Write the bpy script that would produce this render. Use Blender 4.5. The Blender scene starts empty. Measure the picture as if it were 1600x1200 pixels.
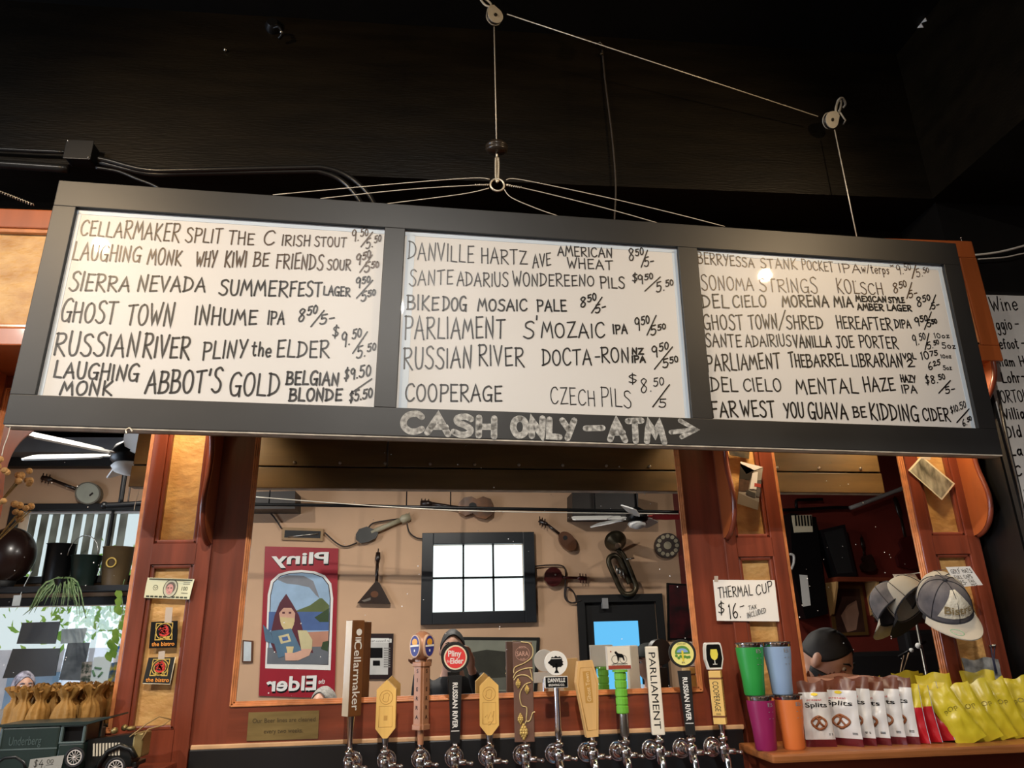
import bpy, bmesh, math, random
from math import sin, cos, pi, radians
from mathutils import Vector, Matrix, Euler, noise

random.seed(7)
SC = bpy.context.scene
COL = SC.collection

# ------------------------------------------------------------------ camera
CAM = Vector((0.0, 0.0, 1.55))
FPX = 1118.887
CR = Vector((0.99490225, -0.09832819, -0.02238505))
CU = Vector((-0.0114198, -0.33040315, 0.94377081))
CF = Vector((0.10019536, 0.93870407, 0.32984172))
cd = bpy.data.cameras.new('camera')
cam = bpy.data.objects.new('camera', cd); COL.objects.link(cam)
cd.sensor_fit = 'HORIZONTAL'; cd.sensor_width = 36.0; cd.lens = FPX / 1600 * 36.0
cd.clip_start = 0.02; cd.clip_end = 100
cam.matrix_world = Matrix(((CR.x, CU.x, -CF.x, CAM.x), (CR.y, CU.y, -CF.y, CAM.y), (CR.z, CU.z, -CF.z, CAM.z), (0, 0, 0, 1)))
SC.camera = cam

# ------------------------------------------------------------------ world, light, exposure
SC.view_settings.view_transform = 'Standard'
SC.view_settings.look = 'None'
SC.view_settings.gamma = 1.0
SC.view_settings.use_curve_mapping = False
SC.view_settings.exposure = 0.4
wd = bpy.data.worlds.new('world'); SC.world = wd; wd.use_nodes = True
wn = wd.node_tree.nodes; wbg = wn['Background']
wbg.inputs[0].default_value = (0.62, 0.80, 1.0, 1); wbg.inputs[1].default_value = 0.9
try:
    SC.cycles.use_denoising = True
    SC.cycles.max_bounces = 8; SC.cycles.glossy_bounces = 5; SC.cycles.transparent_max_bounces = 8
    SC.cycles.sample_clamp_indirect = 4.0
except Exception:
    pass

def lamp(name, kind, loc, target, energy, color, **kw):
    l = bpy.data.lights.new(name, kind); l.energy = energy; l.color = color
    o = bpy.data.objects.new(name, l); COL.objects.link(o)
    o.location = loc
    o.rotation_euler = (Vector(target) - Vector(loc)).to_track_quat('-Z', 'Y').to_euler()
    for k, v in kw.items(): setattr(l, k, v)
    return o

YM = 2.2776      # mirror plane
YB = -3.545      # inner face of the rear wall
WARM = (1.0, 0.72, 0.42)
SPOT_A = Vector((-1.44, 0.70, 3.19))
SPOT_B = Vector((1.66, 0.87, 3.155))
SPOT_A_E, SPOT_B_E = 46, 34
lamp('spot_lamp_light', 'SPOT', SPOT_A, (-0.45, 1.9, 2.75), SPOT_A_E, WARM, spot_size=radians(95), spot_blend=0.8, shadow_soft_size=0.03)
lamp('spot_lamp_light', 'SPOT', SPOT_B, (0.75, 1.9, 2.75), SPOT_B_E, WARM, spot_size=radians(95), spot_blend=0.8, shadow_soft_size=0.03)
# small warm puck lights under the header, over the three pilasters
PUCKS = [(-.80, 2.11, 2.352), (1.04, 2.11, 2.352), (1.62, 2.11, 2.352)]
for q in PUCKS:
    lamp('puck_light', 'AREA', (q[0], q[1], q[2] - .022), (q[0], q[1], 0), 1.9, (1.0, 0.76, 0.46), shape='DISK', size=0.06)
# unseen ceiling lamps, added as fill (their fittings are built further down)
FILL_LAMPS = [(-2.7, -0.72, 3.62), (-0.12, -0.72, 3.62), (2.9, -0.9, 3.62)]
for q in FILL_LAMPS:
    lamp('fill_lamp_light', 'AREA', (q[0], q[1], q[2] - 0.05), (q[0], q[1], 0), 24 if q[0] > 2 else 92, (1.0, 0.94, 0.86), shape='DISK', size=0.09)

# ------------------------------------------------------------------ pixel helpers
def ray(px, py):
    return CR * ((px - 800) / FPX) - CU * ((py - 600) / FPX) + CF
def V(px, py, y=YM):
    d = ray(px, py); return CAM + d * (y / d.y)
def MV(px, py, y=YB):                 # a point seen in the mirrors, at its real depth y
    q = V(px, py, 2 * YM - y); return Vector((q.x, y, q.z))
def plane_hit(px, py, p0, n):
    d = ray(px, py); return CAM + d * ((p0 - CAM).dot(n) / d.dot(n))

# ------------------------------------------------------------------ materials
def lin(c):
    return c / 12.92 if c <= 0.04045 else ((c + 0.055) / 1.055) ** 2.4
def rgb(r, g, b): return (lin(r / 255), lin(g / 255), lin(b / 255), 1)
MATS = {}
def mat(name, c, rough=0.5, metal=0.0, var=0.12, scale=6.0, stretch=(1, 1, 1), bump=0.0, bscale=None, emit=None, es=0.0, coat=0.0, spec=0.5, trans=0.0, detail=4.0, c2=None, aniso=None):
    if name in MATS: return MATS[name]
    m = bpy.data.materials.new(name); m.use_nodes = True
    nt = m.node_tree; N = nt.nodes; L = nt.links; b = N['Principled BSDF']
    c = rgb(*c)
    if c2 is None: k1, k2 = 1 - var, 1 + var; ca = tuple(min(1, x * k1) for x in c[:3]) + (1,); cb = tuple(min(1, x * k2) for x in c[:3]) + (1,)
    else: ca, cb = c, rgb(*c2)
    tc = N.new('ShaderNodeTexCoord'); mp = N.new('ShaderNodeMapping'); mp.inputs['Scale'].default_value = stretch
    L.new(tc.outputs['Object'], mp.inputs['Vector'])
    nz = N.new('ShaderNodeTexNoise'); nz.inputs['Scale'].default_value = scale; nz.inputs['Detail'].default_value = detail
    L.new(mp.outputs['Vector'], nz.inputs['Vector'])
    rp = N.new('ShaderNodeValToRGB'); rp.color_ramp.elements[0].color = ca; rp.color_ramp.elements[1].color = cb
    rp.color_ramp.elements[0].position = 0.3; rp.color_ramp.elements[1].position = 0.7
    L.new(nz.outputs['Fac'], rp.inputs['Fac']); L.new(rp.outputs['Color'], b.inputs['Base Color'])
    b.inputs['Roughness'].default_value = rough; b.inputs['Metallic'].default_value = metal
    b.inputs['Specular IOR Level'].default_value = spec; b.inputs['Coat Weight'].default_value = coat
    b.inputs['Coat Roughness'].default_value = 0.08
    b.inputs['Transmission Weight'].default_value = trans
    if bump:
        bp = N.new('ShaderNodeBump'); bp.inputs['Strength'].default_value = bump; bp.inputs['Distance'].default_value = 0.01
        n2 = N.new('ShaderNodeTexNoise'); n2.inputs['Scale'].default_value = bscale or scale * 3; n2.inputs['Detail'].default_value = 3
        L.new(mp.outputs['Vector'], n2.inputs['Vector']); L.new(n2.outputs['Fac'], bp.inputs['Height']); L.new(bp.outputs['Normal'], b.inputs['Normal'])
    if emit:
        b.inputs['Emission Color'].default_value = rgb(*emit); b.inputs['Emission Strength'].default_value = es
    MATS[name] = m; return m

WOOD = mat('reddish cherry wood', (116, 54, 35), 0.32, var=0.28, scale=3.5, stretch=(9, 9, 0.8), coat=0.25, bump=0.05)
WOODH = mat('reddish cherry wood rail', (120, 56, 35), 0.32, var=0.28, scale=3.5, stretch=(0.8, 9, 9), coat=0.25, bump=0.05)
ORANGE = mat('orange cherry wood', (158, 82, 40), 0.35, var=0.15, scale=3, stretch=(7, 7, 0.8), coat=0.2)
BEAD = mat('light cherry bead moulding', (196, 126, 78), 0.28, var=0.25, scale=30, stretch=(1, 1, 1), coat=0.3)
BURL = mat('golden burl veneer', (180, 132, 74), 0.45, var=0.16, scale=9, stretch=(1.6, 1.6, 2.4), bump=0.5, bscale=16, c2=(214, 170, 106))
BLACKF = mat('matt black painted frame', (32, 32, 32), 0.45, var=0.25, scale=4, stretch=(1, 1, 3), bump=0.03)
BLACKP = mat('black wall paint', (17, 13, 7), 0.38, var=0.4, scale=5, stretch=(0.6, 2, 4), bump=0.12, bscale=40, spec=.22)
BLACKC = mat('black ceiling paint', (7, 6, 5), 0.6, var=0.3, scale=4, spec=.2)
BLACKM = mat('black plastic', (11, 11, 12), 0.4, var=0.1, spec=.25)
BLACKD = mat('dull black', (9, 9, 10), 0.6, var=0.15)
STEELP = mat('black panel', (20, 22, 25), 0.32, var=0.12, scale=3)
WHITEB = mat('whiteboard enamel', (204, 203, 201), 0.45, var=0.02, scale=2.0, coat=0.4)
MATS['whiteboard enamel'].node_tree.nodes['Principled BSDF'].inputs['Coat Roughness'].default_value = 0.03
TAPEB = mat('pale blue edging', (186, 200, 214), 0.4, var=0.04)
INK = mat('black marker ink', (18, 15, 14), 0.4, var=0.5, scale=20)
INK_GLARE = mat('marker ink paled by glare', (74, 58, 44), 0.4, var=0.4, scale=20)  # glare over the top rows is put into the ink colour
INK_GLARE_MID = mat('marker ink greyed by glare', (48, 44, 42), 0.4, var=0.4, scale=20)  # the same painted glare, greyer, for the middle panel's top rows
CHROME = mat('chrome', (225, 225, 228), 0.10, 1.0, var=0.03)
STEEL = mat('galvanised steel', (190, 188, 180), 0.32, 1.0, var=0.1, scale=20)
ZINC = mat('pale zinc', (196, 190, 174), 0.4, 0.15, var=0.1, scale=30)
STEELD = mat('dull steel wire', (205, 195, 175), 0.4, 0.7, var=0.1)
BRASS = mat('aged brass', (150, 130, 84), 0.42, 0.75, var=0.18, scale=10, stretch=(1, 1, 5))
PAPER = mat('white paper', (232, 230, 226), 0.7, var=0.02)
TAN = mat('tan wall paint', (200, 163, 130), 0.75, var=0.06, scale=2)
WHITE = mat('white paint', (228, 226, 220), 0.5, var=0.03)
GOLDW = mat('pale golden wood', (222, 178, 98), 0.45, var=0.12, scale=5, stretch=(8, 8, 1))
GOLDWD = mat('engraved golden wood', (188, 142, 70), 0.5, var=0.1)
BROWNW = mat('brown wood', (112, 66, 34), 0.45, var=0.2, scale=5, stretch=(8, 8, 1))
COPPER = mat('copper brown wood', (168, 118, 86), 0.38, 0.1, var=0.2, scale=8)
CREAM = mat('cream paint', (226, 214, 184), 0.45, var=0.04)
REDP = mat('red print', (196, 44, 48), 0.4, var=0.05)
GREENP = mat('green rubber', (104, 176, 52), 0.5, var=0.1, scale=20)
YELLOWP = mat('yellow print', (226, 200, 50), 0.45, var=0.06)
BLUEP = mat('blue print', (46, 52, 128), 0.45, var=0.08)
GOLDP = mat('gold print', (206, 172, 84), 0.4, var=0.1)
ORP = mat('orange print', (222, 140, 52), 0.45, var=0.08)
SKIN = mat('skin', (188, 142, 118), 0.5, var=0.06, scale=15)
HAIRD = mat('dark hair', (20, 16, 14), 0.7, var=0.4, scale=60)
HAIRG = mat('grey hair', (128, 124, 118), 0.7, var=0.4, scale=60)

# mirror glass with dust specks
MIRROR = bpy.data.materials.new('mirror glass'); MIRROR.use_nodes = True
_n = MIRROR.node_tree.nodes; _l = MIRROR.node_tree.links; _b = _n['Principled BSDF']
_b.inputs['Metallic'].default_value = 1.0
_tc = _n.new('ShaderNodeTexCoord'); _vo = _n.new('ShaderNodeTexVoronoi'); _vo.inputs['Scale'].default_value = 42
_nz = _n.new('ShaderNodeTexNoise'); _nz.inputs['Scale'].default_value = 5
_l.new(_tc.outputs['Object'], _vo.inputs['Vector']); _l.new(_tc.outputs['Object'], _nz.inputs['Vector'])
_r = _n.new('ShaderNodeValToRGB'); _r.color_ramp.elements[0].color = (1, 1, 1, 1); _r.color_ramp.elements[0].position = 0.070; _r.color_ramp.elements[1].color = (0, 0, 0, 1); _r.color_ramp.elements[1].position = 0.09
_r2 = _n.new('ShaderNodeValToRGB'); _r2.color_ramp.elements[0].position = 0.53; _r2.color_ramp.elements[1].position = 0.60
_mu = _n.new('ShaderNodeMath'); _mu.operation = 'MULTIPLY'
_l.new(_vo.outputs['Distance'], _r.inputs['Fac']); _l.new(_nz.outputs['Fac'], _r2.inputs['Fac'])
_l.new(_r.outputs['Color'], _mu.inputs[0]); _l.new(_r2.outputs['Color'], _mu.inputs[1])
_mx = _n.new('ShaderNodeMix'); _mx.data_type = 'FLOAT'; _mx.inputs['A'].default_value = 1.0; _mx.inputs['B'].default_value = 0.0
_l.new(_mu.outputs[0], _mx.inputs['Factor']); _l.new(_mx.outputs['Result'], _b.inputs['Metallic'])
_b.inputs['Base Color'].default_value = (0.9, 0.9, 0.89, 1); _b.inputs['Roughness'].default_value = 0.0

def emission(name, c, s):
    m = bpy.data.materials.new(name); m.use_nodes = True
    N = m.node_tree.nodes; L = m.node_tree.links; N.remove(N['Principled BSDF'])
    e = N.new('ShaderNodeEmission'); e.inputs[0].default_value = rgb(*c); e.inputs[1].default_value = s
    L.new(e.outputs[0], N['Material Output'].inputs[0]); return m
def translucent(name, c, c2=None, mixf=0.5, scale=4.0):
    m = bpy.data.materials.new(name); m.use_nodes = True
    N = m.node_tree.nodes; L = m.node_tree.links; N.remove(N['Principled BSDF'])
    d = N.new('ShaderNodeBsdfDiffuse'); t = N.new('ShaderNodeBsdfTranslucent'); x = N.new('ShaderNodeMixShader'); x.inputs[0].default_value = mixf
    tc = N.new('ShaderNodeTexCoord'); nz = N.new('ShaderNodeTexNoise'); nz.inputs['Scale'].default_value = scale
    rp = N.new('ShaderNodeValToRGB'); rp.color_ramp.elements[0].color = rgb(*c); rp.color_ramp.elements[1].color = rgb(*(c2 or c)); rp.color_ramp.elements[0].position = 0.4; rp.color_ramp.elements[1].position = 0.6
    L.new(tc.outputs['Object'], nz.inputs[0]); L.new(nz.outputs['Fac'], rp.inputs[0])
    L.new(rp.outputs[0], d.inputs[0]); L.new(rp.outputs[0], t.inputs[0])
    L.new(d.outputs[0], x.inputs[1]); L.new(t.outputs[0], x.inputs[2]); L.new(x.outputs[0], N['Material Output'].inputs[0]); return m

# ------------------------------------------------------------------ objects
ROOT = {}
def thing(name, label, cat, loc=(0, 0, 0), rotz=0.0, group=None, rot=None):
    o = bpy.data.objects.new(name, None); COL.objects.link(o); o.empty_display_size = 0.05
    o.location = loc; o.rotation_euler = rot if rot else (0, 0, rotz)
    o['label'] = label; o['category'] = cat
    if group: o['group'] = group
    ROOT[o.name] = Matrix.Translation(Vector(loc)) @ Euler(o.rotation_euler).to_matrix().to_4x4()
    return o
def tag(o, label, cat, group=None, kind=None):
    o['label'] = label; o['category'] = cat
    if group: o['group'] = group
    if kind: o['kind'] = kind
    return o
def root_matrix(o):
    while o.parent: o = o.parent
    return ROOT.get(o.name, Matrix.Identity(4))
def dup(root, loc, rotz=None, label=None, rot=None):
    r = root.copy(); COL.objects.link(r); r.location = loc
    if rotz is not None: r.rotation_euler = (0, 0, rotz)
    if rot is not None: r.rotation_euler = rot
    if label: r['label'] = label
    for ch in list(root.children):
        c = ch.copy(); COL.objects.link(c); c.parent = r
        for g in list(ch.children):
            d = g.copy(); COL.objects.link(d); d.parent = c
    return r

class MB:
    def __init__(self, local=True):
        self.v = []; self.f = []; self.m = []; self.s = []; self.local = local
    def add(self, vs, fs, mi=0, smooth=False, M=None):
        k = len(self.v)
        self.v += [(M @ Vector(p)) if M is not None else Vector(p) for p in vs]
        for f in fs: self.f.append(tuple(i + k for i in f)); self.m.append(mi); self.s.append(smooth)
        return self
    def box(self, c, s, M=None, mi=0, bev=0.0):
        bm = bmesh.new(); bmesh.ops.create_cube(bm, size=1.0)
        for v in bm.verts: v.co = Vector((v.co.x * s[0], v.co.y * s[1], v.co.z * s[2]))
        if bev > 0: bmesh.ops.bevel(bm, geom=list(bm.edges), offset=min(bev, min(s) * 0.45), segments=2, affect='EDGES', profile=0.6)
        bm.verts.index_update(); T = Matrix.Translation(Vector(c)); T = M @ T if M is not None else T
        self.add([v.co for v in bm.verts], [[v.index for v in f.verts] for f in bm.faces], mi, False, T); bm.free(); return self
    def bb(self, x0, x1, y0, y1, z0, z1, mi=0, bev=0.0, M=None):
        return self.box(((x0 + x1) / 2, (y0 + y1) / 2, (z0 + z1) / 2), (abs(x1 - x0), abs(y1 - y0), abs(z1 - z0)), M, mi, bev)
    def prism(self, pts, d0, d1, M=None, mi=0, mi_side=None, smooth=False):
        n = len(pts); a = sum(pts[i][0] * pts[(i + 1) % n][1] - pts[(i + 1) % n][0] * pts[i][1] for i in range(n))
        if a < 0: pts = pts[::-1]
        vs = [(p[0], p[1], d0) for p in pts] + [(p[0], p[1], d1) for p in pts]
        self.add(vs, [tuple(range(n - 1, -1, -1)), tuple(range(n, 2 * n))], mi, False, M)
        self.add(vs, [(i, (i + 1) % n, (i + 1) % n + n, i + n) for i in range(n)], mi if mi_side is None else mi_side, smooth, M); return self
    def lathe(self, prof, M=None, n=20, mi=0, smooth=True, caps=True):
        vs = []; fs = []
        for r, z in prof:
            for i in range(n): a = 2 * pi * i / n; vs.append((r * cos(a), r * sin(a), z))
        for j in range(len(prof) - 1):
            for i in range(n): fs.append((j * n + i, j * n + (i + 1) % n, (j + 1) * n + (i + 1) % n, (j + 1) * n + i))
        self.add(vs, fs, mi, smooth, M)
        if caps:
            self.add(vs[:n], [tuple(range(n - 1, -1, -1))], mi, False, M); self.add(vs[-n:], [tuple(range(n))], mi, False, M)
        return self
    def tube(self, pts, r, n=8, mi=0, caps=True, smooth=True, M=None, flat=None):
        pts = [Vector(p) for p in pts]; m = len(pts); rr = r if isinstance(r, (list, tuple)) else [r] * m
        vs = []; fs = []; up = None
        for i, p in enumerate(pts):
            t = (pts[min(i + 1, m - 1)] - pts[max(i - 1, 0)]).normalized()
            if up is None:
                up = Vector((0, 0, 1)) if abs(t.z) < 0.9 else Vector((1, 0, 0))
            a = (up - t * up.dot(t)).normalized(); b = t.cross(a); up = a
            for k in range(n):
                an = 2 * pi * k / n; ra = rr[i]; rb = rr[i] * (flat or 1)
                vs.append(p + a * (cos(an) * ra) + b * (sin(an) * rb))
        for i in range(m - 1):
            for k in range(n): fs.append((i * n + k, i * n + (k + 1) % n, (i + 1) * n + (k + 1) % n, (i + 1) * n + k))
        if caps: fs.append(tuple(range(n - 1, -1, -1))); fs.append(tuple(range((m - 1) * n, m * n)))
        self.add(vs, fs, mi, smooth, M); return self
    def ball(self, c, r, M=None, mi=0, nu=16, nv=10):
        r = r if isinstance(r, (tuple, list)) else (r, r, r)
        vs = [(c[0], c[1], c[2] - r[2])]; fs = []
        for j in range(1, nv):
            t = -pi / 2 + pi * j / nv
            for i in range(nu): a = 2 * pi * i / nu; vs.append((c[0] + r[0] * cos(t) * cos(a), c[1] + r[1] * cos(t) * sin(a), c[2] + r[2] * sin(t)))
        vs.append((c[0], c[1], c[2] + r[2])); e = len(vs) - 1
        for i in range(nu):
            fs.append((0, 1 + (i + 1) % nu, 1 + i)); fs.append((e, e - nu + i, e - nu + (i + 1) % nu))
        for j in range(nv - 2):
            for i in range(nu): fs.append((1 + j * nu + i, 1 + j * nu + (i + 1) % nu, 1 + (j + 1) * nu + (i + 1) % nu, 1 + (j + 1) * nu + i))
        self.add(vs, fs, mi, True, M); return self
    def grid(self, fn, nu, nv, mi=0, smooth=True, wrap=False, mfn=None, M=None):
        vs = []; 
        for j in range(nv + 1):
            for i in range(nu + (0 if wrap else 1)): vs.append(fn(i / nu, j / nv))
        w = nu if wrap else nu + 1; k0 = len(self.v)
        k = len(self.v); self.v += [(M @ Vector(p)) if M is not None else Vector(p) for p in vs]
        for j in range(nv):
            for i in range(nu):
                i2 = (i + 1) % nu if wrap else i + 1
                self.f.append((k + j * w + i, k + j * w + i2, k + (j + 1) * w + i2, k + (j + 1) * w + i))
                self.m.append(mfn((i + .5) / nu, (j + .5) / nv) if mfn else mi); self.s.append(smooth)
        return self
    def ribbon(self, strokes, fn, w, nrm, mi=0):      # flat marker strokes; fn maps 2-d to world
        nrm = Vector(nrm).normalized()
        for st in strokes:
            P = [fn(*p) for p in st]
            Q = [P[0]]
            for p in P[1:]:
                if (p - Q[-1]).length > 1e-5: Q.append(p)
            m = len(Q)
            if m == 1:
                Q.append(Q[0] + Vector((w * .3, 0, 0))); m = 2
            L_, R_ = [], []
            for i in range(m):
                a = (Q[i] - Q[i - 1]).normalized() if i > 0 else (Q[1] - Q[0]).normalized()
                b = (Q[i + 1] - Q[i]).normalized() if i < m - 1 else a
                t = (a + b); t = t.normalized() if t.length > 1e-3 else a
                s = nrm.cross(t); k = 1 / max(0.55, abs(t.dot(a)))
                L_.append(Q[i] + s * (w * .5 * k)); R_.append(Q[i] - s * (w * .5 * k))
            self.add(L_ + R_, [(m + i, m + i + 1, i + 1, i) for i in range(m - 1)], mi)
            for q in (Q[0], Q[-1]):
                u = nrm.orthogonal().normalized(); v = nrm.cross(u)
                self.add([q + (u * cos(2 * pi * k / 8) + v * sin(2 * pi * k / 8)) * (w * .5) for k in range(8)], [tuple(range(8))], mi)
        return self
    def build(self, name, mats, parent=None, label=None, world=True, flip=False):
        me = bpy.data.meshes.new(name)
        vs = self.v
        if parent is not None and world:
            I = root_matrix(parent).inverted(); vs = [I @ p for p in vs]
        me.from_pydata([tuple(p) for p in vs], [], self.f)
        ms = mats if isinstance(mats, (list, tuple)) else [mats]
        for m in ms: me.materials.append(m)
        for i, p in enumerate(me.polygons): p.material_index = min(self.m[i], len(ms) - 1); p.use_smooth = self.s[i]
        me.update()
        o = bpy.data.objects.new(name, me); COL.objects.link(o)
        if parent is not None: o.parent = parent
        if label: o['label'] = label
        return o

def frame(o, x, y, z=None):
    x = Vector(x).normalized(); y = Vector(y); y = (y - x * y.dot(x)).normalized(); z = x.cross(y); o = Vector(o)
    return Matrix(((x.x, y.x, z.x, o.x), (x.y, y.y, z.y, o.y), (x.z, y.z, z.z, o.z), (0, 0, 0, 1)))
def front(o):                    # local x = world x, local y = up, local z = towards the room
    return frame(o, (1, 0, 0), (0, 0, 1))
def rearw(o):                    # on the rear wall, read from inside the room
    return frame(o, (-1, 0, 0), (0, 0, 1))
def smooth_pts(pts, k=6):
    pts = [Vector(p) for p in pts]; out = []; n = len(pts)
    if n < 3: return pts
    for i in range(n - 1):
        p0, p1, p2, p3 = pts[max(i - 1, 0)], pts[i], pts[i + 1], pts[min(i + 2, n - 1)]
        for j in range(k):
            t = j / k; out.append(0.5 * ((2 * p1) + (p2 - p0) * t + (2 * p0 - 5 * p1 + 4 * p2 - p3) * t * t + (3 * p1 - p0 - 3 * p2 + p3) * t ** 3))
    out.append(pts[-1]); return out
def circle(r, n=28, cx=0, cy=0, ry=None):
    return [(cx + r * cos(2 * pi * i / n), cy + (ry or r) * sin(2 * pi * i / n)) for i in range(n)]
def struct(o): o['kind'] = 'structure'; return o

# ------------------------------------------------------------------ printed text
_TC = {}
def ftext(s, bold=0.0):
    k = (s, bold)
    if k in _TC: return _TC[k]
    cu = bpy.data.curves.new('t', 'FONT'); cu.body = s; cu.size = 1.0 / 0.729; cu.resolution_u = 3; cu.offset = bold
    o = bpy.data.objects.new('t', cu); COL.objects.link(o)
    me = bpy.data.meshes.new_from_object(o.evaluated_get(bpy.context.evaluated_depsgraph_get()))
    vs = [(v.co.x, v.co.y) for v in me.vertices]; fs = [tuple(p.vertices) for p in me.polygons]
    bpy.data.objects.remove(o); bpy.data.curves.remove(cu); bpy.data.meshes.remove(me)
    x0 = min([p[0] for p in vs] or [0]); x1 = max([p[0] for p in vs] or [1])
    _TC[k] = ([(x - x0, y) for x, y in vs], fs, x1 - x0); return _TC[k]
def text(mb, s, M, h, w=None, cx=0.0, y=0.0, z=0.0, mi=0, bold=0.0):   # centred at cx, baseline y in the frame M
    vs, fs, tw = ftext(s, bold); sx = (w / tw) if w else h
    mb.add([(cx + (p[0] - tw / 2) * sx, y + p[1] * h, z) for p in vs], fs, mi, False, M)
    return mb

# ------------------------------------------------------------------ hand lettering, single strokes
GL = {
'A': (62, "0,0 31,100 62,-2|12,36 54,39"), 'B': (56, "6,0 6,100|S0,98 38,96 46,76 34,56 8,52|S8,52 46,48 56,26 40,4 0,0"),
'C': (58, "S58,84 44,100 18,90 4,58 6,24 22,2 42,3 58,18"), 'D': (60, "8,100 8,0|S0,99 38,90 58,56 44,18 0,0"),
'E': (50, "7,100 7,0|7,98 50,101|7,52 42,54|7,1 50,3"), 'F': (50, "8,100 7,-2|4,98 52,101|8,52 42,54"),
'G': (60, "S58,88 42,101 16,88 3,50 12,10 32,0 52,12 57,40|34,41 62,42|57,41 57,-4"), 'H': (56, "6,102 6,0|52,102 52,-2|6,50 52,54"),
'I': (12, "6,100 6,0"), 'J': (54, "S36,100 38,40 32,8 18,0 4,14|12,98 58,101"), 'K': (56, "8,101 8,0|52,100 8,44 56,-4"),
'L': (48, "8,101 5,3 50,1"), 'M': (72, "0,0 13,100 36,36 58,101 72,-2"), 'N': (58, "5,0 8,100 50,-4 54,106"),
'O': (60, "S30,100 10,86 2,46 14,8 33,0 52,18 58,56 48,90 30,100"), 'P': (54, "8,-3 8,101|S2,98 44,97 55,76 42,52 8,47"),
'Q': (60, "S30,100 10,86 2,46 14,8 33,0 52,18 58,56 48,90 30,100|36,24 60,-8"), 'R': (58, "7,0 7,101|S0,97 40,99 52,79 38,57 8,49|12,49 60,-4"),
'S': (52, "S52,90 36,102 12,92 12,68 34,52 50,32 44,6 22,-2 0,12"), 'T': (56, "29,100 27,-2|0,98 58,103"), 'U': (54, "S5,101 4,40 14,6 30,0 46,12 51,50 51,101"),
'V': (54, "1,101 27,0 54,104"), 'W': (74, "0,101 18,0 36,66 54,0 75,104"), 'X': (52, "2,100 50,0|52,102 0,-2"), 'Y': (54, "2,101 26,50|54,103 20,-4"),
'Z': (56, "4,98 54,101 4,2 60,4"),
'0': (46, "S24,100 8,84 3,44 14,4 30,2 43,30 42,74 24,100"), '1': (16, "2,84 10,100 10,0"), '2': (48, "S4,78 18,100 38,94 40,70 22,36 2,2|2,2 50,3"),
'5': (48, "48,101 12,98 9,58|S9,58 32,62 46,40 36,6 14,0 0,12"), '6': (44, "S36,101 14,70 4,30 16,2 36,6 42,28 26,44 6,28"), '7': (46, "2,98 46,101 16,-2"),
'8': (46, "S40,90 24,102 6,86 20,58 40,30 30,2 10,4 4,28 24,56 42,80 40,90"), '9': (44, "S42,78 26,101 6,82 12,54 32,52 42,76|42,82 38,-4"),
'4': (48, "30,100 2,36 50,38|36,64 34,-4"), '3': (46, "S4,88 24,102 40,84 18,56 42,30 26,0 2,10"),
'$': (44, "S40,84 22,94 6,76 22,52 38,32 22,8 2,20|24,110 18,-10"), '.': (12, "5,0 7,2"), '-': (40, "4,46 38,48"), '/': (40, "40,104 0,-4"), "'": (12, "8,108 4,80"), '*': (20, "2,60 18,80|2,80 18,60"), '!': (12, "6,100 6,30|6,0 7,2"),
't': (36, "S16,96 15,20 24,0 34,6|0,66 34,70"), 'h': (42, "6,102 6,0|S6,34 22,62 36,48 38,0"), 'e': (42, "S4,32 40,36 30,64 10,54 4,26 18,0 40,10"),
'w': (54, "2,62 14,2 27,48 40,2 54,66"), 'r': (32, "6,62 6,0|S6,36 16,60 32,58"), 'p': (42, "6,62 6,-40|S6,46 24,64 40,36 26,4 6,14"), 's': (34, "S32,54 16,64 6,48 28,24 16,0 2,8"),
'o': (42, "S22,62 6,48 6,14 22,0 38,18 36,50 22,62"), 'z': (38, "4,60 36,62 4,2 38,3"), 'i': (12, "6,62 6,0|6,84 7,86"), 'n': (44, "6,62 6,0|S6,36 22,62 36,46 38,0"),
'g': (42, "S38,58 18,62 6,36 18,6 36,30|S38,60 37,-24 20,-42 4,-30"), 'f': (34, "S32,96 20,102 14,80 14,0|2,58 30,60"), 'l': (12, "6,102 6,0"), 'a': (44, "S38,52 20,62 6,34 16,2 36,24|S38,62 37,16 44,0"),
'm': (62, "5,62 5,0|S5,36 18,62 30,44 30,0|S30,36 44,62 56,44 57,0"), 'd': (44, "S38,46 18,62 6,30 18,0 38,22|39,104 39,0"), 'b': (42, "6,104 6,0|S6,42 24,62 40,34 24,0 6,14"), 'u': (44, "S6,62 6,14 20,0 36,24|38,62 38,0"),
'v': (40, "2,62 20,0 40,64"), 'c': (36, "S34,52 18,62 5,32 16,0 36,10"), 'y': (42, "2,62 20,8|42,64 14,-40"), 'k': (40, "6,102 6,0|36,60 6,26 40,0"), ' ': (34, ""),
}
_GP = {}
def glyph(ch):
    if ch in _GP: return _GP[ch]
    w, d = GL.get(ch, GL['-']); out = []
    for st in d.split('|'):
        if not st: continue
        sm = st[0] == 'S'; pts = [tuple(float(q) / 100 for q in p.split(',')) for p in st.lstrip('S').split()]
        if sm: pts = [(p.x, p.y) for p in smooth_pts([(a, b, 0) for a, b in pts], 5)]
        else:
            q = []
            for i in range(len(pts) - 1):
                for k in range(3): t = k / 3; q.append((pts[i][0] * (1 - t) + pts[i + 1][0] * t, pts[i][1] * (1 - t) + pts[i + 1][1] * t))
            pts = q + [pts[-1]]
        out.append(pts)
    _GP[ch] = (w / 100, out); return _GP[ch]
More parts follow.
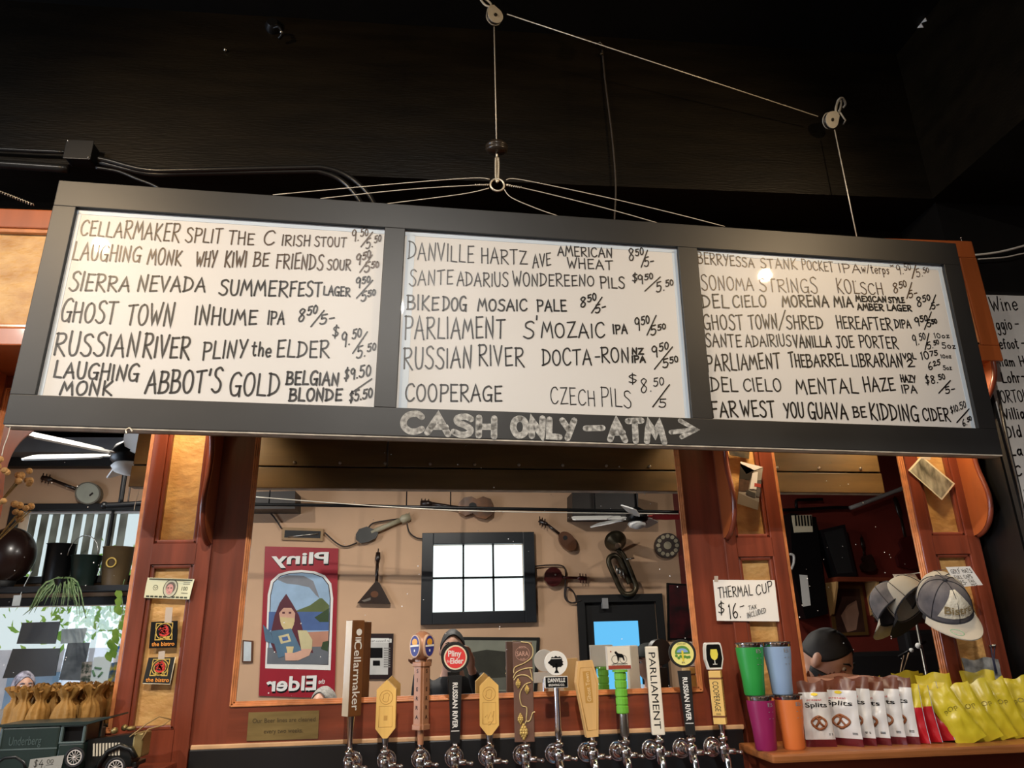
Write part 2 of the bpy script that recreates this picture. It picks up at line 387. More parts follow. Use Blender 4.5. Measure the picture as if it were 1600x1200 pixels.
def letters(s, jit=0.05):
    x = 0.0; out = []; sc = 1.0; dy = 0.0
    for ch in s:
        if ch == '^': sc, dy = 0.66, 0.34; continue
        if ch == '~': sc, dy = 1.0, 0.0; continue
        w, st = glyph(ch); a = random.uniform(-jit, jit); b = random.uniform(-jit, jit) * .8; k = 1 + random.uniform(-jit, jit) * 1.3
        for q in st: out.append([(x + (px * sc) + a * py * .5, dy + py * sc * k + b * px) for px, py in q])
        x += (w + 0.17) * sc
    return out, max(x - 0.17 * sc, 0.1)
def hand(mb, s, M, h, w, x=0.0, y=0.0, z=0.0, lw=0.003, mi=0, jit=0.05):       # hand lettering in a frame, from x to x + w
    st, tw = letters(s, jit); n = (M.to_3x3() @ Vector((0, 0, 1)))
    mb.ribbon(st, lambda a, b: M @ Vector((x + a * w / tw, y + b * h, z)), lw, n, mi); return mb
# ================================================================== the room
XL, XR, ZC = -5.2, 6.7, 3.70
def slab(name, m, *boxes):
    mb = MB()
    for b in boxes: mb.bb(*b)
    return struct(mb.build(name, m))
slab('floor', mat('dark plank floor', (52, 38, 28), 0.5, var=0.3, scale=3, stretch=(8, 0.8, 1)), (XL, XR, YB, 2.33, -0.1, 0))
slab('ceiling', BLACKC, (XL, XR, YB - .2, 2.53, ZC, ZC + .1))
slab('wall_front', BLACKP, (XL, XR, 2.33, 2.53, 0, ZC))
slab('wall_front_right', mat('black wall panel', (17, 16, 15), 0.4, var=0.3, scale=5), (1.825, XR, 2.12, 2.33, 0, 3.03))
slab('wall_right', mat('dark red wall paint', (112, 36, 24), 0.6, var=0.15, scale=2), (XR, XR + .2, YB - .2, 2.53, 0, ZC))
slab('trim_1', BLACKP, (XL, 1.80, 2.10, 2.33, 3.03, ZC))            # black beam over the back bar
slab('trim_2', BLACKP, (1.80, 2.7, 0.1, 2.33, 3.03, ZC))            # side beam
tb = MB(); tb.bb(1.86, 1.90, 2.095, 2.12, 0, 1.95); tb.bb(2.0, 2.05, 2.09, 2.12, 0, 1.7)
struct(tb.build('trim_3', BLACKD))

def wall_left_fill_window():  # unseen side window, added for cool daylight fill from the left
    mb = MB(); y0, y1, z0, z1 = -0.6, 1.3, 1.0, 2.5
    for a in ((YB - .2, y0, 0, ZC), (y1, 2.53, 0, ZC), (y0, y1, 0, z0), (y0, y1, z1, ZC)): mb.bb(XL - .2, XL, a[0], a[1], a[2], a[3])
    struct(mb.build('wall_left', TAN)); r = struct(thing('added_window_4', '', '')); del r['label']; del r['category']
    f = MB()
    for a in ((y0 - .1, y0, z0 - .1, z1 + .1), (y1, y1 + .1, z0 - .1, z1 + .1), (y0, y1, z1, z1 + .1), (y0, y1, z0 - .1, z0), (.34, .36, z0, z1), (y0, y1, 1.74, 1.76)): f.bb(XL - .03, XL + .04, a[0], a[1], a[2], a[3])
    f.build('window_frame', BLACKD, r); g = MB(); g.bb(XL - .06, XL - .05, y0, y1, z0, z1); g.build('pane', emission('added cool fill in the side window', (214, 232, 255), 11.0), r)  # frame and pane of the added fill window
wall_left_fill_window()

def wall_holes(name, m, x0, x1, z0, z1, holes):
    xs = sorted({x0, x1, *[h[0] for h in holes], *[h[1] for h in holes]}); zs = sorted({z0, z1, *[h[2] for h in holes], *[h[3] for h in holes]})
    mb = MB()
    for a, b in zip(xs, xs[1:]):
        for c, d in zip(zs, zs[1:]):
            if not any(h[0] <= (a + b) / 2 <= h[1] and h[2] <= (c + d) / 2 <= h[3] for h in holes): mb.bb(a, b, YB - .2, YB, c, d)
    return struct(mb.build(name, m))
W1 = (-0.05, 0.94, 1.79, 2.50); W2 = (-4.42, -2.55, 2.22, 2.90); W3 = (-4.80, -2.55, 0.70, 1.93); D1 = (1.60, 2.40, 0.0, 1.86)
XRED = 2.72
wall_holes('wall_rear', TAN, XL, XRED, 0, ZC, [W1, W2, W3, D1])
W4 = (3.95, 4.07, 1.72, 2.02)
wall_holes('wall_rear_right', mat('dark red wall paint', (112, 36, 24)), XRED, XR, 0, ZC, [])
slab('trim_4', BLACKD, (XL, XRED, YB, YB + .12, 3.36, 3.46))
slab('trim_5', mat('grey duct paint', (118, 120, 122), 0.5), (XL, -2.0, YB, YB + .35, 3.46, 3.62))

# daylight outside
bk = MB(); bk.bb(-9, 5.5, -7.2, -7.1, -0.5, 5.0)
bo = bk.build('street_backdrop', emission('bright overcast street', (206, 222, 226), 1.0)); tag(bo, 'bright pale street daylight seen through the storefront glass', 'backdrop', kind='stuff')
def thin_glass(name):
    m = bpy.data.materials.new(name); m.use_nodes = True; N = m.node_tree.nodes; L = m.node_tree.links; N.remove(N['Principled BSDF'])
    t = N.new('ShaderNodeBsdfTransparent'); g = N.new('ShaderNodeBsdfGlossy'); g.inputs['Roughness'].default_value = 0.02; x = N.new('ShaderNodeMixShader'); x.inputs[0].default_value = 0.06
    L.new(t.outputs[0], x.inputs[1]); L.new(g.outputs[0], x.inputs[2]); L.new(x.outputs[0], N['Material Output'].inputs[0]); return m
GLASS = thin_glass('clear window glass')
FROST = emission('bright frosted pane', (232, 246, 246), 1.25)
def window(name, o, frame_w, nx, nz, pane, fm, depth=.07, sill=None):
    x0, x1, z0, z1 = o; r = struct(thing(name, '', '', (0, 0, 0)));
    del r['label']; del r['category']
    f = MB(); a = frame_w
    for b in ((x0 - a, x0, z0 - a, z1 + a), (x1, x1 + a, z0 - a, z1 + a), (x0, x1, z1, z1 + a), (x0, x1, z0 - a, z0)): f.bb(b[0], b[1], YB - .02, YB + depth, b[2], b[3], bev=.006)
    f.build('window_frame', fm, r)
    mu = MB()
    for i in range(1, nx): x = x0 + (x1 - x0) * i / nx; mu.bb(x - .010, x + .010, YB - .06, YB, z0, z1)
    for i in range(1, nz): z = z0 + (z1 - z0) * i / nz; mu.bb(x0, x1, YB - .06, YB, z - .010, z + .010)
    if mu.v: mu.build('mullions', fm, r)
    g = MB(); g.bb(x0, x1, YB - .075, YB - .07, z0, z1); g.build('pane', pane, r)
    return r
window('window_1', W1, .125, 3, 2, FROST, mat('blue black window paint', (20, 26, 32), 0.4))
window('window_2', W2, .07, 2, 1, GLASS, BLACKD)
window('window_3', W3, .08, 1, 1, GLASS, BLACKD)
# black entrance door with a bright glass
dr = struct(thing('door_1', '', '')); del dr['label']; del dr['category']
mb = MB(); mb.bb(D1[0], D1[1], YB - .06, YB - .01, 0, .9); mb.bb(D1[0], 1.70, YB - .06, YB - .01, .9, D1[3]); mb.bb(2.20, D1[1], YB - .06, YB - .01, .9, D1[3]); mb.bb(1.70, 2.20, YB - .06, YB - .01, 1.66, D1[3])
mb.build('door_leaf', BLACKD, dr)
mb = MB(); mb.bb(1.70, 2.20, YB - .045, YB - .035, .9, 1.66); mb.build('pane', emission('blue daylight in the door glass', (98, 182, 232), 1.0), dr)
mb = MB()
for b in ((D1[0] - .08, D1[0], 0, D1[3] + .08), (D1[1], D1[1] + .08, 0, D1[3] + .08), (D1[0], D1[1], D1[3], D1[3] + .08)): mb.bb(b[0], b[1], YB - .02, YB + .04, b[2], b[3])
mb.build('door_frame', BLACKD, dr)
mb = MB(); mb.tube([(2.28, YB + .01, .95), (2.28, YB + .05, .98), (2.28, YB + .05, 1.1), (2.28, YB + .01, 1.13)], .012); mb.build('handle', STEEL, dr)

# fittings of the added ceiling fill lamps
for i, q in enumerate(FILL_LAMPS):
    t = thing('ceiling_fill_lamp', 'added round white fill lamp ' + ('above the left end of the room', 'above the middle of the room', 'above the red wall side')[i], 'lamp', (q[0], q[1], ZC), group='added fill lamps on the ceiling')
    mb = MB(); mb.lathe([(.075, ZC), (.075, ZC - .05), (.060, ZC - .07)], Matrix.Translation((q[0], q[1], 0)), 24); mb.build('housing', WHITE, t)
    mb = MB(); mb.lathe([(.055, ZC - .071), (.045, ZC - .076), (.01, ZC - .078)], Matrix.Translation((q[0], q[1], 0)), 24); mb.build('diffuser', emission('lit fill lamp diffuser', (255, 226, 190), 2.0), t)
# track spots
for i, (s, aim) in enumerate(((SPOT_A, (-.45, 1.9, 2.75)), (SPOT_B, (.75, 1.9, 2.75)))):
    t = thing('track_spot', 'black ceiling spot lamp aimed at the %s third of the menu board' % ('left', 'right')[i], 'lamp', (s.x, s.y, ZC), group='spot lamps lighting the menu board')
    d = (Vector(aim) - s).normalized(); M = frame(s, d.orthogonal(), d.cross(d.orthogonal()))
    if (M.to_3x3() @ Vector((0, 0, 1))).dot(d) < 0: M = frame(s, d.cross(d.orthogonal()), d.orthogonal())
    mb = MB(); mb.lathe([(.03, -.17), (.05, -.16), (.05, -.02), (.055, -.018)], M, 20); mb.build('lamp_head', BLACKM, t)
    mb = MB(); mb.tube([s - d * .1, (s.x, s.y, s.z + .1), (s.x, s.y, ZC)], .012); mb.build('stem', BLACKM, t)

# ================================================================== the back bar
bar = thing('back_bar', 'reddish cherry back bar of panelled pilasters, corbels and rails around three mirrors', 'back bar', (0.12, YM, 0))
PIL = [(-1.56, -1.355), (-.885, -.675), (.915, 1.118), (1.59, 1.80)]
ZT = 2.37
# carcass behind everything and lower front
mb = MB(); mb.bb(-1.6, 1.82, 2.29, 2.33, 0, ZT); mb.build('carcass', WOOD, bar)
for i, (a, b) in enumerate(PIL):
    mb = MB(); yf = 2.262; s = .042
    holes = [(a + s, b - s - .004, 1.322, 1.768), (a + s, b - s - .004, 1.828, ZT - .07)]
    mb.bb(a, a + s, yf, 2.29, 0, ZT, bev=.003); mb.bb(b - s - .004, b, yf, 2.29, 0, ZT, bev=.003)
    mb.bb(a + s, b - s, yf, 2.29, .9, 1.322); mb.bb(a + s, b - s, yf, 2.29, 1.768, 1.828); mb.bb(a + s, b - s, yf, 2.29, ZT - .07, ZT)
    p = mb.build('pilaster', WOOD, bar)
    for h in holes:
        mb = MB(); mb.bb(h[0], h[1], 2.281, 2.288, h[2], h[3]); mb.build('inset_panel', BURL, p)
        mb = MB(); w = .012
        for q in ((h[0], h[0] + w, h[2], h[3]), (h[1] - w, h[1], h[2], h[3]), (h[0], h[1], h[2], h[2] + w), (h[0], h[1], h[3] - w, h[3])): mb.bb(q[0], q[1], 2.266, 2.283, q[2], q[3], bev=.004)
        mb.build('panel_moulding', WOOD, p)
# flat stiles, rails around the middle mirror
mb = MB(); mb.bb(-.675, -.579, 2.272, 2.29, 1.272, ZT); mb.build('stile', WOOD, bar)
mb = MB(); mb.bb(.798, .915, 2.272, 2.29, 1.272, ZT); mb.build('stile', WOOD, bar)
mb = MB(); mb.bb(-.579, .798, 2.272, 2.29, 1.272, 1.374); rl = mb.build('rail', WOODH, bar); mb = MB(); mb.bb(-.672, .912, 2.268, 2.29, 1.268, 1.281, bev=.003); mb.build('rail_edge', mat('pale worn rail edge', (206, 164, 122), .4, var=.2, scale=12), rl, 'pale worn lower edge'); mb = MB(); mb.bb(-.579, .798, 2.272, 2.29, 2.315, ZT); mb.build('rail', WOODH, bar)
mb = MB(); mb.bb(-1.355, -.885, 2.272, 2.29, .9, 1.318); mb.build('rail', WOODH, bar); mb = MB(); mb.bb(-1.355, -.885, 2.272, 2.29, 2.315, ZT); mb.build('rail', WOODH, bar)
mb = MB(); mb.bb(1.118, 1.59, 2.272, 2.29, .9, 1.318); mb.build('rail', WOODH, bar); mb = MB(); mb.bb(1.118, 1.59, 2.272, 2.29, 2.315, ZT); mb.build('rail', WOODH, bar)
# header box with inset panels
mb = MB(); mb.bb(-1.6, 1.828, 2.008, 2.33, 2.355, 2.41, bev=.004); mb.bb(-1.6, 1.828, 2.008, 2.33, 2.735, 2.80, bev=.004)
for a, b in ((-1.6, -1.53), (-.50, -.42), (.62, .70), (1.765, 1.828)): mb.bb(a, b, 2.008, 2.04, 2.41, 2.735, bev=.003)
mb.bb(1.80, 1.828, 2.041, 2.33, 2.41, 2.735)
hd = mb.build('header', ORANGE, bar)
for a, b in ((-1.53, -.50), (-.42, .62), (.70, 1.765)):
    mb = MB(); mb.bb(a, b, 2.026, 2.034, 2.41, 2.735); mb.build('header_panel', BURL, hd)
    mb = MB(); w = .014
    for q in ((a, a + w, 2.41, 2.735), (b - w, b, 2.41, 2.735), (a, b, 2.41, 2.41 + w), (a, b, 2.735 - w, 2.735)): mb.bb(q[0], q[1], 2.012, 2.027, q[2], q[3], bev=.004)
    mb.build('header_moulding', BEAD, hd)
# puck lights under the header
for q in PUCKS:
    mb = MB(); mb.lathe([(.040, 2.355), (.040, 2.338), (.034, 2.334)], Matrix.Translation((q[0], q[1], 0)), 24); c = mb.build('puck_lamp', BLACKM, bar)
    mb = MB(); mb.lathe([(.033, 2.3338), (.01, 2.3330)], Matrix.Translation((q[0], q[1], 0)), 24); mb.build('lens', emission('lit puck lens', (255, 214, 160), 3.0), c)
# corbels
prof = [(0.0, 1.826), (.030, 1.834), (.058, 1.852), (.080, 1.880), (.092, 1.915), (.094, 1.95), (.086, 1.99), (.076, 2.03), (.072, 2.07), (.078, 2.11), (.094, 2.15), (.125, 2.19), (.17, 2.23), (.21, 2.265), (.238, 2.30), (.248, 2.33), (.250, 2.355)]
ps = [(p.x, p.y) for p in smooth_pts([(a, b, 0) for a, b in prof], 3)]
for xa in (-1.375, -.693, .915, 1.782):
    M = Matrix(((0, 0, 1, xa), (-1, 0, 0, 2.262), (0, 1, 0, 0), (0, 0, 0, 1)))
    mb = MB(); mb.prism(ps + [(0, 2.355)], 0, .018, M, smooth=False); c = mb.build('corbel', ORANGE, bar)
    mb = MB(); mb.tube([(xa + .009, 2.262 - a, b) for a, b in ps[1:]], .0105, 8, flat=.75); mb.build('corbel_edge', WOOD, c)
# black tap panel and base
mb = MB(); mb.bb(-.672, .905, 2.262, 2.30, .86, 1.270, bev=.003); mb.build('tap_panel', STEELP, bar)
mb = MB(); mb.bb(-1.6, 1.82, 2.02, 2.30, 0, .86); mb.build('base_cabinet', WOOD, bar)
mb = MB(); mb.bb(.905, 1.80, 2.235, 2.262, .86, 1.205); mb.bb(.896, .918, 2.225, 2.30, .86, 1.215, mi=0); mb.build('lower_panel', WOODH, bar)
mb = MB(); mb.bb(-1.6, -.672, 2.235, 2.262, .86, 1.19); mb.build('lower_panel', WOODH, bar)
# ledges that carry the goods
lt = mat('worn golden ledge wood', (150, 92, 50), 0.4, var=0.3, scale=5, stretch=(1, 8, 8))
mb = MB(); mb.bb(.885, 1.80, 2.035, 2.262, 1.212, 1.234, bev=.006); lg = mb.build('serving_ledge', lt); tag(lg, 'golden wooden ledge under the cups and snack bags on the right', 'shelf')
mb = MB(); mb.bb(-1.6, -.70, 2.0, 2.262, 1.205, 1.243, bev=.006); lg = mb.build('serving_ledge', WOODH); tag(lg, 'dark wooden ledge under the toy van on the left', 'shelf')

# mirrors
for lab, (x0, x1, z0, z1) in (('left wall mirror behind the brown paper bags and toy van', (-1.355, -.885, 1.318, 2.315)), ('wide middle wall mirror above the row of beer taps', (-.579, .798, 1.374, 2.315)), ('right wall mirror above the pretzel and chip bags', (1.118, 1.59, 1.318, 2.315))):
    t = thing('wall_mirror', lab, 'mirror', ((x0 + x1) / 2, YM, z0), group=None); w = .0145
    mb = MB(); mb.bb(x0 + .004, x1 - .004, YM, YM + .006, z0 + .004, z1 - .004); mb.build('mirror_glass', MIRROR, t)
    mb = MB()
    for k, (ww, yy) in enumerate(((w, .004), (w * .66, .0075), (w * .33, .011))):
        for q in ((x0, x0 + ww, z0, z1), (x1 - ww, x1, z0, z1), (x0, x1, z0, z0 + ww), (x0, x1, z1 - ww, z1)): mb.bb(q[0], q[1], YM - yy, YM + .004, q[2], q[3], bev=.0015)
    mb.build('mirror_frame', BEAD, t)

# ================================================================== the menu board
S_ = 1.9
BX, BZ, BN = [None] * 3
def _bm():
    yw, t, ro = .03278, .01789, -.01852
    def rt(v):
        x, y, z = v; y, z = y * cos(t) - z * sin(t), y * sin(t) + z * cos(t)
        return Vector((x * cos(yw) - y * sin(yw), x * sin(yw) + y * cos(yw), z))
    return rt((cos(ro), 0, sin(ro))), rt((-sin(ro), 0, cos(ro)))
BX, BZ = _bm(); BN = BX.cross(BZ)      # points to the room (-y)
BC = CAM + Vector((.15, 1, .45)) * S_
BM = Matrix(((BX.x, BZ.x, BN.x, BC.x), (BX.y, BZ.y, BN.y, BC.y), (BX.z, BZ.z, BN.z, BC.z), (0, 0, 0, 1)))
BL = [q * S_ for q in (-.72543, .74476, .19394, -.18647)]
PX = [(-.69388 * S_, -.2414 * S_), (-.20991 * S_, .23446 * S_), (.26753 * S_, .71296 * S_)]
PZ0, PZ1 = -.14213 * S_, .15085 * S_
board = thing('menu_board', 'long black framed hanging beer menu board with three white panels', 'menu board', tuple(BC), rot=BM.to_euler())
ROOT[board.name] = BM.copy()
TH = .034
def bbx(mb, x0, x1, z0, z1, d0, d1, mi=0, bev=.002): mb.box(((x0 + x1) / 2, (z0 + z1) / 2, (d0 + d1) / 2), (x1 - x0, z1 - z0, d1 - d0), BM, mi, bev); return mb
EDGE = mat('worn pale board edge', (170, 162, 148), 0.6, var=0.3, scale=30)
bbx(MB(), BL[0], BL[1], PZ1, BL[2], -TH, 0).build('top_rail', BLACKF, board)
br = bbx(MB(), BL[0], BL[1], BL[3] + .004, PZ0, -TH, 0).build('bottom_rail', BLACKF, board)
bbx(MB(), BL[0] + .004, BL[1], BL[3], BL[3] + .0042, -TH, -.002, bev=0).build('bottom_edge', EDGE, board, 'pale worn lower edge')
for a, b in ((BL[0], PX[0][0]), (PX[0][1], PX[1][0]), (PX[1][1], PX[2][0]), (PX[2][1], BL[1])): bbx(MB(), a, b, PZ0, PZ1, -TH, 0, bev=.0015).build('frame_stile', BLACKF, board)
# back boards with bolts, seen in the mirrors
BACK = mat('brown varnished back boards', (92, 72, 42), 0.42, var=0.3, scale=5, stretch=(.5, 4, 1))
zs = [BL[3], BL[3] + .082, BL[2]]
xs = [BL[0], -.47, .75, BL[1]]
mb = MB()
bbx(mb, BL[0], BL[1], zs[0], zs[1] - .006, -TH - .012, -TH, bev=.002)
for a, b in zip(xs, xs[1:]): bbx(mb, a + .003, b - .003, zs[1], zs[2], -TH - .012, -TH, bev=.002)
bk_ = mb.build('back_board', BACK, board)
mb = MB()
for i in range(17):
    x = BL[0] + .08 + i * (BL[1] - BL[0] - .16) / 16
    mb.lathe([(.006, 0), (.006, .003), (.003, .005)], BM @ Matrix.Translation((x, zs[1] + .012, -TH - .012)) @ Matrix.Rotation(pi, 4, 'X'), 8)
mb.build('bolts', STEEL, bk_)
PANELS = []
for i, (a, b) in enumerate(PX):
    p = bbx(MB(), a - .01, b + .01, PZ0 - .01, PZ1 + .01, -.018, -.013, bev=0).build('white_panel', WHITEB, board); PANELS.append(p)
    mb = MB(); bbx(mb, a, b, PZ1 - .016, PZ1 - .004, -.0129, -.0122, bev=0)
    if i == 1: bbx(mb, a + .006, a + .030, PZ0, PZ1 - .012, -.0129, -.0122, bev=0); bbx(mb, b - .016, b - .002, PZ0, PZ1 - .012, -.0129, -.0122, bev=0)
    if i == 0: bbx(mb, a + .004, a + .012, PZ0, PZ1 - .012, -.0129, -.0122, bev=0)
    if i == 2: bbx(mb, b - .014, b - .002, PZ0, PZ1 - .012, -.0129, -.0122, bev=0)
    mb.build('edging', TAPEB, p)
ZEN = (747.0, -2650.0)
BPN = BN; BP0 = BM @ Vector((0, 0, -.0116)); BP1 = BM @ Vector((0, 0, .0008))
def board_word(mb, s, x0, y0, x1, y1, h, h2=None, lw=3.0, P0=None, mi=0, jit=.06):
    P0 = P0 or BP0; h2 = h2 or h; st, tw = letters(s, jit)
    def fn(a, b):
        t = a / tw; px = x0 + (x1 - x0) * t; py = y0 + (y1 - y0) * t; hh = h + (h2 - h) * t
        dx, dy = ZEN[0] - px, ZEN[1] - py; L = math.hypot(dx, dy)
        return plane_hit(px + dx / L * hh * b, py + dy / L * hh * b, P0, BPN)
    mb.ribbon(st, fn, lw * .00172, BPN, mi); return mb
def board_line(mb, pts, lw, P0=None, mi=0):
    mb.ribbon([pts], lambda a, b: plane_hit(a, b, P0 or BP0, BPN), lw * .00172, BPN, mi)
Z1 = lambda x, y: (60 + x / 2.857, 260 + y / 2.857)
Z2 = lambda x, y: (600 + x / 3.0, 320 + y / 3.0)
Z3 = lambda x, y: (1070 + x / 3.265, 370 + y / 3.265)
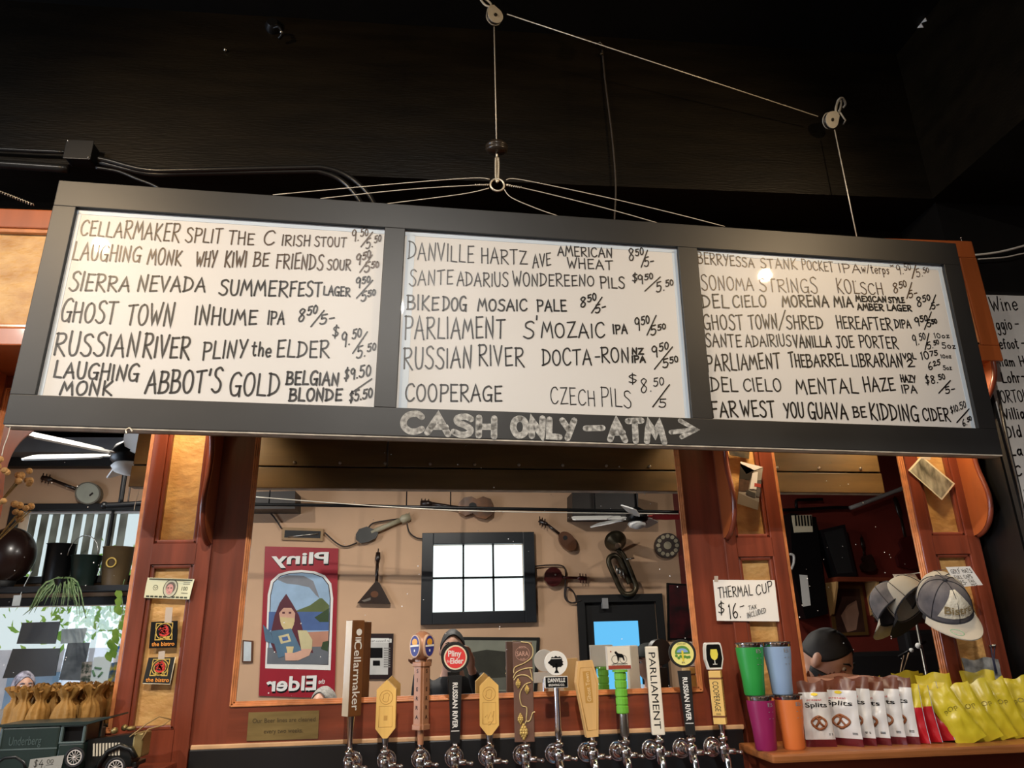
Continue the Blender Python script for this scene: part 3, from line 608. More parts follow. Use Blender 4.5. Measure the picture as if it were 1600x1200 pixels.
# (text, x0, baseline0, x1, baseline1, height, height at the end, stroke) in the enlarged view of each panel; '/' rows are strokes
TXT = [
 (0, Z1, 2.857, [
  [('CELLARMAKER', 184, 305, 625, 335, 66, 80, 2.4), ('SPLIT', 655, 335, 815, 342, 66, 60, 2.4), ('THE', 845, 345, 960, 350, 56, 52, 2.4), ('C', 1003, 350, 1050, 350, 62, 62, 2.5), ('IRISH', 1085, 352, 1210, 355, 46, 44, 2.3), ('STOUT', 1232, 355, 1372, 358, 42, 40, 2.2), ('9.^50', 1397, 335, 1470, 322, 48, 44, 2.2), ('/', (1492, 293), (1440, 358)), ('5.^50', 1462, 368, 1528, 345, 42, 40, 2.2)],
  [('LAUGHING', 148, 415, 450, 425, 76, 70, 2.4), ('MONK', 485, 436, 635, 440, 70, 66, 2.5), ('WHY', 700, 445, 790, 446, 68, 70, 2.6), ('KIWI', 828, 448, 925, 448, 68, 66, 2.8), ('BE', 958, 445, 1025, 445, 60, 60, 2.6), ('FRIENDS', 1060, 452, 1268, 462, 64, 66, 2.6), ('SOUR', 1288, 460, 1392, 462, 46, 44, 2.5), ('9^50', 1415, 442, 1482, 420, 48, 46, 2.7), ('/', (1490, 395), (1435, 472)), ('5^50', 1455, 472, 1518, 462, 42, 40, 2.7)],
  [('SIERRA', 135, 553, 402, 556, 86, 62, 2.9), ('NEVADA', 440, 556, 742, 558, 70, 60, 2.9), ('SUMMER', 805, 572, 1110, 580, 70, 66, 3.0), ('FEST', 1120, 578, 1262, 578, 62, 60, 3.0), ('LAGER', 1272, 572, 1390, 580, 40, 36, 2.7), ('9^50', 1415, 545, 1480, 528, 44, 40, 2.7), ('/', (1492, 508), (1420, 588)), ('5^50', 1440, 602, 1503, 585, 42, 38, 2.7)],
  [('GHOST', 95, 690, 340, 700, 96, 90, 2.9), ('TOWN', 390, 705, 595, 712, 92, 96, 2.9), ('INHUME', 695, 705, 972, 705, 82, 62, 3.0), ('IPA', 1022, 704, 1095, 703, 62, 60, 2.8), ('8^50', 1160, 695, 1242, 670, 58, 52, 2.7), ('/', (1275, 643), (1216, 715)), ('5-', 1256, 705, 1320, 695, 42, 40, 2.6)],
  [('RUSSIAN', 65, 840, 440, 848, 106, 96, 3.1), ('RIVER', 462, 850, 670, 856, 100, 96, 3.3), ('PLINY', 730, 862, 925, 848, 80, 72, 2.9), ('the', 950, 842, 1035, 850, 58, 58, 2.9), ('ELDER', 1062, 850, 1295, 852, 70, 74, 2.9), ('$', 1312, 762, 1340, 760, 48, 46, 2.4), ('9.^50', 1350, 808, 1440, 775, 62, 56, 2.6), ('/', (1468, 738), (1403, 834)), ('5.^50', 1420, 857, 1505, 832, 50, 46, 2.5)],
  [('LAUGHING', 66, 940, 440, 958, 72, 70, 3.1), ('MONK', 95, 1018, 325, 1020, 60, 62, 3.1), ("ABBOT'S", 475, 1012, 810, 1006, 106, 100, 3.4), ('GOLD', 850, 1022, 1072, 1022, 104, 102, 3.2), ('BELGIAN', 1105, 972, 1338, 976, 58, 54, 3.4), ('BLONDE', 1118, 1046, 1352, 1044, 54, 52, 3.4), ('$9.50', 1365, 955, 1482, 932, 50, 46, 2.8), ('/', (1488, 948), (1395, 1012)), ('$5.50', 1388, 1052, 1490, 1028, 44, 40, 2.8)],
 ]),
 (1, Z2, 3.0, [
  [('DANVILLE', 112, 252, 420, 272, 78, 74, 2.2), ('HARTZ', 455, 272, 670, 278, 74, 60, 2.2), ('AVE', 698, 296, 782, 282, 66, 54, 2.2), ('AMERICAN', 815, 238, 1070, 246, 46, 42, 2.3), ('WHEAT', 860, 295, 1072, 304, 46, 42, 2.3), ('8^50', 1150, 262, 1218, 248, 52, 46, 2.4), ('/', (1235, 213), (1206, 292)), ('5-', 1222, 290, 1266, 282, 40, 38, 2.4)],
  [('SANTE', 118, 378, 322, 370, 72, 66, 2.2), ('ADARIUS', 342, 378, 582, 382, 66, 60, 2.2), ('WONDEREENO', 605, 380, 985, 380, 64, 46, 2.2), ('PILS', 1015, 390, 1128, 390, 52, 48, 2.4), ('$', 1165, 362, 1190, 360, 40, 40, 2.3), ('9^50', 1192, 372, 1262, 358, 42, 38, 2.4), ('/', (1295, 338), (1223, 404)), ('5.^50', 1278, 410, 1358, 388, 44, 40, 2.4)],
  [('BIKE', 108, 490, 255, 494, 66, 62, 3.0), ('DOG', 275, 495, 385, 495, 62, 62, 3.0), ('MOSAIC', 440, 496, 670, 496, 56, 52, 2.9), ('PALE', 718, 498, 855, 498, 54, 52, 2.9), ('8^50', 922, 482, 996, 460, 48, 46, 2.6), ('/', (1022, 433), (973, 507)), ('5-', 992, 508, 1040, 495, 38, 36, 2.6)],
  [('PARLIAMENT', 95, 628, 565, 622, 104, 88, 2.8), ('S', 655, 626, 702, 624, 76, 76, 2.8), ("'", 716, 590, 722, 590, 66, 66, 2.8), ('MOZAIC', 738, 622, 1035, 622, 70, 66, 2.7), ('IPA', 1075, 604, 1140, 603, 42, 42, 2.8), ('9^50', 1178, 592, 1246, 570, 60, 52, 2.4), ('/', (1276, 518), (1233, 610)), ('5^50', 1252, 612, 1322, 592, 42, 38, 2.4)],
  [('RUSSIAN', 90, 768, 410, 762, 98, 92, 2.8), ('RIVER', 443, 752, 655, 755, 90, 84, 2.7), ('DOCTA', 742, 752, 972, 748, 78, 70, 2.7), ('-', 990, 742, 1014, 742, 60, 60, 2.6), ('RON', 1020, 738, 1150, 738, 66, 66, 2.7), ('NZ', 1163, 700, 1215, 700, 28, 28, 3.0), ('IPA', 1163, 738, 1225, 738, 28, 28, 3.0), ('9^50', 1258, 718, 1335, 690, 56, 50, 2.4), ('/', (1352, 666), (1268, 770)), ('5^50', 1308, 764, 1380, 748, 44, 40, 2.4)],
  [('COOPERAGE', 100, 920, 552, 920, 82, 72, 2.7), ('CZECH', 782, 932, 990, 942, 86, 72, 1.7), ('PILS', 1018, 942, 1160, 950, 86, 80, 1.7), ('$', 1148, 838, 1190, 836, 42, 42, 1.8), ('8.^50', 1205, 882, 1314, 862, 62, 56, 1.8), ('/', (1338, 843), (1260, 947)), ('5', 1290, 948, 1322, 948, 40, 40, 1.9)],
 ]),
 (2, Z3, 3.265, [
  [('BERRYESSA', 68, 135, 355, 155, 56, 48, 2.0), ('STANK', 390, 158, 575, 164, 50, 50, 1.9), ('POCKET', 600, 164, 762, 178, 50, 48, 1.8), ('IPA', 790, 180, 898, 184, 46, 46, 1.8), ('w/terps', 905, 182, 1045, 190, 44, 44, 1.6), ('*', 1052, 178, 1072, 176, 40, 40, 1.4), ('9.^50', 1085, 192, 1158, 182, 50, 46, 1.6), ('/', (1178, 145), (1160, 212)), ('5.^50', 1185, 205, 1250, 192, 40, 38, 1.6)],
  [('SONOMA', 88, 270, 352, 272, 74, 60, 1.9), ('STRINGS', 385, 276, 680, 286, 60, 76, 1.9), ('KOLSCH', 780, 285, 1015, 296, 70, 58, 1.9), ('..', 852, 226, 874, 227, 60, 60, 1.9), ('8^50', 1068, 288, 1136, 268, 50, 46, 2.1), ('/', (1158, 233), (1133, 314)), ('5-', 1146, 312, 1188, 300, 34, 32, 2.1)],
  [('DEL', 90, 362, 225, 362, 70, 64, 2.7), ('CIELO', 248, 360, 418, 355, 62, 56, 2.5), ('MORENA', 500, 356, 735, 355, 56, 52, 3.0), ('MIA', 765, 356, 860, 358, 56, 52, 3.0), ('MEXICAN', 875, 328, 1030, 334, 29, 28, 2.7), ('STYLE', 1042, 335, 1122, 335, 27, 26, 2.7), ('AMBER', 883, 372, 1015, 376, 32, 30, 2.7), ('LAGER', 1035, 374, 1158, 379, 32, 30, 2.7), ('8^50', 1188, 358, 1256, 335, 46, 42, 2.3), ('/', (1280, 296), (1250, 372)), ('5-', 1262, 370, 1300, 358, 32, 30, 2.3)],
  [('GHOST', 98, 470, 300, 472, 76, 70, 2.4), ('TOWN', 330, 468, 475, 468, 68, 74, 2.4), ('/', (512, 375), (482, 475)), ('SHRED', 522, 468, 708, 468, 66, 62, 2.5), ('HEREAFTER', 780, 466, 1060, 474, 62, 56, 2.4), ('DIPA', 1075, 465, 1155, 464, 42, 40, 2.3), ('9^50', 1178, 456, 1242, 440, 46, 42, 2.5), ('/', (1258, 383), (1223, 472)), ('5^50', 1240, 460, 1290, 450, 34, 32, 2.5)],
  [('SANTE', 108, 558, 290, 562, 66, 60, 2.3), ('ADAIRIUS', 312, 560, 545, 556, 60, 58, 2.1), ('VANILLA', 558, 565, 748, 560, 62, 58, 2.6), ('JOE', 775, 566, 865, 563, 58, 56, 2.5), ('PORTER', 895, 562, 1090, 570, 60, 58, 2.3), ('9.^50', 1168, 557, 1232, 535, 52, 46, 1.9), ('/', (1245, 493), (1226, 577)), ('5.^50', 1240, 574, 1300, 556, 34, 32, 1.9), ('10oz', 1275, 516, 1350, 515, 24, 22, 1.6), ('5oz', 1315, 568, 1382, 570, 28, 26, 1.7)],
  [('PARLIAMENT', 115, 686, 490, 668, 86, 70, 2.7), ('THE', 537, 662, 618, 662, 68, 66, 2.7), ('BARREL', 625, 665, 832, 655, 66, 60, 2.7), ('LIBRARIAN', 855, 662, 1115, 662, 62, 66, 2.6), ('VOL', 1115, 622, 1180, 622, 28, 28, 2.4), ('2', 1138, 663, 1172, 662, 34, 34, 2.4), ('10^75', 1208, 626, 1293, 615, 38, 36, 2.2), ('10oz', 1308, 618, 1360, 618, 19, 18, 1.5), ('6^25', 1245, 680, 1306, 662, 38, 36, 2.0), ('5oz', 1320, 678, 1362, 678, 22, 20, 1.5)],
  [('DEL', 135, 787, 270, 790, 74, 68, 2.5), ('CIELO', 302, 786, 495, 788, 66, 62, 2.3), ('MENTAL', 572, 800, 885, 796, 76, 72, 2.7), ('HAZE', 918, 790, 1075, 783, 70, 64, 2.7), ('HAZY', 1105, 740, 1180, 742, 36, 34, 2.4), ('IPA', 1110, 796, 1185, 796, 38, 38, 2.4), ('$8.^50', 1232, 752, 1332, 738, 42, 40, 2.1), ('/', (1355, 733), (1296, 797)), ('5-', 1332, 800, 1380, 790, 36, 34, 2.1)],
  [('FAR', 140, 920, 270, 916, 80, 72, 3.0), ('WEST', 292, 915, 462, 918, 76, 74, 2.9), ('YOU', 512, 920, 610, 922, 72, 72, 2.9), ('GUAVA', 635, 926, 832, 928, 82, 80, 3.1), ('BE', 862, 920, 928, 920, 50, 50, 2.7), ('KIDDING', 950, 930, 1195, 940, 82, 80, 2.9), ('CIDER', 1220, 936, 1355, 940, 66, 64, 2.6), ('$10.50', 1360, 902, 1436, 868, 34, 32, 1.8), ('/', (1450, 878), (1388, 947)), ('6.^50', 1420, 968, 1466, 945, 34, 32, 1.9)],
 ]),
]
for pi_, Zf, zs_, lines in TXT:
    for li, row in enumerate(lines):
        mb = MB(); mp = MB(); ip = next(k for k, it in enumerate(row) if it[0][0] in '$*0123456789' and k > 0)
        for k, it in enumerate(row):
            mb_, mb = mb, (mp if k >= ip else mb)
            if it[0] == '/' and isinstance(it[1], tuple): board_line(mb, [Zf(*it[1]), Zf(*it[2])], 2.3)
            else:
                s, x0, y0, x1, y1, h0, h1, lw = it; a = Zf(x0, y0); b = Zf(x1, y1)
                board_word(mb, s, a[0], a[1], b[0], b[1], h0 / zs_, h1 / zs_, lw)
            mb = mb_
        ink = INK_GLARE if (pi_ == 0 and li < 2) or (pi_ == 2 and li < 2) else INK_GLARE_MID if (pi_ == 1 and li < 2) else INK
        mb.build('handwritten_beer', ink, PANELS[pi_]); mp.build('handwritten_price', ink, PANELS[pi_])
# chalk on the lower rail
CHALK = mat('white chalk', (196, 196, 192), 0.9, var=0.5, scale=90, c2=(110, 110, 108))
mb = MB()
for s, x0, y0, x1, y1, h in (('CASH', 78, 1066, 530, 1092, 98), ('ONLY', 596, 1086, 905, 1098, 94), ('ATM', 1052, 1106, 1322, 1118, 106)):
    a = Z2(x0 + 8, y0 - 6); b = Z2(x1 - 8, y1 - 6)
    board_word(mb, s, a[0], a[1], b[0], b[1], (h - 16) / 3, None, 10.5, BP1, jit=.03)
board_line(mb, [Z2(945, 1048), Z2(1025, 1046)], 10, BP1)
mb.build('chalk_lettering', CHALK, br); mb = MB(); board_line(mb, [Z2(1345, 1066), Z2(1462, 1054)], 8, BP1); board_line(mb, [Z2(1388, 1012), Z2(1462, 1054), Z2(1395, 1088)], 8, BP1)
mb.build('chalk_arrow', CHALK, br)
# ================================================================== lettering on other planes
def px_word(mb, P0, N, s, x0, y0, x1, y1, h, h2=None, lw=2.0, mi=0, jit=.05, up=None):
    h2 = h2 or h; st, tw = letters(s, jit); N = Vector(N).normalized()
    def fn(a, b):
        t = a / tw; px = x0 + (x1 - x0) * t; py = y0 + (y1 - y0) * t; hh = h + (h2 - h) * t
        dx, dy = (ZEN[0] - px, ZEN[1] - py) if up is None else up; L = math.hypot(dx, dy)
        return plane_hit(px + dx / L * hh * b, py + dy / L * hh * b, P0, N)
    mb.ribbon(st, fn, lw * .00175, N, mi); return mb
NF = Vector((0, -1, 0))
def quad2(pxs, y): return [(p.x, p.z) for p in (V(a, b, y) for a, b in pxs)]
def sheet(mb, pxs, y, th=.0012, mi=0): return mb.prism(quad2(pxs, y), 0, th, front((0, y, 0)), mi)
def qmap(pxs, y):                    # unit square of a pinned sheet (tl, tr, br, bl) -> world
    c = [V(a, b, y) for a, b in pxs]
    return lambda u, v: (c[3] * (1 - u) + c[2] * u) * (1 - v) + (c[0] * (1 - u) + c[1] * u) * v
def patch(mb, q, pts, mi=0, lift=.001):
    mb.add([q(u, v) + NF * lift for u, v in pts], [tuple(range(len(pts)))[::-1]], mi); return mb
def qtext(mb, q, s, u0, u1, v0, v1, mi=0, lift=.001, bold=0.0):
    vs, fs, tw = ftext(s, bold)
    mb.add([q(u0 + (u1 - u0) * p[0] / tw, v0 + (v1 - v0) * p[1]) + NF * lift for p in vs], fs, mi); return mb
def qhand(mb, q, s, u0, u1, v0, v1, lw, mi=0, lift=.001):
    st, tw = letters(s, .06)
    mb.ribbon(st, lambda a, b: q(u0 + (u1 - u0) * a / tw, v0 + (v1 - v0) * b) + NF * lift, lw, NF, mi); return mb

# ================================================================== beer taps
TY = 2.165; TAPZ = 1.262
TPX = [547, 602, 657, 711, 765, 821, 873, 926, 977, 1030, 1080, 1130]
TLAB = ['tall square brown handle lettered downwards in white', 'golden pointed plaque handle, second tap from the left', 'copper brown fluted handle with blue oval badges', 'black paddle handle with a round red badge', 'golden pointed plaque handle between red badge and vines', 'flat brown slab handle with gold hop vines', 'slim chrome rod handle with a round white tree badge', 'coffin shaped pale wooden handle', 'green rubber grip handle under a square dog picture', 'white slab handle lettered downwards in black', 'black paddle handle with a round yellow green badge', 'golden wooden handle under a black glass badge, last on the right']
def zpx(px, py, y=TY): return V(px, py, y).z
def faucet(t, x):
    T = Matrix.Translation((x, TY, 0))
    mb = MB()
    mb.lathe([(.0065, TAPZ + .014), (.0065, TAPZ + .004), (.0125, TAPZ + .003), (.0125, TAPZ - .006), (.0075, TAPZ - .008), (.0075, TAPZ - .014), (.0135, TAPZ - .016), (.0150, TAPZ - .024), (.0150, TAPZ - .034), (.0125, TAPZ - .040), (.0135, TAPZ - .050), (.009, TAPZ - .060)], T, 18)
    mb.tube([(x, TY + .005, TAPZ - .036), (x, 2.262, TAPZ - .036)], .0095, 14)
    mb.build('faucet_body', CHROME, t)
    mb = MB(); R = Matrix(((1, 0, 0, x), (0, 0, -1, 2.262), (0, 1, 0, TAPZ - .036), (0, 0, 0, 1)))
    mb.lathe([(.027, 0), (.027, .003), (.0245, .0045), (.0235, .003), (.0150, .003), (.0145, .016), (.0105, .018)], R, 24); mb.build('flange', CHROME, t)
    mb = MB(); mb.tube([(x, TY - .002, TAPZ - .036), (x + .001, TY - .016, TAPZ - .058), (x + .002, TY - .026, TAPZ - .10), (x + .003, TY - .03, TAPZ - .135)], [.0105, .0095, .0082, .0072], 14); mb.build('spout', CHROME, t)
    mb = MB(); mb.tube([(x + .010, TY - .004, TAPZ - .034), (x + .030, TY - .008, TAPZ - .035)], .0078, 12); mb.tube([(x + .030, TY - .008, TAPZ - .035), (x + .042, TY - .011, TAPZ - .037)], .0042, 8); mb.ball((x + .044, TY - .0115, TAPZ - .037), .0058); mb.build('side_lever', CHROME, t)
def vframe(o, yaw=0.0):      # lettering that runs downwards
    return frame(o, (0, 0, -1), (cos(yaw), sin(yaw), 0))
def hframe(o, yaw=0.0): return frame(o, (cos(yaw), sin(yaw), 0), (0, 0, 1))
def ferrule(t, x, z0, z1, r0=.0075, r1=.011):
    mb = MB(); mb.lathe([(r0, z0), (r0, z0 + (z1 - z0) * .3), (r1, z1)], Matrix.Translation((x, TY, 0)), 14); mb.build('ferrule', CHROME, t)
taps = []
for i, px in enumerate(TPX):
    x = V(px, 1158, TY).x
    t = thing('beer_tap', 'chrome beer tap with ' + TLAB[i], 'beer tap', (x, TY, TAPZ), group='beer taps along the black tap panel'); faucet(t, x); taps.append((t, x))
# 0 tall square handle
t, x = taps[0]; z0, z1 = zpx(551, 1119), zpx(561, 969); yaw = radians(38); H = hframe((x, TY, 0), yaw)
mb = MB(); mb.box((0, (z0 + z1) / 2, 0), (.040, z1 - z0, .034), H, 0, .003); h = mb.build('tap_handle', mat('walnut brown handle', (108, 66, 32), .4, var=.15, scale=4, stretch=(8, 8, 1)), t)
mb = MB(); text(mb, 'Cellarmaker', vframe((x, TY, 0), yaw) @ Matrix.Translation((0, 0, .0177)), .024, w=(z1 - z0) * .72, cx=-(z0 + (z1 - z0) * .42), y=-.011, bold=.01)
V2 = vframe((x, TY, 0), yaw) @ Matrix.Translation((0, 0, .0177))
mb.add([(V2 @ Vector((-(z1 - .032) + .009 * cos(2 * pi * k / 20), .002 + .009 * sin(2 * pi * k / 20), 0))) for k in range(20)], [tuple(range(20))[::-1]])
for k in range(3): mb.box((0.013 - .0055 * k * 0 - .013, z1 - .047 - k * .006, .0178), (.018, .003, .0004), H)
mb.build('lettering', WHITE, h)
mb = MB(); mb.box((-.0204, (z0 + z1) / 2, 0), (.0006, (z1 - z0) * .99, .031), H); mb.build('side_face', mat('handle side with painted reflection', (205, 190, 165), .25, coat=.4), h, 'left side coloured pale for a reflection')  # a white reflection is put into the colour of this side
ferrule(t, x, TAPZ + .012, z0, .007, .012)
# 1, 4 golden plaques
for k, (pb, pt) in ((1, ((604, 1153), (607, 1062))), (4, ((765, 1148), (762, 1057)))):
    t, x = taps[k]; z0, z1 = zpx(*pb), zpx(*pt); w = .0265; c = .024
    ol = [(-.006, z0), (.006, z0), (w, z0 + c), (w, z1 - c), (0, z1), (-w, z1 - c), (-w, z0 + c)]
    H = hframe((x, TY, 0), radians(-4)); mb = MB(); mb.prism(ol, -.010, .010, H); h = mb.build('tap_handle', GOLDW, t)
    mb = MB(); zc = z1 - c - .020
    for r in (.0175, .0155): pass
    mb.tube([H @ Vector((.0175 * cos(2 * pi * a / 28), zc + .0175 * sin(2 * pi * a / 28), .0102)) for a in range(29)], .0007, 6, caps=False)
    face = [(-.002, .010), (-.008, .006), (-.007, -.002), (-.010, -.004), (-.006, -.010), (.004, -.011), (.006, .000), (.008, .006), (.003, .011), (-.002, .010)]
    mb.tube([H @ Vector((p.x, zc + p.y, .0102)) for p in smooth_pts([(a, b, 0) for a, b in face], 4)], .0007, 5)
    for q in ((-.018, .018),): mb.tube([H @ Vector((a, b, .0102)) for a, b in ((q[0], z0 + c + .004), (q[1], z0 + c + .004), (q[1], zc - .022), (q[0], zc - .022), (q[0], z0 + c + .004))], .0007, 5)
    if k == 4:
        sk = [(-.012, .045), (-.006, .052), (-.004, .04), (.004, .058), (.008, .044), (.013, .060), (.010, .036), (.004, .030)]
        mb.tube([H @ Vector((a, z0 + b, .0102)) for a, b in sk], .0006, 5); mb.tube([H @ Vector((a, z0 + b, .0102)) for a, b in ((-.003, .032), (.004, .034), (.003, .026), (-.004, .025))], .0006, 5)
    else: mb.box((0, z0 + .05, .0102), (.010, .012, .0004), H)
    mb.build('engraving', GOLDWD, h); ferrule(t, x, TAPZ + .012, z0)
# 2 copper handle with ovals
t, x = taps[2]; z0, z1, zt = zpx(657, 1140), zpx(660, 1034), zpx(663, 989)
mb = MB()
for a in (radians(-38), radians(52)):
    H = hframe((x, TY, 0), a); mb.box((0, (z0 + z1) / 2, .011), (.026, z1 - z0, .014), H, 0, .003); mb.box((0, z1 - .006, .013), (.032, .012, .018), H, 0, .002); mb.box((0, z0 + .007, .012), (.029, .014, .017), H, 0, .002)
mb.lathe([(.008, TAPZ + .012), (.009, z0), (.012, (z0 + z1) / 2), (.010, z1 + .006)], Matrix.Translation((x, TY, 0)), 14); h = mb.build('tap_handle', COPPER, t)
mb = MB()
for a in (radians(-38), radians(52)):
    M = hframe((x, TY, 0), a)
    for j, ch in enumerate('SIERRA'): text(mb, ch, M, .0100, bold=.03, cx=0, y=z1 - .028 - j * (z1 - z0) * .135, z=.0185)
mb.build('lettering', BLACKM, h)
mb = MB(); M = Matrix.Translation((x, TY, 0)); zc = (z1 + zt) / 2 + .004; mb.ball((x, TY, zc), (.031, .031, .040), nu=20, nv=14); hb = mb.build('handle_head', COPPER, t)
for a in (radians(-38), radians(40)):
    H = hframe((x, TY, zc), a); mb = MB(); mb.prism(circle(.0185, 26, ry=.030), .016, .0325, H); bg = mb.build('badge', mat('pale copper rim', (206, 168, 138), .35), hb)
    mb = MB(); mb.prism(circle(.0155, 26, ry=.027), .0326, .0330, H, 0); mb.prism(circle(.0095, 18, cy=.010), .0331, .0334, H, 1)
    mb.add([H @ Vector((a_, b_, .0337)) for a_, b_ in ((-.015, .002), (-.015, -.003), (.015, -.001), (.015, .004))], [(0, 1, 2, 3)], 2); mb.box((0, -.012, .0334), (.004, .006, .0006), H, 2)
    mb.build('badge_print', [BLUEP, mat('amber print', (226, 160, 44), .4), WHITE], hb)
# 3, 10 black paddles
for k, (pb, pn, pc, rad) in ((3, ((711, 1161), (711, 1048), (711, 1027), .0395)), (10, ((1078, 1148), (1064, 1038), (1058, 1021), .0385))):
    t, x = taps[k]; z0, zn, zc = zpx(*pb), zpx(*pn), zpx(*pc); lean = -.010 if k == 10 else 0; H = frame((x, TY, z0), (1, 0, -lean), (lean, 0, zc - z0)) if lean else hframe((x, TY, z0)); L = zc - z0
    if k == 10: H = H @ Matrix.Rotation(radians(-14), 4, 'Y')
    mb = MB(); mb.prism([(-.013, 0), (.013, 0), (.0145, L * .25), (.0185, L * .78), (-.0185, L * .78), (-.0145, L * .25)], -.008, .008, H); mb.prism(circle(rad, 40, cy=L), -.012, .012, H, smooth=False)
    h = mb.build('tap_handle', mat('satin black handle', (22, 22, 22), .38), t)
    mb = MB(); VF = H @ frame((0, 0, 0), (0, -1, 0), (1, 0, 0))
    for wd, a0, a1 in (('RUSSIAN', .70, .40), ('RIVER', .37, .17)):
        text(mb, wd, VF, .014, w=L * (a0 - a1), cx=-L * (a0 + a1) / 2, y=-.007, z=.0085, bold=.035)
    mb.box((0, L * .14, .0082), (.022, .002, .0006), H); mb.build('lettering', WHITE, h)
    mb = MB(); mb.prism(circle(rad * .82, 40, cy=L), .0121, .0132, H); bg = mb.build('badge', CREAM if k == 3 else mat('pale yellow badge', (232, 222, 132), .4), t)
    mb = MB()
    if k == 3:
        mb.prism(circle(rad * .72, 40, cy=L), .0133, .0138, H, 0); text(mb, 'Pliny', H, .016, w=.037, cx=-.002, y=L + .003, z=.0142, mi=1, bold=.03); text(mb, 'the', H, .008, w=.008, cx=-.020, y=L - .013, z=.0142, mi=1); text(mb, 'Elder', H, .015, w=.037, cx=.004, y=L - .016, z=.0142, mi=1, bold=.03)
        mb.build('badge_print', [mat('coral red print', (226, 62, 60), .4), WHITE], bg)
    else:
        mb.prism([(.021 * cos(radians(a)), L + .002 + .019 * sin(radians(a))) for a in range(-10, 191, 10)], .0133, .0137, H, 0)
        mb.prism([(.016 * cos(radians(a)), L + .003 + .011 * sin(radians(a))) for a in range(0, 181, 12)], .0138, .0141, H, 1)
        for j in range(7): mb.prism(circle(.0042, 8, cx=-.018 + j * .006, cy=L - .006 - .006 * abs(sin(j * 1.7))), .0133, .0137, H, 0)
        mb.prism([(-.003, L + .008), (.003, L + .008), (.002, L - .02), (-.002, L - .02)], .0142, .0144, H, 2)
        text(mb, 'SOUTH BAY', H, .005, w=.026, cx=0, y=L + .0235, z=.0136, mi=3); text(mb, 'IPA', H, .005, w=.009, cx=0, y=L - .027, z=.0136, mi=3)
        mb.build('badge_print', [mat('leaf green print', (86, 140, 58), .4), mat('pale blue print', (130, 165, 210), .4), YELLOWP, BLACKM], bg)
    ferrule(t, x, TAPZ + .012, z0, .007, .010)
# 5 brown slab with vines
t, x = taps[5]; z0, z1 = zpx(817, 1159), zpx(814, 1003); H = hframe((x - .002, TY, z0), radians(-7)); L = z1 - z0
mb = MB(); mb.box((0, L / 2, 0), (.055, L, .016), H, 0, .002); h = mb.build('tap_handle', mat('chocolate brown slab', (104, 74, 60), .5, var=.08), t)
mb = MB()
def vine(pts, r=.0016): mb.tube([H @ Vector((p.x, p.y * L, .0098)) for p in smooth_pts([(a, b, 0) for a, b in pts], 6)], r, 6)
vine([(-.004, 1.0), (.020, .985), (.030, .92), (.026, .84), (.004, .78), (-.022, .74), (-.026, .68)]); vine([(.028, .73), (.006, .725), (-.018, .69), (-.028, .63)]); vine([(.028, .60), (.010, .655), (-.014, .655), (-.026, .61)])
vine([(.022, .585), (.004, .56), (-.010, .47), (-.006, .36), (.008, .33), (.006, .21), (.016, .21), (.024, .28), (.031, .29)]); vine([(.006, .21), (.000, .16)]); vine([(.020, .72), (.024, .66), (.026, .60)])
h2 = mb.build('hop_vine', mat('pale gold vine', (214, 190, 132), .35, .3), h)
mb = MB()
for cx, cy, s in ((-.014, .575, .010), (.010, .515, .009), (-.010, .225, .011), (-.002, .10, .016)):
    for r_, nn in enumerate((1, 2, 3, 3, 2, 1)):
        for c_ in range(nn): mb.ball((0, 0, 0), (s * .30, s * .40, s * .30), H @ Matrix.Translation((cx + (c_ - (nn - 1) / 2) * s * .44, cy * L + s * 1.0 - r_ * s * .40, .0085 + .002 * (nn - 1))), nu=8, nv=6)
mb.build('hops', mat('antique gold hops', (196, 166, 96), .35, .4), h)
mb = MB(); text(mb, 'SARA', H, .013, w=.034, y=L * .855, z=.0084, bold=.01); mb.tube([H @ Vector((.020 * cos(2 * pi * a / 30), L * .88 + .0185 * sin(2 * pi * a / 30), .0084)) for a in range(31)], .0005, 5, caps=False)
text(mb, 'SANTE', H, .005, w=.018, y=L * .935, z=.0084); text(mb, 'ALES', H, .005, w=.015, y=L * .815, z=.0084); mb.build('lettering', mat('rose gold lettering', (206, 160, 140), .4), h); ferrule(t, x, TAPZ + .012, z0, .007, .007)
# 6 chrome rod with tree badge
t, x = taps[6]; z0, z1, zc = zpx(872, 1155), zpx(866, 1068), zpx(867, 1036); H = hframe((x, TY, 0), radians(4))
mb = MB(); mb.lathe([(.007, TAPZ + .012), (.0098, z0 + .012), (.0095, z0 + .03), (.0088, z1)], Matrix.Translation((x, TY, 0)), 16); h = mb.build('tap_handle', CHROME, t)
mb = MB(); mb.prism(circle(.0325, 40, cy=zc), -.006, .008, H); b = mb.build('badge', WHITE, t)
mb = MB(); blob = [(.021 * cos(2 * pi * a / 34) * (1 + .16 * sin(a * 5.3)), zc + .003 + .015 * sin(2 * pi * a / 34) * (1 + .14 * cos(a * 4.1))) for a in range(34)]
mb.prism(blob, .0081, .0086, H); mb.prism([(-.007, zc - .026), (.007, zc - .026), (.0025, zc - .018), (.003, zc), (-.003, zc), (-.0025, zc - .018)], .0081, .0086, H); mb.build('badge_print', BLACKM, b)
mb = MB(); mb.box((0, zc + .012, .009), (.030, .0016, .0004), H); mb.build('badge_line', WHITE, b)
mb = MB(); mb.box((-.002, z1 + .004, .004), (.066, .030, .012), H, 0, .001); b = mb.build('name_plate', WHITE, t)
mb = MB(); mb.box((-.002, z1 + .004, .0102), (.063, .027, .0008), H); n = mb.build('plate_face', BLACKM, b)
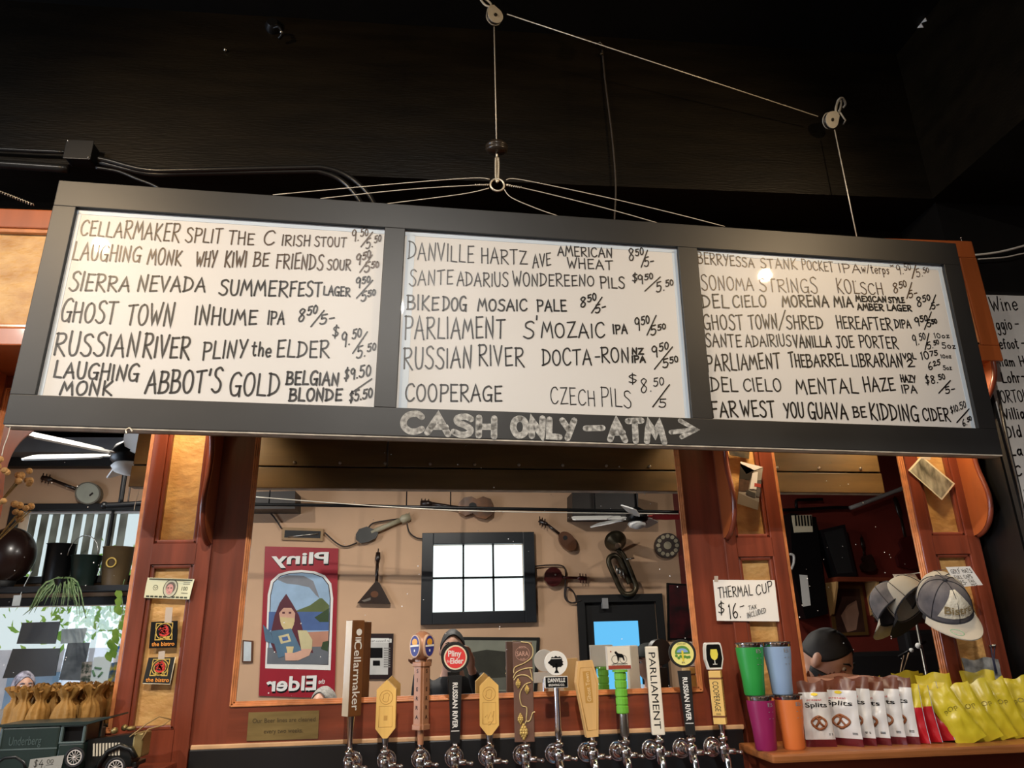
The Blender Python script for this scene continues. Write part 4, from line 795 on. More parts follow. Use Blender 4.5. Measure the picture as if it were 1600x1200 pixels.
mb = MB(); text(mb, 'DANVILLE', H, .011, w=.050, cx=-.002, y=z1 + .004, z=.0112, bold=.03); text(mb, 'BREWING CO.', H, .006, w=.046, cx=-.002, y=z1 - .006, z=.0112, bold=.02); mb.build('lettering', WHITE, b)
# 7 coffin
t, x = taps[7]; z0, z1 = zpx(925, 1151), zpx(916, 1032); H = hframe((x - .002, TY, z0), radians(5)) @ Matrix.Rotation(radians(3.0), 4, 'Z'); L = z1 - z0
def coffin(k): return [(-.0165 * k, L * .5 * (1 - k) + 0), (.0165 * k, L * .5 * (1 - k)), (.033 * k + (0), L * (.5 + .22 * k)), (.021 * k, L * (.5 + .5 * k)), (-.021 * k, L * (.5 + .5 * k)), (-.033 * k, L * (.5 + .22 * k))]
mb = MB(); mb.prism(coffin(1), -.011, .011, H); h = mb.build('tap_handle', mat('pale maple coffin', (214, 172, 112), .42, var=.1, scale=5, stretch=(6, 6, 1)), t)
mb = MB(); c = coffin(.82); mb.tube([H @ Vector((a, b_, .0112)) for a, b_ in c + c[:1]], .0008, 6)
mb.prism([(a * 1, b_) for a, b_ in [(p.x, p.y) for p in [Vector((-.011, L * .44, 0)), Vector((.011, L * .44, 0)), Vector((.011, L * .86, 0)), Vector((-.011, L * .86, 0))]]], .0111, .0113, H); mb.build('engraving', GOLDWD, h)
UF = H @ frame((0, 0, 0), (0, 1, 0), (-1, 0, 0)); mb = MB(); text(mb, 'Ghost Town', UF, .012, w=L * .38, cx=L * .65, y=-.006, z=.0118, bold=.01); mb.build('lettering', mat('pale raised lettering', (230, 200, 150), .45), h); ferrule(t, x, TAPZ + .012, z0 + .002, .007, .007)
# 8 grip with square picture
t, x = taps[8]; z0, zg0, zg1, zs0, zs1 = zpx(976, 1150), zpx(973, 1115), zpx(962, 1050), zpx(958, 1050), zpx(958, 1013)
mb = MB(); mb.lathe([(.0085, TAPZ + .012), (.0125, z0 + .002), (.0125, zg0 + .002)], Matrix.Translation((x, TY, 0)), 16); mb.build('handle_rod', STEEL, t)
mb = MB(); pr = []; n = 5
pr = [(.012, zg0), (.0165, zg0 + .001)]
for j in range(n):
    a = zg0 + (zg1 - zg0) * j / n; b = zg0 + (zg1 - zg0) * (j + .86) / n; pr += [(.0175, a + .003), (.0175, b), (.0158, b + .001), (.0158, a + (zg1 - zg0) / n + .001)]
pr += [(.022, zg1), (.022, zg1 + .005), (.010, zg1 + .006)]
mb.lathe(pr, Matrix.Translation((x - .002, TY, 0)), 14, smooth=False); h = mb.build('grip', GREENP, t)
mb = MB(); H = hframe((x - .004, TY, 0), radians(5)); mb.box((0, (zs0 + zs1) / 2 + .006, 0), (.073, .064, .012), H, 0, .0015); b = mb.build('picture_block', mat('pale steel block', (205, 200, 190), .35), t); zc = (zs0 + zs1) / 2 + .006
mb = MB(); mb.box((0, zc, .0063), (.067, .058, .0008), H, 0); mb.box((0, zc - .025, .0069), (.067, .009, .0006), H, 2)
for cx in (-.012, .012): mb.tube([H @ Vector((cx + .0105 * cos(2 * pi * a / 20), zc - .004 + .0105 * sin(2 * pi * a / 20), .0072)) for a in range(21)], .0006, 5, 1, caps=False)
dog = [(-.013, .016), (-.008, .018), (-.002, .012), (.010, .010), (.014, .004), (.016, -.008), (.013, -.008), (.010, .000), (.000, .001), (-.002, -.008), (-.005, -.008), (-.006, .003), (-.009, .009), (-.012, .012)]
mb.prism([(a, zc + b_) for a, b_ in dog], .0068, .0075, H, 1); mb.box((.002, zc - .0155, .0069), (.044, .0012, .0006), H, 1); text(mb, 'WEST SACRAMENTO', H, .0042, w=.048, y=zc - .0205, z=.0071, mi=1)
mb.prism(circle(.0024, 5, cx=-.024, cy=zc + .017), .0068, .0072, H, 2); mb.build('picture', [mat('ivory picture', (232, 224, 208), .45), BLACKM, mat('brick red print', (150, 62, 46), .45)], b)
# 9 white slab
t, x = taps[9]; z0, z1 = zpx(1028, 1148), zpx(1016, 1010); H = hframe((x - .001, TY, z0), radians(-9)); L = z1 - z0
mb = MB(); mb.box((0, L / 2, 0), (.036, L, .022), H, 0, .0035); h = mb.build('tap_handle', mat('ivory slab', (224, 216, 198), .4), t)
mb = MB(); VF = H @ frame((0, 0, 0), (0, -1, 0), (1, 0, 0)); text(mb, 'PARLIAMENT', VF, .0195, w=L * .86, cx=-L / 2, y=-.0105, z=.0113); mb.build('lettering', BLACKM, h)
ferrule(t, x, TAPZ + .012, z0, .007, .007)
# 11 wooden handle with glass badge
t, x = taps[11]; z0, z1, zb0, zb1 = zpx(1124, 1131), zpx(1112, 1048), zpx(1110, 1046), zpx(1107, 1004); H = hframe((x - .002, TY, 0), radians(-28))
mb = MB(); mb.box((0, (z0 + z1) / 2, 0), (.034, z1 - z0, .034), H, 0, .0015); h = mb.build('tap_handle', mat('pale bamboo', (222, 182, 104), .42, var=.08, scale=5, stretch=(6, 6, 1)), t)
mb = MB(); 
for zz in (z0 + .020, z1 - .020): mb.box((0, zz, 0), (.0346, .005, .0346), H)
mb.build('bands', BROWNW, h)
mb = MB()
for yw in (0, radians(90)):
    VF = H @ Matrix.Rotation(yw, 4, 'Y') @ frame((0, 0, 0), (0, -1, 0), (1, 0, 0)); text(mb, 'COOPERAGE', VF, .017, w=(z1 - z0) * .56, cx=-(z0 + (z1 - z0) * .52), y=-.0085, z=.0174); text(mb, 'II', VF, .014, w=.004, cx=-(z0 + (z1 - z0) * .19), y=-.007, z=.0174)
mb.build('lettering', mat('dark green lettering', (40, 44, 30), .5), h)
bz = (zb0 + zb1) / 2; bh = (zb1 - zb0) / 2; B = hframe((x - .003, TY, bz), radians(2))
def shield(k): return [(k * .020, -bh * k), (k * .0275, -bh * .25 * k), (k * .026, bh * .55 * k), (k * .0235, bh * .92 * k), (k * .019, bh * k), (-k * .019, bh * k), (-k * .0235, bh * .92 * k), (-k * .026, bh * .55 * k), (-k * .0275, -bh * .25 * k), (-k * .020, -bh * k)]
mb = MB(); mb.prism(shield(1.0), -.008, .008, B); b = mb.build('badge', WHITE, t)
mb = MB(); mb.prism(shield(.86), .0081, .0088, B); mb.build('badge_face', BLACKM, b)
mb = MB(); mb.prism([(-.0095, .018), (.0095, .018), (.012, .004), (.009, -.006), (.003, -.011), (-.003, -.011), (-.009, -.006), (-.012, .004)], .0089, .0094, B, 0)
mb.box((0, -.016, .0091), (.0022, .012, .0006), B, 1); mb.box((0, -.0225, .0091), (.013, .0018, .0006), B, 1); mb.build('badge_print', [mat('beer yellow print', (236, 222, 90), .4), WHITE], b); ferrule(t, x, TAPZ + .012, z0, .007, .010)

# ================================================================== plaque, cards, photographs
q4 = [(389, 1113), (499, 1110), (497, 1154), (385.6, 1157.6)]; mb = MB(); sheet(mb, q4, 2.2715, .003)
t = thing('plaque', 'brass plaque about cleaned beer lines screwed to the rail left of the taps', 'plaque', tuple(V(442, 1134, 2.27))); p = mb.build('plate', BRASS, t)
q = qmap(q4, 2.268); mb = MB(); qtext(mb, q, 'Our Beer lines are cleaned', .06, .95, .62, .78); qtext(mb, q, 'every two weeks.', .23, .78, .24, .40); mb.build('lettering', mat('dark engraving', (70, 56, 30), .6), p)

q4 = [(1114, 906), (1210, 906.5), (1217.5, 971), (1120, 970)]; t = thing('price_sign', 'white card with THERMAL CUP $16 hand lettered in black, above the cups', 'sign', tuple(V(1165, 940, 2.255)))
mb = MB(); sheet(mb, q4, 2.258); p = mb.build('card', PAPER, t); q = qmap(q4, 2.2565); mb = MB()
P0 = Vector((0, 2.2555, 0))
for s, x0, y0, x1, y1, h, lw in (('THERMAL', 1123, 934, 1176, 930, 16, 1.5), ('CUP', 1182, 930, 1207, 923, 15, 1.5), ('$', 1123, 960, 1133, 958, 17, 1.8), ('16.', 1140, 967, 1158, 964, 22, 1.9), ('-', 1156, 952, 1163, 950, 8, 1.5), ('TAX', 1170, 953, 1182, 951, 6, .9), ('INCLUDED', 1168, 966, 1197, 957, 8, .9)): px_word(mb, P0, NF, s, x0, y0, x1, y1, h, lw=lw)
mb.build('handwriting', INK, p); mb = MB(); sheet(mb, [(1116, 900), (1122, 900), (1122, 909), (1116, 909)], 2.2565, .0005); mb.build('tape', mat('clear tape', (190, 175, 160), .3), p)

SEPIA = mat('sepia photograph', (40, 36, 26), .35, c2=(190, 182, 158), scale=38, detail=6, stretch=(1, 1, .4))
q4 = [(1439.7, 712), (1492, 756), (1471.6, 781.6), (1419, 734.7)]; t = thing('photograph', 'tilted sepia photograph with pale border pinned high on the right pilaster', 'photograph', tuple(V(1455, 746, 2.255)), group='old photographs pinned to the pilasters')
mb = MB(); sheet(mb, q4, 2.258, .001); p = mb.build('print', CREAM, t); q = qmap(q4, 2.2568); mb = MB(); patch(mb, q, [(.04, .06), (.96, .06), (.96, .94), (.04, .94)], 0, .0004); mb.build('image', SEPIA, p)
mb = MB(); sheet(mb, [(1440, 706), (1456, 709), (1453, 719), (1437, 716)], 2.2568, .0006); mb.build('tape', mat('clear tape', (190, 175, 160), .3), p)
q4 = [(1157, 721), (1192, 730), (1184, 797), (1152, 787)]; t = thing('photograph', 'upright photograph of a street with white building pinned beside the corbel', 'photograph', tuple(V(1172, 758, 2.255)), group='old photographs pinned to the pilasters')
mb = MB(); sheet(mb, q4, 2.245, .001); p = mb.build('print', mat('grey photograph', (120, 114, 106), .35, c2=(160, 154, 144), scale=20), t); q = qmap(q4, 2.2438); mb = MB()
patch(mb, q, [(0, .55), (.5, .62), (.62, .88), (0, .95)], 0); patch(mb, q, [(0, .30), (.45, .36), (.5, .62), (0, .58)], 1); patch(mb, q, [(0, .9), (.3, .74), (.55, .84), (1, 1), (0, 1)], 2); patch(mb, q, [(.52, .42), (.82, .45), (.8, .86), (.56, .8)], 2, .0015); patch(mb, q, [(.82, .3), (1, .3), (1, .7), (.82, .66)], 3, .0015); patch(mb, q, [(.7, .5), (1, .52), (1, .6), (.7, .58)], 4, .002); patch(mb, q, [(0, 0), (1, 0), (1, .18), (0, .26)], 5); patch(mb, q, [(.36, .28), (.8, .26), (.8, .36), (.36, .38)], 6, .0015)
mb.build('image', [mat('dark photo tree', (42, 38, 34), .4), mat('brown photo foliage', (78, 58, 46), .4, var=.4, scale=60), mat('white photo sky', (226, 224, 222), .4), mat('grey photo wall', (90, 86, 84), .4), mat('red photo sign', (170, 70, 60), .4), mat('photo street', (110, 100, 88), .4), mat('photo car', (58, 56, 54), .4)], p)
q4 = [(1132, 700), (1172, 701), (1170, 717), (1136, 712)]; mb = MB(); sheet(mb, [(1136, 690), (1172, 690), (1170, 717), (1140, 711)], 2.25, .002); o = mb.build('coaster', mat('dark printed coaster', (26, 24, 22), .5, c2=(84, 70, 46), scale=50)); tag(o, 'dark brown coaster stuck above the upright street photograph', 'coaster', 'beer mats pinned to the pilasters')

# bank note
q4 = [(231, 902.5), (305, 905), (296.7, 936.7), (225, 934)]; t = thing('banknote', 'green white banknote with a portrait stuck on the left pilaster', 'banknote', tuple(V(265, 920, 2.255)))
qa = qmap(q4, 2.2575); qq = lambda u, v: qa(u, v) + NF * (.0005 + .010 * max(0, u - .75) ** 2 * 8 + .002 * sin(v * 3)); mb = MB()
mb.grid(lambda u, v: qq(u, v), 14, 4); mb.grid(lambda u, v: qq(u, v) - NF * .0004, 14, 4); p = mb.build('note', mat('banknote paper', (214, 212, 178), .7, var=.04), t)
def qpoly(mb, pts, mi, l=.0006): mb.add([qq(u, v) + NF * l for u, v in pts], [tuple(range(len(pts)))[::-1]], mi)
mb = MB(); ND = 0
qpoly(mb, [(.04, .90), (.96, .90), (.96, .97), (.04, .97)], 0)
for i in range(10): qpoly(mb, [(.04 + i * .092, .04), (.04 + i * .092 + .07, .04), (.04 + i * .092 + .07, .12), (.04 + i * .092, .12)], 0)
qpoly(mb, [(.53 + .155 * cos(2 * pi * a / 26), .5 + .46 * sin(2 * pi * a / 26)) for a in range(26)], 0, .0008); qpoly(mb, [(.53 + .14 * cos(2 * pi * a / 26), .5 + .42 * sin(2 * pi * a / 26)) for a in range(26)], 1, .0010)
qpoly(mb, [(.53 + .10 * cos(2 * pi * a / 20), .55 + .28 * sin(2 * pi * a / 20)) for a in range(20)], 3, .0012); qpoly(mb, [(.52 + .075 * cos(2 * pi * a / 20), .46 + .26 * sin(2 * pi * a / 20)) for a in range(20)], 2, .0014)
for u in (.485, .55): qpoly(mb, [(u - .018, .50), (u + .018, .50), (u + .018, .55), (u - .018, .55)], 0, .0016)
qpoly(mb, [(.50, .31), (.545, .31), (.545, .335), (.50, .335)], 3, .0016)
mb.ribbon([[(.21 + .05 * cos(2 * pi * a / 18), .52 + .12 * sin(2 * pi * a / 18)) for a in range(19)], [(.18, .56), (.21, .48), (.25, .58)]], lambda a, b: qq(a, b) + NF * .0008, .0009, NF, 0)
qv, qf, tw = ftext('100'); mb.add([qq(.77 + .13 * a / tw, .42 + .2 * b) + NF * .0008 for a, b in qv], qf, 0)
for v in (.80, .28, .72): qpoly(mb, [(.78, v), (.93, v), (.93, v + .025), (.78, v + .025)], 0)
mb.build('engraved_print', [mat('dark green engraving', (62, 66, 52), .7), mat('pale portrait ground', (192, 188, 164), .7), mat('pink portrait face', (206, 150, 142), .7), mat('brown grey portrait hair', (104, 92, 84), .7)], p)
# coasters
for k, (q4, lab, gm) in enumerate((([(236.7, 971.7), (278, 970), (275.8, 1011.7), (233, 1013)], 'black coaster with red and gold knot emblem, upper one taped flat', GOLDP), ([(232.5, 1027.5), (274, 1026.7), (266.7, 1069), (223, 1068)], 'black coaster with red and gold knot emblem, lower one with a curled pale edge', GOLDP))):
    t = thing('coaster', lab, 'coaster', tuple(V(255, 990 + 55 * k, 2.258)), group='beer mats pinned to the pilasters'); mb = MB(); sheet(mb, q4, 2.26 if k == 0 else 2.257, .0022 if k == 0 else .0012)
    p = mb.build('card', BLACKM if k == 0 else mat('faded black card', (30, 30, 28), .4), t); q = qmap(q4, 2.2575 if k == 0 else 2.2555); mb = MB()
    ring = lambda r, a0=0, a1=2 * pi, n=30: [(.5 + r * cos(a0 + (a1 - a0) * j / n), .62 + r * sin(a0 + (a1 - a0) * j / n)) for j in range(n + 1)]
    st = [ring(.30)] + ([ring(.22)] if k else [])
    for sx, sy in ((-1, -1), (1, -1), (1, 1), (-1, 1)): st.append([(.5 + sx * .10, .62 + sy * .31), (.5 + sx * .31, .62 + sy * .31), (.5 + sx * .31, .62 + sy * .10)])
    st.append([(.5 + .24 * sin(a * .9) * (1 - a / 30), .38 + .05 * sin(a * 2.1)) for a in range(0, 20)])
    mb.ribbon(st, lambda a, b: q(a, b) + NF * .0006, .0022, NF, 0)
    rs = [[(.32, .70), (.45, .80), (.62, .76), (.56, .66), (.40, .60), (.38, .50), (.55, .46), (.68, .54)], [(.46, .74), (.50, .60), (.62, .58), (.66, .68)], [(.36, .56), (.48, .68), (.58, .52)], [(.40, .78), (.55, .84)]]
    mb.ribbon([[(p.x, p.y) for p in smooth_pts([(a, b, 0) for a, b in r], 5)] for r in rs], lambda a, b: q(a, b) + NF * .0009, .0048, NF, 1)
    qtext(mb, q, 'the bistro', .08, .92, .08, .23, 2, .0009, .03)
    mb.build('emblem', [gm, mat('dragon red print', (200, 52, 44), .45), ORP], p)
    mb = MB(); sheet(mb, [(259, 949), (270, 949), (268, 973), (257, 973)] if k == 0 else [(248, 1018), (258, 1017), (257, 1030), (247, 1030)], 2.2568 if k == 0 else 2.2550, .0005); mb.build('tape', mat('clear tape', (190, 175, 160), .3), p)
    if k:
        mb = MB(); c = [V(a, b, 2.2555) for a, b in q4]; mb.tube([c[1], c[2] + NF * .006, c[3]], .0011, 6); mb.build('curled_edge', CREAM, p, 'pale curled edge')
# card behind the caps
q4 = [(1477.5, 886), (1515.6, 885), (1535.6, 914), (1496, 918)]; t = thing('price_sign', 'small white hand written card pinned above the caps on the right pilaster', 'sign', tuple(V(1506, 900, 2.25)))
mb = MB(); sheet(mb, q4, 2.14, .001); p = mb.build('card', PAPER, t); q = qmap(q4, 2.1385); mb = MB()
qhand(mb, q, 'GOLF HATS', .10, .93, .68, .88, .0011); qhand(mb, q, 'FULL CAPS', .12, .80, .40, .58, .0010); qhand(mb, q, '$25-', .12, .46, .10, .30, .0012); qhand(mb, q, 'TAX', .56, .78, .18, .32, .0009); qhand(mb, q, 'INC', .56, .80, .02, .13, .0009); mb.build('handwriting', INK, p)
mb = MB(); mb.tube([q(.5, .95), q(.5, .95) + Vector((0, .125, 0))], .0012, 6); mb.build('pin', STEEL, p)

# ================================================================== caps on the right pilaster
def make_cap(lab, o, fwd, up, cm, brimm, patch_=True):
    t = thing('baseball_cap', lab, 'cap', tuple(o), group='caps hung on the right pilaster'); fwd = Vector(fwd).normalized(); up = Vector(up); up = (up - fwd * up.dot(fwd)).normalized(); rx = fwd.cross(up)
    M = Matrix(((rx.x, fwd.x, up.x, o[0]), (rx.y, fwd.y, up.y, o[1]), (rx.z, fwd.z, up.z, o[2]), (0, 0, 0, 1)))
    def S(u, v, e=0):      # u around 0..1 (0.25 = front), v up 0..1
        a = 2 * pi * u; th = v * pi / 2; r = cos(th) ** .8 if v < 1 else 0
        return Vector(((.070 + e) * r * cos(a), (.080 + e) * r * sin(a), (.100 + e) * sin(th) ** .95))
    mb = MB(); mb.grid(lambda u, v: S(u, v), 36, 14, wrap=True, M=M, mfn=lambda u, v: 1 if (.56 < u < .94 and v < .0) else 0); c = mb.build('crown', cm, t)
    mb = MB()
    for k in range(6):
        mb.tube([M @ S(k / 6 + 1 / 12, v / 14, .001) for v in range(15)], .0011, 5)
    mb.tube([M @ (S(u / 40, 0, .001) + Vector((0, 0, .003))) for u in range(41)], .003, 6, caps=False); mb.ball(S(0, 1), .007, M, nu=10, nv=6); mb.build('seams', mat('cap seam dark', (28, 28, 36), .8), c)
    mb = MB()
    def br(u, v):
        a = pi * (.10 + .80 * u); k = 1 + .86 * v * (.35 + .65 * sin(pi * u) ** .6); x_ = .072 * cos(a) * (1 + .10 * v); y_ = .082 * sin(a) * k
        return Vector((x_, y_, .004 + .02 * v * 0 - 2.6 * x_ * x_ * (.25 + v)))
    mb.grid(lambda u, v: br(u, v), 20, 8, M=M); mb.grid(lambda u, v: br(u, v) - Vector((0, 0, .003)), 20, 8, M=M); b = mb.build('brim', brimm, t)
    if patch_:
        mb = MB(); mb.grid(lambda u, v: S(.25 + (u - .5) * .26 * (1 - v * .75), .12 + .62 * v, .0015 + .002 * noise.noise(Vector((u * 9, v * 9, 1)))), 14, 12, M=M); pt = mb.build('front_patch', mat('ivory embroidered patch', (206, 200, 182), .8, var=.1, scale=60, bump=.3), c)
        vs, fs, tw = ftext('Bistro', .02); mb = MB(); mb.add([M @ S(.25 + (.5 - (.12 + .80 * a / tw)) * -.24, .22 + .15 * b, .006) for a, b in vs], fs); mb.build('lettering', mat('outlined tan lettering', (120, 104, 70), .8), pt)
        mb = MB(); mb.tube([M @ (br(.36 + .075 * cos(2 * pi * a / 24), .58 + .20 * sin(2 * pi * a / 24)) + Vector((0, 0, .001))) for a in range(25)], .0009, 5, caps=False); mb.build('sticker', mat('pale green sticker', (140, 190, 150), .5), b)
    return t
make_cap('grey and navy cap with an embroidered patch and pale brim, front one', V(1476, 950, 2.160), (-.10, -.76, -.60), (-.20, -.50, .80), mat('faded navy cap cloth', (58, 58, 66), .85, c2=(108, 104, 106), scale=14), mat('pale grey cap cloth', (168, 162, 150), .85, var=.06))
make_cap('plain pale grey cap hanging behind the patched cap', V(1473, 941, 2.205), (-.14, -.70, -.70), (-.27, -.55, .80), mat('pale grey cap cloth b', (150, 146, 136), .85, var=.06), mat('dark cap brim', (26, 26, 30), .85), False)

# ================================================================== cups on the ledge
def cup(lab, pxc, z0, body, y=2.115):
    x = V(pxc, 1165, y).x; t = thing('thermal_cup', lab, 'cup', (x, y, z0), group='thermal cups stacked on the ledge'); T = Matrix.Translation((x, y, z0)); hh = .1385
    mb = MB(); mb.lathe([(.0265, 0), (.0285, .003), (.0310, hh * .35), (.0375, hh * .75), (.0385, hh * .91)], T, 32); c = mb.build('cup_body', body, t)
    mb = MB(); mb.lathe([(.0383, hh * .91), (.0388, hh * .915), (.0390, hh * .985)], T, 32, caps=False); mb.build('steel_rim', CHROME, t)
    mb = MB(); mb.lathe([(.0400, hh * .985), (.0405, hh), (.034, hh + .001), (.005, hh + .001)], T, 32); mb.build('lid', mat('dark translucent lid', (46, 40, 36), .25), t)
    mb = MB()
    for j, ch in enumerate('BISTRO'):
        a = -pi / 2 + .35; r = .0312 + .0065 * (.55 + .0) ; 
    for j in range(3):
        vs, fs, tw = ftext('B' if j == 0 else '- -')
        z_ = hh * (.80 - .12 * j)
        mb.add([(x + (.0385) * sin(.30 + (a / tw - .5) * .45) * (.98 if j == 0 else .965 if j == 1 else .94), y - .0387 * cos(.30 + (a / tw - .5) * .45) * (.99 if j == 0 else .965 if j == 1 else .94), z0 + z_ + b * .011) for a, b in vs], fs)
    mb.build('printed_mark', mat('silver print', (170, 170, 175), .3, .5), c)
    return t
LZ = 1.234
cup('magenta thermal cup, bottom left of the four stacked', 1197, LZ, mat('magenta enamel', (138, 30, 84), .38, var=.03)); cup('orange thermal cup, bottom right of the four stacked', 1241, LZ, mat('orange enamel', (212, 116, 58), .38, var=.03))
cup('green thermal cup, standing on the magenta one', 1189.5, LZ + .1395, mat('green enamel', (44, 150, 66), .38, var=.03)); cup('pale blue thermal cup, standing on the orange one', 1234, LZ + .1395, mat('pale blue enamel', (140, 164, 196), .38, var=.03))

# ================================================================== snack bags
def bag_mesh(mb, w, h, th, M, zones, seed, crimp=.012, flop=0.0):
    def P(u, v, sgn):
        x = (u - .5) * w * (1 - .06 * sin(pi * v)); k = max(0.0, sin(pi * min(1, max(0, (v - .03) / .94)))) ** .55 * max(0.0, 1 - abs(2 * u - 1) ** 3.0) ** .6
        n = noise.noise(Vector((u * 4 + seed, v * 6, sgn * 3))) * .006 + noise.noise(Vector((u * 11 + seed, v * 13, sgn))) * .0025
        e = n * (.5 + k); z = v * h + .004 * sin(u * 9 + seed) * (v > .85)
        return Vector((x, sgn * (th * .5 * k + e * .8 + .0006) - flop * max(0, v - .72) ** 2 * h * 3, z))
    zf = lambda u, v: next((m for lim, m in zones if v <= lim), zones[-1][1])
    mb.grid(lambda u, v: P(u, v, -1), 14, 18, M=M, mfn=zf); mb.grid(lambda u, v: P(1 - u, v, 1), 14, 18, M=M, mfn=zf); return P
def place(o, yaw, tilt=0.0, lean=0.0): return Matrix.Translation(Vector(o)) @ Matrix.Rotation(yaw, 4, 'Z') @ Matrix.Rotation(tilt, 4, 'X') @ Matrix.Rotation(lean, 4, 'Y')
FOILW = mat('white glossy bag film', (206, 204, 202), .30, var=.05, scale=6, spec=.5); FOILBR = mat('brown bag film', (96, 50, 32), .32, var=.15); FOILBU = mat('burgundy bag film', (92, 22, 30), .3, var=.2, scale=30); FOILY = mat('yellow bag film', (196, 178, 42), .35, var=.1, scale=8); FOILR = mat('red bag film', (170, 22, 34), .3, var=.08); FOILS = mat('silver bag back', (150, 148, 148), .35, .3)
pr_spots = [(1284, 2.125, -12, 'first at the left showing its pretzel'), (1322, 2.13, -50, 'second from the left'), (1343, 2.135, -52, 'third from the left'), (1366, 2.135, -53, 'fourth from the left'), (1390, 2.135, -52, 'fifth from the left'), (1410, 2.13, -48, 'last at the right, against the red bags')]
for i, (pxc, y, yaw, lab) in enumerate(pr_spots):
    x = V(pxc, 1165, y).x; t = thing('pretzel_bag', 'white and brown pretzel bag, ' + lab, 'snack bag', (x, y, LZ), group='pretzel bags standing in a row'); M = place((x, y, LZ), radians(-yaw if False else yaw), radians(-6), 0)
    mb = MB(); P = bag_mesh(mb, .083 if i == 0 else .098, .168 + .004 * (i % 3), .030, M, [(.13, 2), (.83, 0), (1, 1)], i * 3.1, flop=.10); b = mb.build('bag', [FOILW, FOILBR, FOILBU], t)
    mb = MB(); H = lambda a, c: M @ (P(a, c, -1) + Vector((0, -.0012, 0)))
    k8 = [(.5 + .20 * sin(a) * (1 - .25 * cos(2 * a)), .36 + .095 * cos(a)) for a in [2 * pi * j / 40 for j in range(41)]]
    mb.tube([H(a, c) for a, c in k8], .0034, 6, 0, caps=False); mb.tube([H(a, c) for a, c in [(.36, .30), (.46, .35), (.52, .42), (.62, .44)]], .0030, 6, 0); mb.tube([H(a, c) for a, c in [(.64, .30), (.54, .35), (.48, .42), (.38, .44)]], .0030, 6, 0)
    for s, v0, hh, u0, u1, mi in (('Splits', .60, .075, .12, .88, 1), ('pretzel', .70, .03, .2, .7, 2)):
        vs, fs, tw = ftext(s, .02 if mi == 1 else 0); mb.add([H(u0 + (u1 - u0) * a / tw, v0 + hh * b) for a, b in vs], fs, mi)
    for j in range(3): mb.add([H(a, c) for a, c in ((.78, .17 + j * .012), (.92, .17 + j * .012), (.92, .176 + j * .012), (.78, .176 + j * .012))], [(0, 1, 2, 3)], 1)
    mb.add([H(.5 + .12 * cos(2 * pi * j / 14), .80 + .025 * sin(2 * pi * j / 14)) for j in range(14)], [tuple(range(14))], 3)
    mb.build('bag_print', [mat('pretzel brown print', (136, 78, 40), .5), BLACKM, REDP, YELLOWP], b)
t = thing('pretzel_bag', 'brown topped pretzel bag lying behind the standing row', 'snack bag', (V(1330, 1090, 2.2).x, 2.205, LZ), group='pretzel bags standing in a row'); M = place((V(1336, 1120, 2.2).x, 2.205, LZ), radians(-4), radians(-3))
mb = MB(); bag_mesh(mb, .24, .172, .03, M, [(.6, 0), (1, 1)], 33.0); mb.build('bag', [FOILW, mat('pinkish brown bag film', (150, 104, 84), .35, var=.12)], t)
for i, (pxc, y, yaw, lean) in enumerate(((1428, 2.13, -60, 3), (1447, 2.13, -60, 6), (1466, 2.135, -56, 9), (1488, 2.14, -50, 13))):
    x = V(pxc, 1165, y).x; t = thing('chip_bag', 'red and yellow chip bag, ' + ('first beside the pretzels', 'second in the row', 'third in the row', 'fourth, half under the yellow bags')[i], 'snack bag', (x, y, LZ), group='red and yellow chip bags'); M = place((x, y, LZ), radians(yaw), radians(-4), radians(-lean))
    mb = MB(); P = bag_mesh(mb, .095, .15, .026, M, [(.60, 1), (1, 0)], 50 + i * 2.7); b = mb.build('bag', [FOILY, FOILR], t)
    mb = MB(); H = lambda a, c: M @ (P(a, c, -1) + Vector((0, -.001, 0))); mb.add([H(.5 + .3 * cos(2 * pi * j / 18), .62 + .10 * sin(2 * pi * j / 18)) for j in range(18)], [tuple(range(18))], 0); mb.build('bag_print', [mat('orange chip print', (222, 160, 70), .5)], b)
    mb = MB(); mb.grid(lambda u, v: M @ (P(.965 + .05 * u, v, 0) + Vector((0, 0, 0))), 1, 10); mb.build('side_seam', FOILS, b)
for i, (pxc, y, yaw, lean, hh) in enumerate(((1522, 2.085, -18, 26, .155), (1548, 2.10, -22, 22, .158), (1570, 2.115, -24, 17, .160), (1592, 2.13, -24, 13, .160), (1490, 2.19, -8, 4, .176), (1560, 2.205, -6, 2, .178), (1622, 2.15, -24, 10, .160))):
    x = V(pxc, 1165, y).x; t = thing('chip_bag', 'plain yellow chip bag, ' + ('leaning in front of the red bags', 'second of the leaning front row', 'third of the leaning front row', 'fourth of the leaning front row', 'upright at the back under the caps', 'upright at the back against the right pilaster', 'last of the leaning row at the picture edge')[i], 'snack bag', (x, y, LZ), group='yellow chip bags'); M = place((x, y, LZ), radians(yaw), radians(-7), radians(-lean))
    mb = MB(); P = bag_mesh(mb, .082 if i not in (4, 5) else .105, hh, .028, M, [(1, 0)], 80 + i * 4.3, flop=.08); b = mb.build('bag', [FOILY], t)
    mb = MB(); H = lambda a, c: M @ (P(a, c, -1) + Vector((0, -.001, 0)))
    for s, v0, u0, u1 in (('pOp', .58, .25, .75),):
        vs, fs, tw = ftext(s); mb.add([H(u0 + (u1 - u0) * a / tw, v0 + .08 * b) for a, b in vs], fs)
    mb.build('bag_print', [mat('dull olive print', (130, 118, 36), .5)], b)
t = thing('printed_pouch', 'grey patterned pouch propped behind the yellow bags at the right pilaster', 'pouch', (V(1545, 1070, 2.2).x, 2.222, LZ)); M = place((V(1548, 1080, 2.22).x, 2.225, LZ), radians(2), radians(-3))
